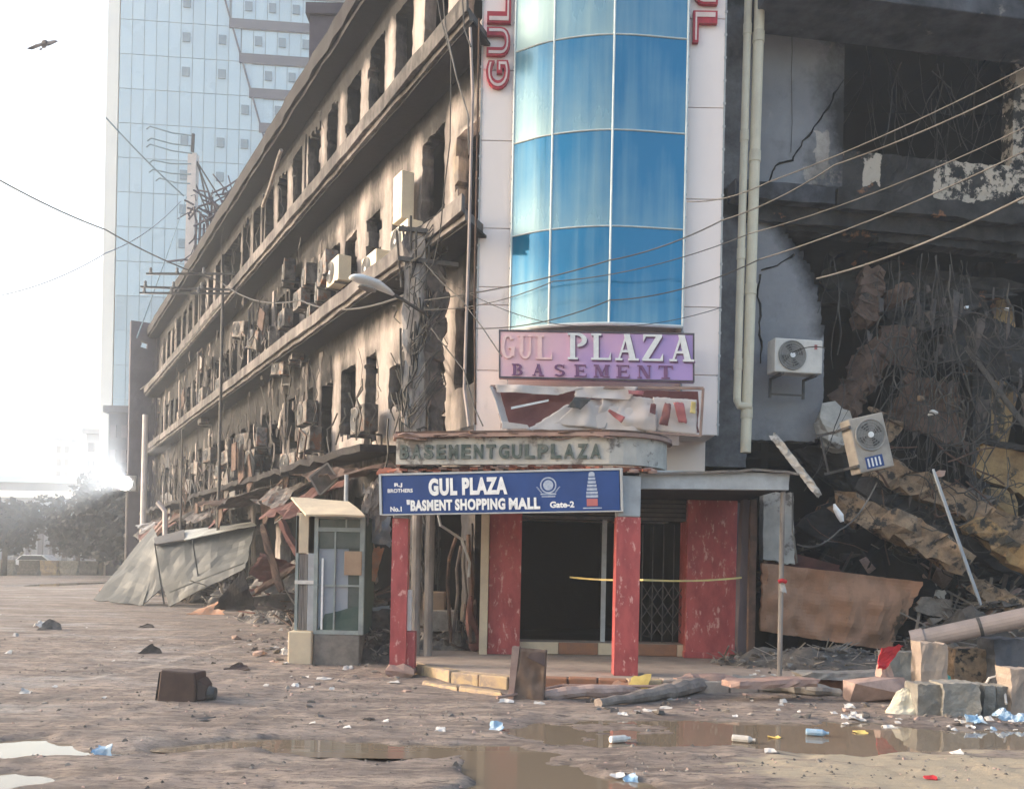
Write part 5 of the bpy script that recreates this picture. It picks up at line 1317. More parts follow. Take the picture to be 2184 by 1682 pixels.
# tall white cabinet in the broken window
q = PL.hw(873, 478, .12); cab = empty('window_cabinet', q, label='tall cream cabinet frame stuck in the ragged second-storey window', category='cabinet')
mb = MB(); 
def fbox(mb, q, u0, u1, n0, n1, z0, z1): mb.boxf(q + PL.d * u0 + PL.n * n0 + Vector((0, 0, z0)), PL.d * (u1 - u0), PL.n * (n1 - n0), Vector((0, 0, z1 - z0)))
fbox(mb, q, -.22, .22, 0, .26, 0, .9); mb.build('body', m_cream, cab, bevel=.02)
mb = MB(); fbox(mb, q, -.15, .12, .262, .27, .1, .8); mb.build('door', m_white, cab)

# ================================================================== POLE WITH CABLES AND STREET LAMP
pb = at(893, 1390, 15.0); pt = at(882, 495, 15.0)
up = empty('wire_wrapped_pole', (pb.x, 15, 0), label='thick burnt utility pole wrapped in charred cables in front of the plaza', category='pole')
mb = MB(); mb.beam((pb.x, 15, -.05), (pt.x + .02, 15, pt.z), .36, .36, 3, 30, .13); mb.build('pole_core', m_bark_ash, up)
mb = MB(); rr = random.Random(4)
H = pt.z
for k in range(60):
    a_ = rr.random() * math.tau; z = rr.uniform(.2, H * .9); pts = []
    side = .12 if k % 2 else 0
    for j in range(9):
        zz = z + j * rr.uniform(.1, .3)
        if zz > H + .2: break
        a_ += rr.uniform(-.5, .5); rad = .20 + rr.uniform(0, .09); pts.append((pb.x + (pt.x - pb.x) * zz / H + side + math.cos(a_) * rad, 15 + math.sin(a_) * rad, zz))
    if len(pts) > 2: mb.tube(pts, rr.uniform(.008, .025), 5)
for k in range(26):
    c_ = Vector((pb.x + .06, 14.8, rr.choice((4.2, 4.6, 6.4, 6.9, 5.3)) + rr.uniform(-.2, .2))); pts = [c_ + Vector((math.cos(t) * .26 * rr.uniform(.7, 1.3), math.sin(t) * .2, math.sin(t * 1.3) * .3 + .02 * t)) for t in np.linspace(0, 6.5, 12)]
    mb.tube(pts, .009, 4)
mb.build('cable_wrap', m_wire, up, kind='stuff')
mb = MB(); rr2 = random.Random(14)
for k in range(9):
    z = 2.7 + k * .42; c_ = Vector((pb.x + .2, 14.86, z)); mb.beam(c_, c_ + Vector((rr2.uniform(-.08, .08), 0, .5)), .26, .2, k, 4, .3)
mb.build('charred_bundle', m_rag, up)
for z_ in (6.55, 7.05):
    mb = MB(); mb.bar((pb.x - .45, 14.8, z_ + .05), (pb.x + .55, 14.8, z_ - .04), .07); mb.build('crossarm', m_dark, up)
# two pale posts beneath the canopy behind the left opening
for px, r_ in ((884, .075), (912, .07)):
    p = at(px, 1390, 13.4); mb = MB(); mb.tube([(p.x, 13.4, 0), (p.x, 13.4, 2.8)], r_, 10)
    mb.build('porch_post', m_pole, label='%s weathered post under the canopy left of the entrance' % ('left' if px < 900 else 'right'), category='post', group=None)
# street lamp on an arm
lampx = empty('street_lamp', at(905, 632, 14.6), label='white street lamp head on a curved arm reaching left from the cable pole', category='street lamp')
arm = [at(918, 700, 14.8), at(905, 668, 14.7), at(860, 640, 14.3), at(815, 614, 13.9)]
mb = MB(); mb.tube(arm, .028, 8); mb.build('arm', m_dark, lampx)
h0, h1 = at(838, 628, 14.0), at(748, 590, 13.3)
mb = MB(); tq = [(0, .03), (.15, .06), (.45, .10), (.8, .10), (.95, .07), (1.0, .02)]
vs = []; n = 12; dirn = (h1 - h0).normalized(); sidev = dirn.cross(Vector((0, 0, 1))).normalized(); upv = sidev.cross(dirn)
for t, r_ in tq:
    c_ = h0.lerp(h1, t) + Vector((0, 0, .05 * math.sin(t * 3.1)))
    for k in range(n): a_ = k * math.tau / n; vs.append(c_ + sidev * math.cos(a_) * r_ * 1.35 + upv * math.sin(a_) * r_ * .62)
mb.add(vs, [(i * n + k, i * n + (k + 1) % n, (i + 1) * n + (k + 1) % n, (i + 1) * n + k) for i in range(5) for k in range(n)] + [tuple(range(n - 1, -1, -1)), tuple(range(5 * n, 6 * n))]); mb.build('lamp_head', m_lamp, lampx, smooth=True)
mb = MB(); c_ = h0.lerp(h1, .62) - upv * .035; vs = [c_ + dirn * math.cos(k * math.tau / 12) * .17 + sidev * math.sin(k * math.tau / 12) * .1 - upv * .03 for k in range(12)]; mb.add(vs + [v - upv * .02 for v in vs], [tuple(range(12)), tuple(range(23, 11, -1))] + [(k, (k + 1) % 12, 12 + (k + 1) % 12, 12 + k) for k in range(12)]); mb.build('lens', m_grill, lampx)

# ================================================================== CABLES
def wire(pts, r, mat, label, sag=0.0, group=None, name='overhead_wire', cat='wire', seg=12):
    out = []
    for i in range(len(pts) - 1):
        c_ = catenary(pts[i], pts[i + 1], sag, seg, 0, i); out += c_ if i == 0 else c_[1:]
    mb = MB(); mb.tube(out, r, 5); return mb.build(name, mat, label=label, category=cat, group=group)
E = at(893, 640, 14.8)
GW = 'overhead wires crossing in front of the glass bay'
wire([at(2300, 85, 9.5), at(1640, 388, 12.2), at(1466, 430, 13.5)], .009, m_wirel, 'topmost overhead wire from the upper right edge to the bay corner', .08)
wire([at(2300, 120, 9.3), at(1780, 352, 11.5), at(1540, 470, 12.6), at(1300, 555, 13.3), at(905, 640, 14.7)], .0105, m_wirel, 'second overhead wire from the top, crossing the glass to the cable pole', .07)
wire([at(2300, 215, 9.3), at(1600, 498, 12.4), at(1180, 600, 13.4), at(905, 660, 14.7)], .0075, m_wirel, 'third thin overhead wire from the top crossing the lowest glass row', .12)
wire([at(2300, 265, 9.0), at(1620, 553, 12.0)], .010, m_wirel, 'fourth overhead wire ending at the frayed bracket on the grey wall', .1)
wire([at(1620, 553, 12.0), at(1300, 640, 12.9), at(1010, 700, 14.2)], .009, m_wire, 'thin wire continuing left from the frayed bracket past the pink sign', .12)
wire([at(2300, 360, 8.8), at(1742, 594, 13.5)], .015, m_wirel, 'thickest overhead wire ending at the curved edge of the grey wall', .12)
wire([at(1760, 742, 13.6), at(1690, 752, 14.3)], .008, m_wire, 'short slack wire from the white outdoor unit into the ruin', -.05)
wire([at(1540, 655, 13.4), at(1180, 690, 13.3), at(900, 560, 14.8)], .006, m_wire, 'slack thin wire drooping from the cable pole across the pink sign top', .15)
wire([at(-80, 338, 22), at(225, 490, 27), at(470, 600, 28)], .022, m_dark, 'black wire running down from the left edge to the crossarm pole', .12)
wire([at(470, 600, 28), at(640, 640, 22), at(900, 612, 14.9)], .018, m_dark, 'black wire slung from the crossarm pole along the facade to the cable pole', .3)
wire([at(225, 250, 40), at(392, 418, 43)], .035, m_towerm, 'faint wire stretched from the tower side to the rooftop mast', .1)
wire([at(-60, 640, 30), at(225, 540, 34), at(385, 430, 43)], .016, m_far2, 'faintest thin wire low across the white sky', .3)
wire([at(292, 720, 26), at(398, 420, 43)], .02, m_towerm, 'thin slanting wire below the mast in front of the tower', .1)
wire([at(476, 640, 28), at(300, 830, 44)], .02, m_dark, 'thin wire dropping from the crossarm pole to the pale lit pole', .2)
# loose cables and conduits down the near end of the facade
def fc(pts, r, mat, label, off=.75, cat='cable', name='loose_cable'):
    mb = MB(); mb.tube([PL.hw(x, y, off) if isinstance(off, (int, float)) else PL.hw(x, y, off[i]) for i, (x, y) in enumerate(pts)], r, 6); return mb.build(name, mat, label=label, category=cat)
fc([(1003, 60), (1008, 200), (1000, 520), (994, 700), (990, 830), (1000, 910)], .026, m_pipe, 'pale grey conduit running down the near end of the facade', .74, 'conduit', 'conduit')
fc([(1022, 40), (1018, 300), (1012, 640), (1014, 905)], .018, m_rust, 'thin brown conduit next to the white strip of the bay', .72, 'conduit', 'conduit')
fc([(944, -20), (950, 60), (975, 170), (998, 245), (1000, 330)], .013, m_wirel, 'pale cable drooping from above to the near conduit', .85)
fc([(930, -20), (940, 40), (962, 120), (960, 300), (948, 400), (938, 500), (925, 560)], .011, m_wire, 'dark cable hanging in a long wave beside the near window', .85)
fc([(985, -20), (990, 60), (1004, 100)], .013, m_wire, 'short dark cable looping at the topmost near window', .85)
fc([(920, 700), (950, 740), (990, 790), (1012, 870), (1030, 908)], .01, m_wire, 'dark cable sagging from the cable pole to the porch roof', .9)
fc([(905, 560), (940, 600), (985, 640), (1030, 700), (1070, 760)], .008, m_wire, 'thin dark cable reaching from the cable pole to the pink sign', .9)
fc([(560, 440), (575, 400), (596, 330), (600, 320)], .05, m_pole, 'pale broken rod leaning on the upper ledge of the facade', .9)
# tangles and rags on the facade (uncountable)
rr = random.Random(33); mb = MB()
for k in range(200):
    u = rr.uniform(2.5, UE) if rr.random() < .85 else rr.uniform(.5, 4); s_ = rr.choice((1, 1, 1, 2, 2, 3)); z = FL[s_] + rr.uniform(.3, 2.7); n_ = rr.uniform(.05, .75)
    if u < 8 and s_ != 1: continue
    p = PL.p(u, z, n_); pts = [p]
    for j in range(rr.randint(3, 6)): p = p + PL.d * rr.uniform(-.35, .35) + Vector((0, 0, -rr.uniform(.05, .4))) + PL.n * rr.uniform(-.05, .05); pts.append(p)
    mb.tube(pts, rr.uniform(.006, .02), 4, cap=False)
mb.build('facade_cable_tangle', m_wire, label='charred cables dangling all over the sooty facade', category='cables', kind='stuff')
for name, mt, cnt, sd_ in (('hanging_char', m_rag, 200, 5), ('hanging_plaster', m_ragl, 60, 6)):
    rr = random.Random(sd_); mb = MB()
    for k in range(cnt):
        s_ = rr.choice((1, 1, 1, 2)); u = rr.uniform(8, UE)
        z = FL[s_] + rr.uniform(.2, 2.9); n_ = rr.uniform(.04, .5); w = rr.uniform(.04, .2); h = rr.uniform(.15, .9)
        a_ = PL.p(u, z, n_); mb.sheet([a_ + Vector((0, 0, -h)), a_ + PL.d * w + Vector((0, 0, -h * rr.uniform(.5, 1))), a_ + PL.d * w, a_], 2, 4, .08, .012, k, .08)
    mb.build(name, mt, label='%s strips hanging from the sooty facade' % ('charred' if cnt > 100 else 'pale plaster'), category='debris', kind='stuff')
# metal brackets / burnt frames one by one on the lower facade
G2 = 'burnt metal frames hanging on the lower facade'
rr = random.Random(44)
for i in range(36):
    u = rr.uniform(7, 34); z = rr.choice((rr.uniform(2.6, 4.6), rr.uniform(2.8, 4.2), rr.uniform(7.3, 8.3))); w, h = rr.uniform(.4, .9), rr.uniform(.4, 1.0); c_ = PL.p(u, z, rr.uniform(.3, 1.0)); a_ = rr.uniform(-.6, .6)
    X = (PL.d * math.cos(a_) + Vector((0, 0, math.sin(a_)))); Y = (Vector((0, 0, math.cos(a_))) - PL.d * math.sin(a_)); mb = MB()
    cs = [c_, c_ + X * w, c_ + X * w + Y * h, c_ + Y * h]
    for k in range(4): mb.bar(cs[k], cs[(k + 1) % 4], .035)
    if i % 2: mb.boxf(cs[0] + Vector((0, 0, .0)), X * w, Y * h, PL.n * .012)
    mb.build('bent_metal_scrap', rr.choice((m_rust, m_dark, m_acburnt)), label='bent burnt metal frame hanging on the sooty lower facade', category='metal scrap', group=G2)
# the tilted square panel above the booth
c_ = [(662, 1018), (700, 988), (722, 1022), (684, 1056)]
mb = MB(); q = [at(x, y, 17.2) for x, y in c_]; mb.sheet([q[3], q[2], q[1], q[0]], 4, 4, .02, .08, 2); hp = mb.build('tilted_signboard', m_rag, label='square framed panel tilted on its corner above the guard booth', category='signboard')
mb = MB()
for k in range(4): mb.bar(q[k] - Vector((0, .08, 0)), q[(k + 1) % 4] - Vector((0, .08, 0)), .03)
mb.build('panel_frame', m_pole, hp)
# broken shop awnings along the ground floor
rr = random.Random(12)
for i in range(12):
    u = 3.2 + i * 2.7; c0, c1 = PL.p(u, 3.55 + rr.uniform(-.3, .1), .1), PL.p(u + 2.4, 3.55 + rr.uniform(-.3, .1), .1)
    o_ = PL.n * rr.uniform(.9, 1.6); dz_ = Vector((0, 0, -rr.uniform(.3, 1.2)))
    mb = MB(); mb.sheet([c0 + o_ + dz_, c1 + o_ + dz_ * rr.uniform(.4, 1.3), c1, c0], 10, 6, .18, .015, i + 5, .05)
    mb.build('fallen_awning', (m_rust, m_redsheet, m_acburnt, m_rag)[i % 4], label='%s crumpled awning counted from the booth, %s' % (('first', 'second', 'third', 'fourth', 'fifth', 'sixth', 'seventh', 'eighth', 'ninth', 'tenth', 'eleventh', 'twelfth')[i], ('rusty brown', 'dull red', 'grey-brown', 'charred black')[i % 4]), category='awning', group='crumpled awnings over the shopfronts')
# cream downpipes
for i, (xa_, ya_, xb_, yb_, r_, lab) in enumerate(((1598, -80, 1572, 852, .062, 'left cream downpipe beside the white bay, the thinner of the two'), (1623, -80, 1590, 965, .085, 'right cream downpipe beside the white bay, the thicker of the two'))):
    a_, b_ = at(xa_, ya_, 14.7), at(xb_, yb_, 14.5); root = empty('downpipe', b_, label=lab, category='pipe')
    mb = MB(); mb.tube([b_, a_], r_, 14); mb.build('pipe', m_cream, root, smooth=False)
    for t in (.08, .33, .6, .845):
        c_ = b_.lerp(a_, t); mb = MB(); d_ = (a_ - b_).normalized(); mb.tube([c_ - d_ * .09, c_ + d_ * .09], r_ * 1.13, 14); mb.build('collar', m_cream, root)
    if i == 0:
        mb = MB(); mb.tube([b_, b_ + Vector((.03, -.03, -.1)), b_ + Vector((.22, -.03, -.12))], r_ * 1.05, 12); mb.build('elbow', m_cream, root)
# ================================================================== GUARD BOOTH
K0 = gnd(620, 1418); KD = 13.35
kx = lambda px, D=KD: at(px, 1300, D).x
kz = lambda py, D=KD: at(700, py, D).z
kb = empty('guard_booth', (kx(700), KD + .4, 0), label='narrow grey and cream guard booth with glazed panels and a carton on its front', category='booth')
xA, xB, xC = kx(632), kx(668), kx(775)
# plinth
mb = MB(); mb.box(xA + .26, xC - .05, KD, KD + 1.0, -.03, kz(1352)); mb.build('plinth', m_conc, kb, bevel=.02)
mb = MB(); mb.box(kx(618), xA + .255, KD - .08, KD + 1.0, -.03, kz(1346)); mb.build('cream_plinth', m_paint_c, kb, bevel=.02)
# cream corner post and louvred side
mb = MB(); mb.box(xA - .02, xB - .005, KD, KD + .08, kz(1180), kz(1094)); mb.build('cream_panel', m_paint_c, kb)
for (px0, px1) in ((628, 634), (655, 668)):
    mb = MB(); mb.box(kx(px0), kx(px1), KD, KD + .07, kz(1345), kz(1100)); mb.build('post', m_grey_paint if px0 > 640 else m_paint_g, kb)
for k in range(5):
    x = kx(636) + k * (kx(654) - kx(636)) / 5; mb = MB(); mb.box(x, x + .02, KD + .02, KD + .05, kz(1345), kz(1182)); mb.build('louvre', m_pole, kb)
mb = MB(); mb.box(kx(636), kx(655), KD + .055, KD + .06, kz(1345), kz(1182)); mb.build('side_panel', m_pinkw, kb)
mb = MB(); mb.box(kx(628), kx(668), KD - .02, KD + .0, kz(1246), kz(1238)); mb.build('cross_rail', m_white, kb)
# front frame
for px0, px1 in ((668, 676), (765, 775)):
    mb = MB(); mb.box(kx(px0), kx(px1), KD - .01, KD + .06, kz(1352), kz(1096)); mb.build('post', m_paint_g, kb)
for py0, py1 in ((1100, 1106), (1124, 1133), (1343, 1352)):
    mb = MB(); mb.box(kx(676), kx(765), KD - .005, KD + .05, kz(py1), kz(py0)); mb.build('rail', m_paint_g, kb)
for px in (712, 735):
    mb = MB(); mb.box(kx(px) - .012, kx(px) + .012, KD, KD + .04, kz(1343 if px == 712 else 1124), kz(1133 if px == 712 else 1106)); mb.build('glazing_bar', m_paint_g, kb)
mb = MB(); mb.box(kx(676), kx(765), KD + .01, KD + .03, kz(1250), kz(1246)); mb.build('glazing_bar', m_paint_g, kb)
m_bglass = M('dusty_booth_glass', (0.10, 0.12, 0.12), (0.06, 0.08, 0.075), 3, rough=.15, bump=0, spec=.6)
m_greenb = M('dark_green_board', (0.05, 0.085, 0.07), (0.08, 0.11, 0.1), 4, bump=.05)
for (a_, b_, c_, d_) in ((678, 711, 1107, 1123), (713, 734, 1107, 1123), (736, 764, 1107, 1123), (678, 711, 1134, 1168), (713, 764, 1134, 1168)):
    mb = MB(); mb.box(kx(a_), kx(b_), KD + .02, KD + .028, kz(d_), kz(c_)); mb.build('pane', m_bglass, kb)
mb = MB(); mb.box(kx(677), kx(740), KD + .045, KD + .055, kz(1342), kz(1169)); mb.build('grey_board', m_bluegrey, kb)
mb = MB(); mb.box(kx(741), kx(764), KD + .045, KD + .055, kz(1342), kz(1169)); mb.build('dark_pane', m_bglass, kb)
mb = MB(); mb.sheet([(kx(680), KD + .02, kz(1342)), (kx(763), KD + .02, kz(1342)), (kx(763), KD + .04, kz(1290)), (kx(690), KD + .04, kz(1310))], 8, 4, .02, .01, 3, .03); mb.build('green_sack', m_greenb, kb)
mb = MB(); mb.box(kx(684), kx(688), KD + .0, KD + .02, kz(1342), kz(1190)); mb.build('white_strip', m_whitep, kb)
mb = MB(); mb.box(kx(668), xC, KD + .1, KD + 1.0, kz(1352), kz(1100)); mb.build('inner_box', m_greenb, kb)
mb = MB(); mb.box(kx(733), kx(770), KD - .03, KD - .012, kz(1225), kz(1174)); mb.build('carton_patch', m_carton, kb, bevel=.004)
a_ = [at(652, 1096, KD - .25), at(778, 1098, KD - .25), at(744, 1068, KD + .95), at(620, 1059, KD + .95)]
mb = MB(); mb.sheet(a_, 10, 6, .015, .03, 4, .004); mb.build('roof_sheet', m_pinkw if False else m_paint_c, kb)
mb = MB(); mb.box(kx(655), kx(775), KD - .02, KD + .9, kz(1096), kz(1091)); mb.build('roof_beam', m_dark, kb)

# ================================================================== THINGS ON THE GROUND
# old television
g = gnd(380, 1500); D = g.y; s_ = D / F
tv = empty('old_television', (g.x, D, 0), label='dark brown picture-tube television lying in the mud at lower left', category='television')
X = lambda px: at(px, 1490, D).x
Z = lambda py: at(380, py, D).z
zt = 0.0
mb = MB(); h = Z(1428)
vs = [(X(333), D, 0), (X(416), D, 0), (X(416), D, h * .93), (X(340), D, h), (X(345), D + .42, .0), (X(413), D + .40, 0), (X(413), D + .40, h * .86), (X(350), D + .42, h * .92)]
mb.add(vs, [(0, 1, 2, 3), (5, 4, 7, 6), (0, 3, 7, 4), (1, 5, 6, 2), (3, 2, 6, 7), (0, 4, 5, 1)]); mb.build('cabinet', m_brown, tv, bevel=.02)
mb = MB(); vs = [(X(416) + .002, D + .04, .02), (X(432), D + .1, .03), (X(432), D + .1, h * .5), (X(416) + .002, D + .04, h * .72), (X(416) + .002, D + .38, .02), (X(432), D + .32, .03), (X(432), D + .32, h * .5), (X(416) + .002, D + .38, h * .72)]
mb.add(vs, [(0, 1, 2, 3), (5, 4, 7, 6), (0, 3, 7, 4), (1, 5, 6, 2), (3, 2, 6, 7), (0, 4, 5, 1)]); mb.build('back_housing', m_brown, tv, bevel=.015)
mb = MB(); mb.tube([(X(432), D + .2, .09), (X(446), D + .2, .085)], [.085, .07], 12); mb.build('tube_neck', m_dark, tv)
mb = MB(); mb.sheet([(X(331) - .012, D + .4, .03), (X(331) - .012, D + .03, .03), (X(336), D + .03, h * .92), (X(340), D + .4, h * .88)], 4, 4, .004, .01, 1); mb.build('screen', m_glassd, tv)
# upright padded seat back
g = gnd(1125, 1492); D = g.y
sb = empty('padded_chair_back', (g.x, D, 0), label='torn brown padded chair back standing on end in front of the steps', category='chair back')
p0, p1, p2, p3 = at(1086, 1492, D), at(1160, 1494, D - .05), at(1166, 1385, D + .05), at(1104, 1380, D + .1)
p0.z = p1.z = -.01
mb = MB(); mb.sheet([p0 + Vector((.02, 0, 0)), p1, p2, p3], 14, 16, .035, .10, 7, .006, freq=5); mb.build('cushion', m_leather, sb, smooth=True)
mb = MB(); a_ = at(1083, 1492, D - .02); a_.z = -.01; b_ = at(1092, 1376, D + .05); mb.sheet([a_, p0 + Vector((.045, -.03, 0)), p3 + Vector((.02, -.04, .01)), b_], 3, 10, .012, .12, 2, .02); mb.build('side_board', m_pinkw, sb)
mb = MB(); mb.sheet([at(1125, 1402, D - .09), at(1160, 1420, D - .12), at(1163, 1390, D - .06), at(1130, 1392, D - .06)], 6, 4, .03, .01, 3, .05); mb.build('torn_flap', m_brown, sb)
# collapsed galvanised sheet structure
cs = empty('collapsed_sheet_roof', gnd(380, 1290), label='collapsed grey sheet-metal kiosk roof lying on its side by the facade', category='sheet roof')
mb = MB(); mb.sheet([at(198, 1278, 28.5), at(305, 1290, 27.5), at(345, 1160, 28.6), at(325, 1122, 30.5)], 10, 10, .06, .03, 1, .01); mb.build('sheet', m_sheet, cs)
mb = MB(); mb.sheet([at(305, 1288, 27.55), at(348, 1250, 27.6), at(346, 1160, 28.4), at(330, 1160, 28.6)], 5, 6, .04, .03, 2, .01); mb.build('sheet', m_sheet, cs)
mb = MB(); mb.sheet([at(358, 1292, 27.2), at(522, 1212, 26.3), at(546, 1122, 27.6), at(330, 1158, 28.4)], 14, 10, .07, .03, 3, .008); mb.build('sheet', m_sheet, cs)
mb = MB(); mb.sheet([at(330, 1160, 28.2), at(395, 1150, 27.9), at(392, 1128, 28.6), at(328, 1146, 29.0)], 5, 3, .02, .05, 4); mb.build('dark_lip', m_dark, cs)
mb = MB(); mb.sheet([at(392, 1150, 27.85), at(546, 1118, 27.2), at(540, 1112, 28.6), at(388, 1132, 28.9)], 12, 3, .03, .03, 5, .01); mb.build('pale_top_sheet', m_sheetl, cs)
for i, (a_, b_, c_, d_) in enumerate(((362, 1262, 520, 1200), (330, 1158, 350, 1288), (410, 1148, 428, 1262))):
    mb = MB(); mb.bar(at(a_, b_, 27.05), at(c_, d_, 26.2 if i == 0 else 27.2), .035); mb.build('seam', m_sheet, cs)
mb = MB(); mb.bar(at(215, 1262, 29.3), at(352, 1118, 31.5), .12); mb.bar(at(240, 1240, 30), at(360, 1095, 32), .1); mb.build('bent_post', m_pinkw, cs)
mb = MB(); mb.tube([at(352, 1150, 31), at(352, 1090, 31), at(336, 1070, 31)], .09, 6); mb.build('bent_rod', m_polepale, cs)

# red-brown sheets and beams left of the booth
for i, (q, mt, lab) in enumerate((
    ([(530, 1222), (560, 1245), (640, 1205), (560, 1178)], m_redsheet, 'dull red sheet lying between the collapsed roof and the booth'),
    ([(560, 1262), (630, 1268), (640, 1212), (600, 1225)], m_dark, 'dark buckled sheet just left of the booth'),
    ([(520, 1300), (640, 1300), (636, 1262), (540, 1272)], m_rag, 'black sagging sheet low against the left side of the booth'),
    ([(455, 1300), (545, 1300), (520, 1212), (480, 1262)], m_rag, 'dark crumpled netting at the right foot of the collapsed roof'))):
    mb = MB(); mb.sheet([at(x, y, 20.5 - i * .8) for x, y in q], 10, 8, .18, .03, i + 11, .04); mb.build('buckled_sheet', mt, label=lab, category='metal sheet')
for i, (a_, b_, c_, d_, mt, lab) in enumerate(((545, 1262, 632, 1208, m_rust, 'thin brown beam slanting behind the booth'), (560, 1120, 600, 1260, m_rust, 'leaning rusty beam left of the booth'), (600, 1110, 640, 1190, m_redsheet, 'short dull red beam behind the booth roof'), (780, 1120, 800, 1240, m_ragl, 'pale hanging strip between the booth and the left column'))):
    mb = MB(); mb.beam(at(a_, b_, 18.5 if i < 3 else 14.2), at(c_, d_, 18.2 if i < 3 else 14.2), .14, .1, i, 8, .2); mb.build('fallen_beam', mt, label=lab, category='beam')
# burnt cloth and rags between booth and porch
for i, (q, mt, lab) in enumerate((
    ([(768, 1096), (812, 1096), (806, 1022), (780, 1040)], m_ragl, 'shredded white cloth hanging at the left end of the blue sign'),
    ([(790, 1160), (834, 1165), (834, 1100), (788, 1098)], m_bluegrey, 'grey-white rag hanging left of the left porch column'),
    ([(778, 1240), (800, 1240), (820, 1168), (800, 1166)], m_lito, 'pinkish strip of cloth dangling beside the left porch column'),
    ([(770, 1348), (838, 1350), (836, 1300), (764, 1300)], m_dark, 'dark table remnant between the booth and the left column'),
    ([(775, 1310), (835, 1315), (832, 1290), (770, 1296)], m_bluegrey, 'grey board lying flat between the booth and the left column'))):
    mb = MB(); mb.sheet([at(x, y, 13.9 + .1 * i) for x, y in q], 8, 10, .12, .02, i + 23, .06, freq=3); mb.build('hanging_rag' if i < 3 else 'broken_board', mt, label=lab, category='cloth' if i < 3 else 'board')
rr = random.Random(3); mb = MB()
for k in range(46):
    p = at(rr.uniform(770, 815), rr.uniform(1030, 1090), 13.5); w = rr.uniform(.02, .07); h = rr.uniform(.1, .35); mb.sheet([p + Vector((0, 0, -h)), p + Vector((w, 0, -h * .8)), p + Vector((w + rr.uniform(-.1, .1), .05, 0)), p], 1, 3, .05, .006, k, .05)
mb.build('shredded_flex', m_ragl, label='shreds of white flex fluttering left of the blue sign', category='shreds', kind='stuff')

# inside the left opening of the porch
for i, (x0_, x1_, y0_, y1_, D_, mt, lab) in enumerate(((903, 948, 1262, 1302, 14.6, m_carton, 'brown carton on top of the heap inside the left opening'), (905, 975, 1302, 1345, 14.5, m_conc, 'grey block under the brown carton inside the left opening'))):
    a_, b_ = at(x0_, y1_, D_), at(x1_, y0_, D_); mb = MB(); mb.box(a_.x, b_.x, D_, D_ + .35, a_.z, b_.z); mb.build('carton' if i == 0 else 'masonry_block', mt, label=lab, category='carton' if i == 0 else 'block', bevel=.015)
mb = MB(); mb.tube([at(935, 1098, 13.6), at(940, 1120, 13.6), at(985, 1150, 13.9), at(1002, 1200, 14), at(1000, 1230, 14.0)], .022, 7); mb.build('bent_conduit', m_grey_paint, label='bent grey conduit hanging inside the left opening of the porch', category='conduit')
rr = random.Random(9)
for i in range(7):
    a_ = at(975 + i * 8, 1130 + rr.uniform(-20, 40), 14.3 + .1 * i); b_ = at(965 + i * 10 + rr.uniform(-12, 12), 1370, 14.1); mid = a_.lerp(b_, .5) + Vector((rr.uniform(-.15, .15), 0, rr.uniform(-.1, .1)))
    mb = MB(); mb.tube([a_, a_.lerp(mid, .5) + Vector((rr.uniform(-.05, .05), 0, 0)), mid, b_], rr.uniform(.015, .05), 6); mb.build('charred_cable', (m_rust, m_rag, m_rag)[i % 3], label='charred cable hanging down inside the left opening of the porch', category='cable', group='charred cables in the left opening')
mb = MB(); mb.sheet([at(1000, 1385, 14.2), at(1018, 1385, 14.0), at(1012, 1270, 14.2), at(985, 1290, 14.5)], 6, 12, .12, .03, 8, .05); mb.build('burnt_curtain', m_redsheet, label='scorched reddish rag standing against the cream post by the entrance', category='cloth')
# caution tape
tp_ = catenary(at(1215, 1232, 13.7), at(1372, 1238, 12.2), .02, 8) + catenary(at(1372, 1238, 12.2), at(1582, 1233, 13.1), .03, 8)[1:]
mb = MB()
for i in range(len(tp_) - 1):
    a_, b_ = tp_[i], tp_[i + 1]; w = Vector((0, .008 * math.sin(i), .026)); mb.add([a_, b_, b_ + w, a_ + w], [(0, 1, 2, 3)]); mb.add([a_ + Vector((0, .002, 0)), b_ + Vector((0, .002, 0)), b_ + w + Vector((0, .002, 0)), a_ + w + Vector((0, .002, 0))], [(3, 2, 1, 0)])
mb.build('caution_tape', m_tape, label='yellow tape strung across the dark entrance from column to pier', category='tape')
mb = MB(); mb.sheet([at(1664, 1260, 11.66), at(1678, 1264, 11.66), at(1672, 1238, 11.66), at(1662, 1236, 11.66)], 4, 5, .03, .01, 3, .1, freq=6); mb.build('tied_cloth', m_litw, label='red and white rag tied round the thin porch post', category='cloth')
mb = MB(); mb.tube([at(1660, 1240, 11.64), at(1668, 1237, 11.62), at(1676, 1240, 11.64)], .03, 6); mb.build('tied_ribbon', m_redc, label='red ribbon knotted round the thin porch post', category='ribbon')

# ================================================================== RIGHT-HAND RUIN
def slab(q, D, nu, nv, amp, th, seed, edge, mt, name, lab, cat, freq=1.5):
    mb = MB(); mb.sheet([at(x, y, D[k] if isinstance(D, (list, tuple)) else D) for k, (x, y) in enumerate(q)], nu, nv, amp, th, seed, edge, freq=freq); return mb.build(name, mt, label=lab, category=cat)
slab([(1622, 1345), (1905, 1388), (1968, 1240), (1622, 1200)], 14.0, 30, 20, .2, .08, 5, .006, m_rug, 'scorched_sheet', 'big crumpled rust-brown sheet lying at the foot of the ruin', 'sheet', 1.5)
slab([(1622, 1205), (1800, 1232), (1790, 1205), (1640, 1165)], 14.3, 8, 3, .06, .1, 6, .03, m_redsheet, 'roller_shutter_edge', 'dark red folded shutter edge above the rust-brown sheet', 'shutter')
def rbeam(a_, b_, w, h, seed, mt, lab, name='broken_beam', cat='beam', rough=.26, seg=18):
    mb = MB(); mb.beam(at(*a_), at(*b_), w, h, seed, seg, rough); return mb.build(name, mt, label=lab, category=cat)
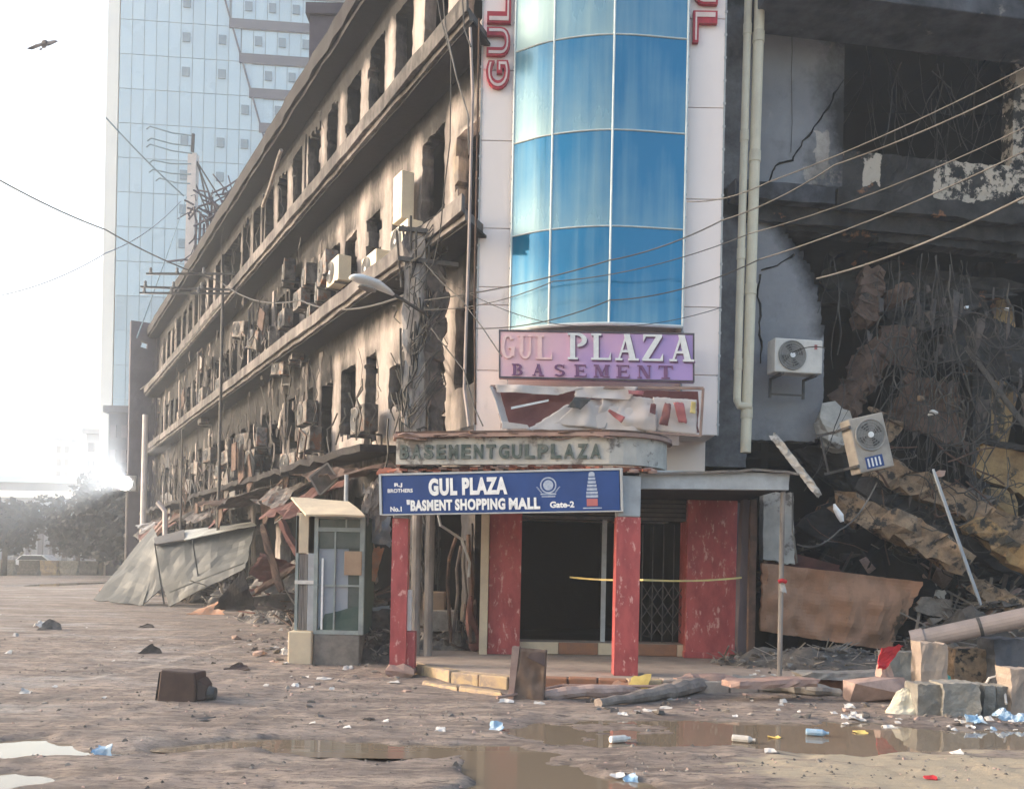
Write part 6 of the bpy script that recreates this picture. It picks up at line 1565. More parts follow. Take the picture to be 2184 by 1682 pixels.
rbeam((1796, 1066, 14.2), (2045, 1195, 13.7), .6, .4, 1, m_tan, 'broken tan masonry beam sloping down below the tilted outdoor unit')
rbeam((1875, 1000, 14.8), (2200, 1150, 14.3), .55, .4, 2, m_tan, 'upper broken beam sloping to the right edge above the tan one')
rbeam((2075, 1250, 13.9), (2250, 1330, 13.5), .3, .25, 31, m_tan, 'short tan beam end above the long grey pipe')
rbeam((2060, 1110, 14.0), (2260, 1250, 13.6), .5, .3, 3, m_yellowm, 'ochre plank-like beam running out at the right edge')
rbeam((1835, 1040, 14.9), (2170, 1210, 14.6), .5, .35, 4, m_ruin, 'charred black beam between the two tan ones')
rbeam((1648, 928, 14.0), (1748, 1052, 13.7), .16, .1, 5, m_oldwhite, 'pale concrete shard leaning left of the tilted outdoor unit', 'concrete_shard', 'shard', .25)
rbeam((1860, 575, 16.0), (1838, 700, 15.8), .38, .3, 6, m_rbrick, 'hanging stub of reddish broken brick high in the dark opening', 'brick_stub', 'masonry')
rbeam((1935, 625, 16.2), (1885, 640, 16.1), .4, .3, 61, m_rbrick, 'short reddish brick lump beside the hanging stub', 'brick_stub', 'masonry', .3, 5)
rbeam((1872, 735, 15.8), (1790, 900, 15.4), .5, .34, 7, m_rbrick, 'leaning reddish brick pier in the dark opening behind the grey wall', 'brick_pier', 'masonry')
rbeam((1776, 880, 15.3), (1800, 950, 15.2), .5, .4, 71, m_oldwhite, 'whitish plaster block at the foot of the leaning brick pier', 'plaster_block', 'masonry', .2, 5)
rbeam((1925, 905, 15.0), (1855, 870, 15.0), .1, .06, 72, m_tan, 'thin tan plank behind the tilted outdoor unit', 'plank', 'plank')
slab([(1852, 930), (1898, 945), (1930, 905), (1850, 890)], 15.0, 6, 4, .08, .05, 73, .06, m_tan, 'tan_fragment', 'tan fragment lying behind the tilted outdoor unit', 'fragment')
rbeam((1990, 1000, 13.0), (2092, 1290, 12.6), .035, .035, 8, m_bluegrey, 'thin bluish rod leaning in front of the broken beams', 'leaning_rod', 'rod', .05)
rbeam((2060, 740, 15.0), (2184, 905, 14.6), .08, .08, 9, m_dark, 'dark bent bar crossing the ochre column', 'bent_bar', 'bar', .1)
rbeam((2060, 935, 15.2), (2260, 968, 14.8), .12, .1, 10, m_ruin, 'charred ledge bar under the ochre column', 'bent_bar', 'bar', .3)
slab([(1700, 1120), (1850, 1215), (1950, 1150), (1800, 1050)], 15.6, 12, 8, .2, .3, 11, .03, m_ruin, 'fallen_slab', 'black fallen floor slab behind the tan beam', 'slab')
slab([(1850, 1330), (2260, 1345), (2260, 1130), (1900, 1180)], 15.3, 16, 10, .3, .3, 12, .03, m_ruin, 'fallen_slab', 'black heap-like slab above the long grey pipe', 'slab')
slab([(1700, 960), (1860, 1120), (2000, 1080), (1790, 930)], 16.6, 12, 8, .3, .2, 13, .03, m_ruin, 'fallen_slab', 'black fallen slab behind the pale shard', 'slab')
slab([(1990, 1290), (2010, 1295), (2020, 1262), (2000, 1255)], 14.2, 4, 5, .1, .04, 14, .1, m_oldwhite, 'plaster_scrap', 'white plaster scrap above the elbow of the long pipe', 'scrap')
slab([(1952, 1300), (2030, 1325), (2035, 1280), (1965, 1272)], 14.0, 6, 5, .1, .06, 15, .06, m_ragl, 'plaster_scrap', 'torn pale board right of the rust-brown sheet', 'scrap')
mb = MB(); mb.tube([at(1779, 1074, 13.2), at(1782, 1084, 13.2), at(1792, 1100, 13.2), at(1796, 1112, 13.2)], [.015, .04, .055, .03], 8); mb.build('white_bottle', m_whitep, label='small white bottle hanging from a cord below the tan beam', category='bottle')
wire([at(1870, 1030, 13.3), at(1790, 1130, 13.0), at(1700, 1160, 12.8)], .012, m_wirel, 'slack pale cord drooping under the tan beam', .12, None, 'slack_string', 'string')
wire([at(1690, 1050, 11.9), at(1690, 1130, 11.9), at(1700, 1200, 11.9)], .012, m_wirel, 'pale cord dangling at the right end of the porch beam', -.03, None, 'slack_string', 'string')
# hanging wires in the openings (uncountable)
rr = random.Random(17); mb = MB()
def hw(cx0, cx1, y0, y1, D0, D1, n_, L0, L1):
    for k in range(n_):
        x = rr.uniform(cx0, cx1); y = rr.uniform(y0, y1); p = at(x, y, rr.uniform(D0, D1)); pts = [p]; dx = rr.uniform(-.06, .06)
        m_ = rr.randint(6, 12); Ls = rr.uniform(L0, L1) / m_
        for j in range(m_):
            dx += rr.uniform(-.05, .05); p = p + Vector((dx, rr.uniform(-.04, .04), -Ls)); pts.append(p)
        mb.tube(pts, rr.choice((.004, .004, .005, .006, .008, .012)), 4, cap=False)
hw(1820, 2160, 90, 220, 15.6, 17, 45, .7, 1.9)
hw(1900, 2080, 520, 760, 14.4, 15.8, 48, 1.0, 3.4)
hw(1940, 2200, 560, 1000, 14.2, 15.6, 38, .8, 2.6)
hw(1760, 1960, 520, 900, 15.0, 16.0, 18, .6, 2.0)
mb.build('hanging_wire_tangle', M('ashy_wire', (0.07, 0.068, 0.066), (0.035, 0.033, 0.033), 2, rough=.8, bump=0), label='grey wires hanging in dense curtains inside the burnt right wing', category='wires', kind='stuff')
mb = MB()
for k in range(90):
    c_ = at(rr.uniform(1900, 2180), rr.uniform(680, 1180), rr.uniform(13.6, 14.8)); pts = []
    a_ = rr.random() * 6; rad = rr.uniform(.12, .5)
    for j in range(8): a_ += rr.uniform(.2, .7); pts.append(c_ + Vector((math.cos(a_) * rad, rr.uniform(-.1, .1), math.sin(a_) * rad)))
    mb.tube(pts, rr.uniform(.005, .013), 4, cap=False)
mb.build('looped_wire_tangle', m_wire, label='loops of charred wire tangled over the broken beams at right', category='wires', kind='stuff')
mb = MB()
for k in range(60):
    x = rr.uniform(1850, 2190); p = at(x, rr.uniform(600, 1200), rr.uniform(14.2, 15.6)); w = rr.uniform(.02, .08); h = rr.uniform(.1, .7)
    mb.sheet([p + Vector((0, 0, -h)), p + Vector((w, 0, -h * .8)), p + Vector((w + rr.uniform(-.1, .1), .03, 0)), p], 1, 4, .08, .01, k, .08)
mb.build('hanging_shreds', m_rag, label='charred shreds hanging among the wires in the right wing', category='debris', kind='stuff')
for i, (x, y, D_, s_, mt, lab) in enumerate(((1990, 880, 14.3, .12, m_white, 'small pale scrap caught in the wires left of the ochre column'), (2007, 1010, 13.9, .13, m_pinkrock, 'pinkish chip caught in the wires above the leaning rod'), (2062, 655, 15, .07, m_whitep, 'small white chip high left of the ochre column'), (2148, 660, 15, .07, m_whitep, 'small white chip high right of the ochre column'), (1965, 850, 14.3, .11, m_tan, 'small tan chip hanging in the wires above the broken beams'))):
    mb = MB(); mb.rock(at(x, y, D_), (s_ * 1.4, s_, s_), i + 5); mb.build('debris_scrap', mt, label=lab, category='scrap')

# ---- cement blocks, sack, pipe at the right
def blk(x0_, x1_, yt, yb, D_, dep, mt, lab, rot=0, name='cement_block', cat='block', bev=.02, z0=None):
    a_, b_ = at(x0_, yb, D_), at(x1_, yt, D_); z = a_.z if z0 is None else z0
    mb = MB(); w = b_.x - a_.x; h = b_.z - z; n = 3; vs = []
    mb.sheet([(a_.x, D_, z), (b_.x, D_, z), (b_.x, D_, b_.z), (a_.x, D_, b_.z)], 9, 9, .035, dep, int(x0_), .022, freq=4)
    mb.v = [(v[0], v[1], v[2]) for v in mb.v]
    o = mb.build(name, mt, label=lab, category=cat); o.rotation_euler = (0, 0, rot); return o
blk(1955, 2008, 1460, 1530, 9.75, .3, m_block, 'leftmost grey cement block of the front row, beside the sack', .03, z0=-.02)
blk(2012, 2092, 1458, 1532, 9.7, .34, m_block, 'widest grey cement block of the front row', -.02, z0=-.02)
blk(2096, 2122, 1462, 1530, 9.8, .3, m_block, 'narrow cement block right of the widest one', .04, z0=-.02)
blk(2125, 2152, 1464, 1528, 9.85, .3, m_block, 'narrow cement block left of the tan end block', -.05, z0=-.02)
blk(2154, 2230, 1428, 1528, 9.8, .3, m_curb, 'tan upright block cut by the right edge of the picture', .02, z0=-.02)
blk(1964, 2022, 1372, 1458, 10.6, .28, m_curb, 'tall cream-grey block standing behind the front row', -.03, z0=.0)
blk(2120, 2230, 1364, 1418, 11.6, .4, m_slabr, 'bluish block resting under the long pipe at the right edge', .02, z0=.1)
blk(2035, 2118, 1384, 1422, 11.8, .3, m_tan, 'scorched tan block behind the tall cream-grey one', .03, z0=.1)
blk(1890, 1960, 1392, 1435, 11.9, .3, m_block, 'grey block between the red cloth and the tall cream-grey block', -.02, z0=.1)
mb = MB(); a_ = at(2028, 1452, 10.7); mb.sheet([(a_.x - .08, 10.7, .0), (a_.x + .09, 10.7, .0), (a_.x + .05, 10.8, .33), (a_.x - .05, 10.8, .36)], 5, 6, .03, .05, 4, .05); mb.build('teal_container', m_teal, label='crushed teal plastic container behind the cement blocks', category='container')
g = gnd(1928, 1525); mb = MB(); mb.sheet([(g.x - .22, g.y - .02, 0), (g.x + .16, g.y - .05, 0), (g.x + .15, g.y + .15, .34), (g.x - .02, g.y + .15, .24)], 8, 8, .09, .14, 5, .04, freq=4); mb.build('pale_sack', m_sack, label='torn pale yellow sack leaning on the left end of the cement blocks', category='sack')
g = gnd(1885, 1502); mb = MB(); mb.rock((g.x, g.y + .2, .14), (.85, .5, .4), 5, npt=18); mb.build('rubble_lump', m_pinkrock, label='large pinkish rubble lump left of the pale sack', category='rubble')
mb = MB(); a_ = at(1888, 1440, 10.8); mb.beam((a_.x, 10.8, .05), (a_.x + .02, 10.85, .42), .16, .14, 5, 4, .2); mb.build('short_post', m_pinkrock, label='short pinkish post with a red cloth on top', category='post')
mb = MB(); mb.sheet([at(1872, 1424, 10.7), at(1890, 1426, 10.7), at(1930, 1372, 11.0), at(1880, 1380, 10.8)], 8, 8, .07, .02, 6, .05, freq=5); mb.build('red_cloth', m_redc, label='bright red cloth draped over the short post', category='cloth')
root = empty('fallen_pipe', at(2050, 1365, 11.6), label='long fallen grey pipe with a dark open end lying across the blocks', category='pipe')
a_, b_ = at(1968, 1362, 11.7), at(2330, 1285, 11.0)
mb = MB(); mb.tube([a_, b_], .125, 18); mb.build('pipe', m_pipe, root)
mb = MB(); d_ = (b_ - a_).normalized(); mb.tube([a_ + d_ * .02, a_ - d_ * .14], .145, 18, cap=False); mb.build('socket', m_pipe, root)
mb = MB(); mb.tube([a_ - d_ * .05, a_ - d_ * .052], .12, 18); mb.build('pipe_bore', m_black, root)
for t in (.35, .75):
    c_ = a_.lerp(b_, t); mb = MB(); mb.tube([c_ - d_ * .02, c_ + d_ * .02], .13, 18); mb.build('band', m_dark, root)
mb = MB(); mb.tube([at(2095, 1470, 10.2), at(2110, 1445, 10.1), at(2128, 1440, 10.1), at(2142, 1462, 10.0), at(2146, 1500, 9.7)], .013, 6); mb.build('white_rope', m_litw, label='white looped cord lying over the cement blocks', category='rope')
# rolled carpet and cloths by the steps
def roll(pts, r_, mt, name, lab, cat):
    P_ = [gnd(x, y) + Vector((0, 0, z)) for x, y, z in pts]; Q_ = []; rs = []
    for k in range(len(P_) - 1):
        for t in range(7):
            q = P_[k].lerp(P_[k + 1], t / 7); nv = noise.noise(q * 4); Q_.append(q + Vector((0, .04 * nv, .025 * noise.noise(q * 5)))); rs.append((r_[k] + (r_[k + 1] - r_[k]) * t / 7) * (1 + .45 * noise.noise(q * 7)))
    mb = MB(); mb.tube(Q_, rs, 10); mb.v = [(v[0] + .02 * noise.noise(Vector(v) * 9), v[1] + .02 * noise.noise(Vector(v) * 8), v[2] * .85) for v in mb.v]; o = mb.build(name, mt, label=lab, category=cat); return o
roll([(1275, 1508, .05), (1400, 1492, .09), (1475, 1478, .12), (1540, 1468, .13)], [.06, .10, .13, .10], M('dusty_carpet', (.26, .215, .19), (.17, .14, .125), 6, bump=.6), 'rolled_carpet', 'dusty grey rolled carpet lying along the kerb left of the pink roll', 'carpet')
roll([(1150, 1490, .05), (1215, 1488, .08), (1320, 1486, .08), (1370, 1478, .06)], [.07, .09, .08, .05], m_pinkrock, 'rolled_cloth', 'pinkish rolled cloth beside the padded chair back', 'cloth')
roll([(1560, 1470, .1), (1640, 1476, .12), (1740, 1484, .1), (1800, 1486, .04)], [.13, .12, .1, .05], m_conc, 'rolled_carpet', 'dusty roll under the kerb right of the middle column', 'carpet')
roll([(1440, 1476, .16), (1470, 1474, .18), (1540, 1474, .18), (1590, 1478, .12)], [.05, .08, .09, .07], m_pinkw, 'pink_roll', 'dusty pink roll lying on the kerb right of the middle column', 'roll')
for i, (x0_, y0_, x1_, y1_, mt, lab) in enumerate(((1298, 1480, 1352, 1450, m_lito, 'orange strip of cloth over the kerb left of the yellow board'), (1335, 1482, 1390, 1442, m_lity, 'yellow board propped at the foot of the middle column'), (1352, 1462, 1402, 1438, m_lity, 'thin yellow slat resting on the yellow board'))):
    a_, b_ = gnd(x0_, y0_), gnd(x1_, y0_); h = (y0_ - y1_) * a_.y / F; mb = MB(); mb.sheet([a_ + Vector((0, 0, .02)), a_.lerp(b_, .8) + Vector((0, 0, .02)), b_ + Vector((0, .12, h)), a_.lerp(b_, .25) + Vector((0, .12, h * .9))], 5, 4, .04, .03, i + 4, .06); mb.build('kerb_scrap', mt, label=lab, category='board' if i else 'cloth')
mb = MB(); mb.tube([gnd(1060, 1496) + Vector((0, 0, .05)), gnd(1200, 1478) + Vector((0, 0, .1)), gnd(1430, 1484) + Vector((0, 0, .12))], .018, 6); mb.build('thin_stick', m_pinkw, label='thin pale stick lying along the kerb in front of the steps', category='stick')
# plank-like slab on right pavement
for i, (x0_, x1_, y_, mt, lab) in enumerate(((1560, 1755, 1468, m_pinkw, 'long broken slab strip lying along the right pavement edge'), (1715, 1905, 1452, m_conc, 'thin grey slab strip below the rust-brown sheet'))):
    a_, b_ = gnd(x0_, y_, ZP), gnd(x1_, y_ - 2, ZP); mb = MB(); mb.beam(a_ + Vector((0, .2, .05)), b_ + Vector((0, .2, .05)), .3, .09, i, 12, .12); mb.build('slab_strip', mt, label=lab, category='slab')

# ================================================================== RUBBLE
rock_me = []
for k in range(14):
    mb = MB(); rk = random.Random(k); mb.rock((0, 0, .3), (1 + rk.random() * .5, 1, .65), k + 50, npt=rk.randint(10, 15)); rock_me.append(mb.mesh('rubble_chunk', (m_conc, m_conc2, m_pinkrock, m_conc2)[k % 4]))
def inpave(x, y): return y > 11.05 and x > -1.4
def zone(poly, n_, s0, s1, group, lab, seed, zf=None, thing=True, mats=None, base=0.0):
    rr = random.Random(seed); xs_ = [p[0] for p in poly]; ys_ = [p[1] for p in poly]; c_ = 0
    while c_ < n_:
        px, py = rr.uniform(min(xs_), max(xs_)), rr.uniform(min(ys_), max(ys_))
        if not inpoly(px, py, poly): continue
        p = gnd(px, py, base); s_ = rr.uniform(s0, s1) * (1.4 if rr.random() < .1 else 1); z = base if base else gh(p.x, p.y)
        if zf: z += zf(px, py) * rr.random()
        inst(rr.choice(rock_me), 'rubble_chunk', (p.x, p.y, z - .02), (rr.uniform(-.3, .3), rr.uniform(-.3, .3), rr.uniform(0, 6.3)), (s_, s_, s_ * rr.uniform(.5, 1)), label=lab, category='rubble', group=group)
        c_ += 1
def heap(name, cx_, cy_, rx, ry, h, mt, lab, seed, n=26, amp=.35, frags=260, fm=None, fs=(.03, .12)):
    mb = MB(); rr = random.Random(seed)
    for j in range(n + 1):
        for i in range(n + 1):
            u, v = i / n * 2 - 1, j / n * 2 - 1; q = u * u + v * v
            z = max(0, 1 - q) ** .8 * h * (1 + amp * 2 * noise.noise(Vector((u * 3 + seed, v * 3, 0)))) + .05 * noise.noise(Vector((u * 9, v * 9, seed)))
            mb.v.append((cx_ + u * rx, cy_ + v * ry, z - .06 if q < .95 else -.08))
    for j in range(n):
        for i in range(n): a_ = j * (n + 1) + i; mb.f.append((a_, a_ + 1, a_ + n + 2, a_ + n + 1)); mb.mi.append(0)
    for k in range(frags):
        r_ = rr.random() ** .5; a_ = rr.random() * math.tau; u, v = r_ * math.cos(a_), r_ * math.sin(a_); z = max(0, 1 - r_ * r_) ** .8 * h; s_ = rr.uniform(*fs)
        if rr.random() < .6: mb.rock((cx_ + u * rx, cy_ + v * ry, z + s_ * .1), (s_ * 1.5, s_, s_ * .7), k, (1 if rr.random() < .35 else 0), 9)
        else:
            p = Vector((cx_ + u * rx, cy_ + v * ry, z)); d_ = Vector((rr.gauss(0, 1), rr.gauss(0, 1), rr.uniform(0, .8))).normalized() * s_ * rr.uniform(1.5, 4); mb.bar(p, p + d_, s_ * .2, s_ * .1, (2 if rr.random() < .3 else 1))
    mb.build(name, [mt, fm or m_conc2, m_ragl], label=lab, category='rubble heap', kind='stuff')
a_ = gnd(560, 1330); heap('rubble_heap', a_.x + .35, a_.y + .6, 1.0, 1.2, .34, m_conc2, 'dark rubble heap between the collapsed roof and the booth', 1, fm=m_conc)
a_ = gnd(500, 1300); heap('rubble_heap', a_.x + 1.9, a_.y + 1.9, 1.6, 1.6, .7, m_conc2, 'dark rubble heap behind the collapsed sheet roof', 2, fm=m_rust)
for i in range(6):
    p = PL.p(6 + i * 4.6, 0, .2); heap('rubble_heap', p.x, p.y, 1.2 if i < 4 else 1.8, 2.0, .9 + .3 * (i % 2), m_conc2, ('dark rubble heap at the shopfront nearest the booth', 'reddish-flecked rubble heap at the second burnt shopfront from the booth', 'grey rubble heap just behind the collapsed sheet roof', 'rusty rubble heap beyond the collapsed sheet roof', 'reddish rubble heap near the pale lit pole', 'farthest rubble heap at the end of the burnt shopfronts')[i], 10 + i, fm=(m_rust, m_redsheet, m_conc)[i % 3], fs=(.08, .3))
heap('rubble_heap', at(800, 1380, 14.2).x, 14.4, .75, .9, .55, m_conc2, 'heap of charred junk between the booth and the left column', 21, fm=m_ragl, frags=220)
heap('rubble_heap', at(950, 1380, 14.6).x, 14.9, .9, .8, .6, m_conc2, 'heap of charred junk inside the left opening', 22, fm=m_rust, frags=200)
p = at(1780, 1390, 12.7); heap('rubble_heap', p.x, 13.1, 2.0, .9, .42, m_conc2, 'grey rubble spread under the rust-brown sheet', 23, fm=m_conc, frags=420)
p = at(2160, 1390, 13.4); heap('rubble_heap', p.x + .3, 13.9, 1.9, 1.3, 1.15, m_conc2, 'tall dark rubble heap behind the long pipe', 24, fm=m_conc, frags=500, fs=(.05, .22))
p = at(1960, 1300, 15.2); heap('rubble_heap', p.x, 16.2, 3.4, 2.2, 2.4, m_black, 'black rubble mound inside the ruined right wing', 25, fm=m_rag, frags=500, fs=(.08, .3))
zone([(470, 1290), (625, 1310), (610, 1420), (520, 1400)], 50, .05, .16, 'rubble chunks left of the booth', 'broken rubble chunk on the ground left of the booth', 1)
zone([(620, 1425), (840, 1420), (900, 1475), (660, 1500)], 32, .03, .10, 'rubble chunks in front of the booth', 'small rubble chunk on the mud in front of the booth', 2)
zone([(1180, 1478), (1900, 1480), (1950, 1540), (1300, 1525)], 60, .03, .11, 'rubble chunks along the kerb', 'small rubble chunk lying below the right kerb', 3)
zone([(1600, 1400), (1900, 1400), (1920, 1440), (1600, 1440)], 40, .04, .14, 'rubble chunks on the right pavement', 'rubble chunk on the pavement under the rust-brown sheet', 4, base=ZP)
zone([(1900, 1500), (2184, 1530), (2184, 1565), (1880, 1545)], 24, .03, .10, 'rubble chunks before the cement blocks', 'small rubble chunk on the mud before the cement blocks', 5)
zone([(0, 1235), (330, 1290), (900, 1460), (1100, 1560), (400, 1540), (0, 1500)], 34, .025, .09, 'loose stones on the muddy street', 'loose stone on the muddy street at left', 6)
zone([(1000, 1600), (1500, 1560), (2184, 1600), (2184, 1680), (1000, 1680)], 14, .015, .045, 'pebbles on the near mud', 'pebble on the near mud at lower right', 7)
# broken masonry heaped in the ruin, piece by piece
rz = random.Random(61)
for k in range(52):
    px = rz.uniform(1760, 2190); py = rz.uniform(1150 + max(0, (1980 - px)) * .35, 1340); D_ = 14.0 + (1340 - py) / 190 * 1.2 + rz.uniform(-.1, .2); s_ = rz.uniform(.12, .5)
    if px < 1965 and py > 1215: continue
    inst(rz.choice(rock_me), 'rubble_chunk', at(px, py, D_) - Vector((0, 0, s_ * .3)), (rz.uniform(-.7, .7), rz.uniform(-.7, .7), rz.uniform(0, 6.3)), (s_ * rz.uniform(.7, 1.5), s_, s_ * rz.uniform(.4, .9)), label='charred masonry chunk in the heap under the sloping broken beams', category='rubble', group='masonry chunks heaped in the ruin')
# sagging remains of the upper floor in the ruin
for i, (q, D_, am, th, mt, lab) in enumerate((
    ([(1760, 640), (1990, 700), (2190, 610), (1770, 530)], 16.6, .3, .18, m_ruin, 'black sagging floor remnant just under the scorched beam'),
    ([(2000, 760), (2190, 830), (2190, 700), (2020, 650)], 16.9, .3, .16, m_ruin, 'black sagging floor remnant behind the ochre column'),
    ([(1890, 900), (2060, 960), (2040, 820), (1930, 800)], 15.9, .25, .14, m_rbrick, 'brown broken wall piece hanging among the wires'),
    ([(2080, 1010), (2190, 1060), (2190, 960), (2100, 940)], 15.0, .15, .14, m_yellowm, 'ochre broken wall piece at the right edge'),
    ([(1960, 1080), (2100, 1130), (2120, 1060), (1990, 1020)], 14.9, .18, .14, m_conc2, 'grey broken slab piece above the ochre plank-like beam'),
    ([(1870, 760), (1960, 800), (1950, 700), (1880, 690)], 15.9, .2, .12, m_rbrick, 'reddish wall fragment beside the leaning brick pier'))):
    slab(q, D_, 14, 9, am, th, 90 + i, .05, mt, 'hanging_slab', lab, 'slab')
for k in range(16):
    x0_ = rz.uniform(1830, 2170); y0_ = rz.uniform(940, 1180); a_ = at(x0_, y0_, 14.3); pts = [a_]
    dr = Vector((rz.uniform(-.3, .3), rz.uniform(-.1, .1), rz.uniform(-.2, .25)))
    for j in range(5): dr = dr + Vector((rz.uniform(-.12, .12), 0, rz.uniform(-.12, .08))); pts.append(pts[-1] + dr * .8)
    mb = MB(); mb.tube(pts, rz.uniform(.008, .018), 5); mb.build('bent_rebar', m_rust, label='bent rusty reinforcing bar sticking out of the broken beams', category='rebar', group='bent reinforcing bars in the ruin')
# flat dark scraps standing on the road at left
for i, (x0_, x1_, yb, h, lab) in enumerate(((288, 345, 1396, 22, 'dark pointed scrap in the road right of centre-left, the larger of two'), (290, 328, 1338, 10, 'dark flat scrap farther up the road'), (475, 532, 1428, 16, 'dark folded scrap between the television and the booth'), (388, 475, 1540, 5, 'thin dark stick lying in front of the television'), (74, 130, 1345, 26, 'low grey mound of scraps at the left of the road'))):
    a_, b_ = gnd(x0_, yb), gnd(x1_, yb); hh = h * a_.y / F; mb = MB(); mb.sheet([a_, b_, b_ + Vector((-.1, .18, hh * .5)), a_.lerp(b_, .45) + Vector((0, .15, hh))], 7, 5, .05, .03, i + 3, .08, freq=4)
    mb.build('road_scrap', (m_rag, m_rag, m_brown, m_dark, m_conc2)[i], label=lab, category='scrap')
mb = MB(); a_ = gnd(440, 1312); mb.sheet([a_ + Vector((-.5, 0, 0)), a_ + Vector((.45, 0, .02)), a_ + Vector((.3, .5, .35)), a_ + Vector((-.2, .5, .12))], 8, 6, .12, .02, 4, .06); mb.build('orange_cloth', m_lito, label='orange cloth on the rubble below the collapsed sheet roof', category='cloth')
# litter: one by one
def litter(px, py, kind, mt, lab, s_=1.0, seed=0, grp=None, z0=None):
    p = gnd(px, py, 0 if z0 is None else z0); z = gh(p.x, p.y) if z0 is None else z0; rr = random.Random(seed + int(px)); mb = MB()
    if z0 is None: z = max(z, -.012)
    if kind == 'bag':
        w = .075 * s_; mb.sheet([(p.x - w, p.y, z), (p.x + w, p.y - .02, z), (p.x + w * .7, p.y + .08 * s_, z + .06 * s_), (p.x - w * .8, p.y + .09 * s_, z + .05 * s_)], 6, 5, .05 * s_, .01, seed, .08, freq=9)
    elif kind == 'bottle':
        a_ = rr.uniform(-.5, .5); d_ = Vector((math.cos(a_), math.sin(a_), 0)); c_ = Vector((p.x, p.y, z + .035)); mb.tube([c_ - d_ * .1, c_ - d_ * .09, c_ + d_ * .05, c_ + d_ * .085, c_ + d_ * .11], [.03, .034, .034, .014, .014], 9)
    else:
        w = .05 * s_; mb.sheet([(p.x - w, p.y - w * .6, z + .006), (p.x + w, p.y - w * .7, z + .006), (p.x + w * .8, p.y + w * .6, z + .02), (p.x - w * .7, p.y + w, z + .012)], 3, 3, .02, .005, seed, .1, freq=12)
    return mb.build({'bag': 'plastic_bag', 'bottle': 'plastic_bottle', 'paper': 'paper_scrap'}[kind], mt, label=lab, category='litter', group=grp)
litter(1258, 1548 + 0, 'bag', m_litb, 'x', .01) if False else None
L_ = [(1058, 1556, 'bag', m_litb, 'blue and white plastic bag at the left rim of the upper puddle', 1.0), (1322, 1580, 'bottle', m_litw, 'clear crushed bottle at the near rim of the upper puddle', 1), (1585, 1580, 'bottle', m_litw, 'pale crushed bottle on the mud right of centre', 1),
      (1650, 1570, 'paper', m_lity, 'small yellow scrap right of the pale bottle', 1.2), (1742, 1566, 'bottle', m_litb, 'bluish bottle lying beyond the small yellow scrap', 1), (1835, 1560, 'paper', m_lity, 'orange-yellow wrapper near the right end of the puddle', 1.3), (1345, 1662, 'bag', m_litb, 'light blue plastic bag floating in the nearest puddle', .8),
      (1318, 1655, 'paper', m_litw, 'white scrap touching the light blue bag', 1.2), (1832, 1536, 'bag', m_litw, 'white plastic bag below the pinkish rubble lump', 1.2), (1895, 1548, 'paper', m_litw, 'white paper scrap right of that bag', 1.3), (2080, 1548, 'bag', m_litb, 'bluish bag in front of the widest cement block', 1.2), (2150, 1542, 'bag', m_litb, 'bright blue bag in front of the tan end block', 1.5),
      (2180, 1545, 'bag', m_litb, 'blue bag cut by the right edge of the picture', 1.2), (1080, 1500, 'paper', m_litw, 'white scrap at the foot of the padded chair back', 1.8), (1150, 1502, 'paper', m_litw, 'white scrap just right of the padded chair back', 1.3), (742, 1428, 'bag', m_litw, 'white bag in front of the booth', 1.1), (758, 1418, 'paper', m_litw, 'white scrap beside the booth foot', 1.6),
      (85, 1338, 'bag', m_litw, 'whitish bag on the low mound at left', 2.0), (50, 1480, 'bag', m_litw, 'white crumpled bag at the left end of the street', 1.0), (605, 1398, 'bag', m_litw, 'white lump at the left foot of the booth', 1.6), (690, 1452, 'paper', m_litw, 'flat white paper in front of the booth', 2.0), (840, 1460, 'paper', m_litw, 'pale scrap left of the yellow kerb', 1.5),
      (215, 1612, 'bag', m_litb, 'bluish scrap at the end of the bright left puddle', 1.1), (1388, 1520, 'paper', m_litw, 'white wrapper below the middle column', 1.6), (1420, 1515, 'paper', m_litw, 'second white wrapper below the middle column', 1.4), (1985, 1660, 'paper', m_redc, 'small red scrap on the pale sandy patch', 1.0), (1640, 1610, 'paper', m_litw, 'white scrap on the mud below the yellow scrap', 1.0), (2040, 1610, 'paper', m_litw, 'white scrap on the far edge of the sandy patch', 1.0)]
for i, (x, y, k, mt, lab, s_) in enumerate(L_): litter(x, y, k, mt, lab, s_, i)
rr = random.Random(99)
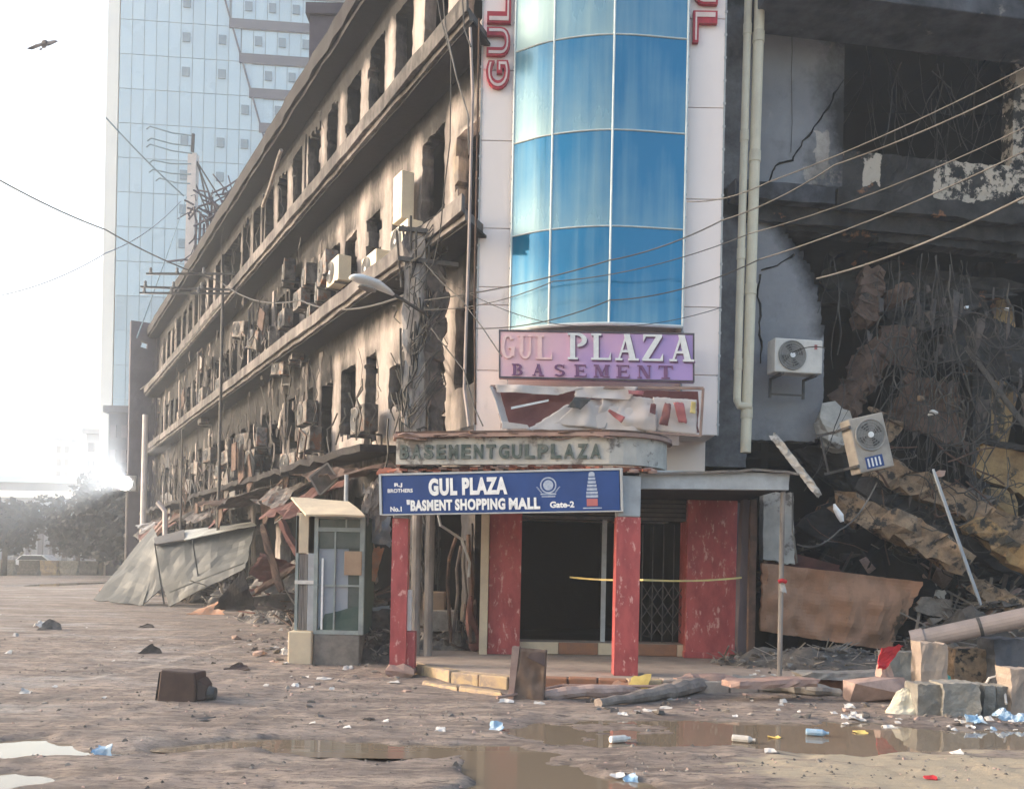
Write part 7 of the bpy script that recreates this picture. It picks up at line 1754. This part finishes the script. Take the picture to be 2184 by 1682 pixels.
for (poly, n_, g_, lab, z0) in (([(480, 1290), (640, 1320), (830, 1440), (640, 1480), (470, 1360)], 46, 'litter strewn left of the booth', 'pale litter scrap strewn on the rubble left of the booth', None),
                        ([(1200, 1480), (1900, 1490), (1960, 1550), (1300, 1530)], 44, 'litter strewn under the kerb', 'pale litter scrap strewn under the right kerb', None),
                        ([(1600, 1410), (1900, 1405), (1960, 1440), (1600, 1445)], 30, 'litter strewn on the right pavement', 'white litter scrap on the pavement under the brown sheet', ZP),
                        ([(0, 1260), (300, 1290), (900, 1500), (1000, 1560), (0, 1540)], 34, 'litter strewn on the muddy street', 'small litter scrap on the open muddy street', None),
                        ([(1960, 1535), (2184, 1535), (2184, 1556), (1960, 1556)], 22, 'litter strewn before the cement blocks', 'small white or blue litter before the cement blocks', None)):
    xs_ = [p[0] for p in poly]; ys_ = [p[1] for p in poly]; c_ = 0
    while c_ < n_:
        x, y = rr.uniform(min(xs_), max(xs_)), rr.uniform(min(ys_), max(ys_))
        if not inpoly(x, y, poly): continue
        mt = rr.choice((m_litw, m_litw, m_litw, m_litb if 'blocks' in g_ else m_ragl, m_rag, m_rag if 'kerb' not in g_ else m_pinkw))
        litter(x, y, rr.choice(('paper', 'paper', 'bag')), mt, lab, rr.uniform(.3, .8), c_ + int(x), g_, z0); c_ += 1
# bird
bp_ = at(93, 95, 22); bird = empty('bird', bp_, label='dark bird of prey gliding in the white sky at upper left', category='bird')
def bz(mx_, my_, mz_): return bp_ + Vector((mx_, my_, mz_))
mb = MB(); mb.tube([bz(-.07, .1, -.03), bz(-.02, .04, -.01), bz(.05, -.04, .01), bz(.11, -.09, .02), bz(.14, -.12, .02)], [.02, .065, .075, .045, .01], 8)
# wings are grown from the same body mesh
for sgn, tip in ((-1, (-.36, -.05, -.13)), (1, (.30, .12, .15))):
    t = Vector(tip); mb.add([bz(.07, -.05, .02), bz(-.05, .06, .0), bp_ + t * .55 + Vector((-.10, .06, -.05)), bp_ + t + Vector((-.04, .03, 0)), bp_ + t, bp_ + t * .6 + Vector((.07, -.04, .03)), bz(.07, -.05, .035), bz(-.05, .06, .015), bp_ + t * .55 + Vector((-.10, .06, -.035)), bp_ + t + Vector((-.04, .03, .01)), bp_ + t + Vector((0, 0, .01)), bp_ + t * .6 + Vector((.07, -.04, .045))],
        [(0, 1, 2, 3, 4, 5), (11, 10, 9, 8, 7, 6)] + [(k, (k + 1) % 6, 6 + (k + 1) % 6, 6 + k) for k in range(6)])
mb.build('body', m_bird, bird, smooth=True)
mb = MB(); mb.add([bz(-.07, .1, -.03), bz(-.18, .12, -.06), bz(-.16, .2, -.05), bz(-.07, .1, -.015), bz(-.18, .12, -.045), bz(-.16, .2, -.035)], [(0, 1, 2), (5, 4, 3), (0, 1, 4, 3), (1, 2, 5, 4), (2, 0, 3, 5)]); mb.build('tail', m_bird, bird)
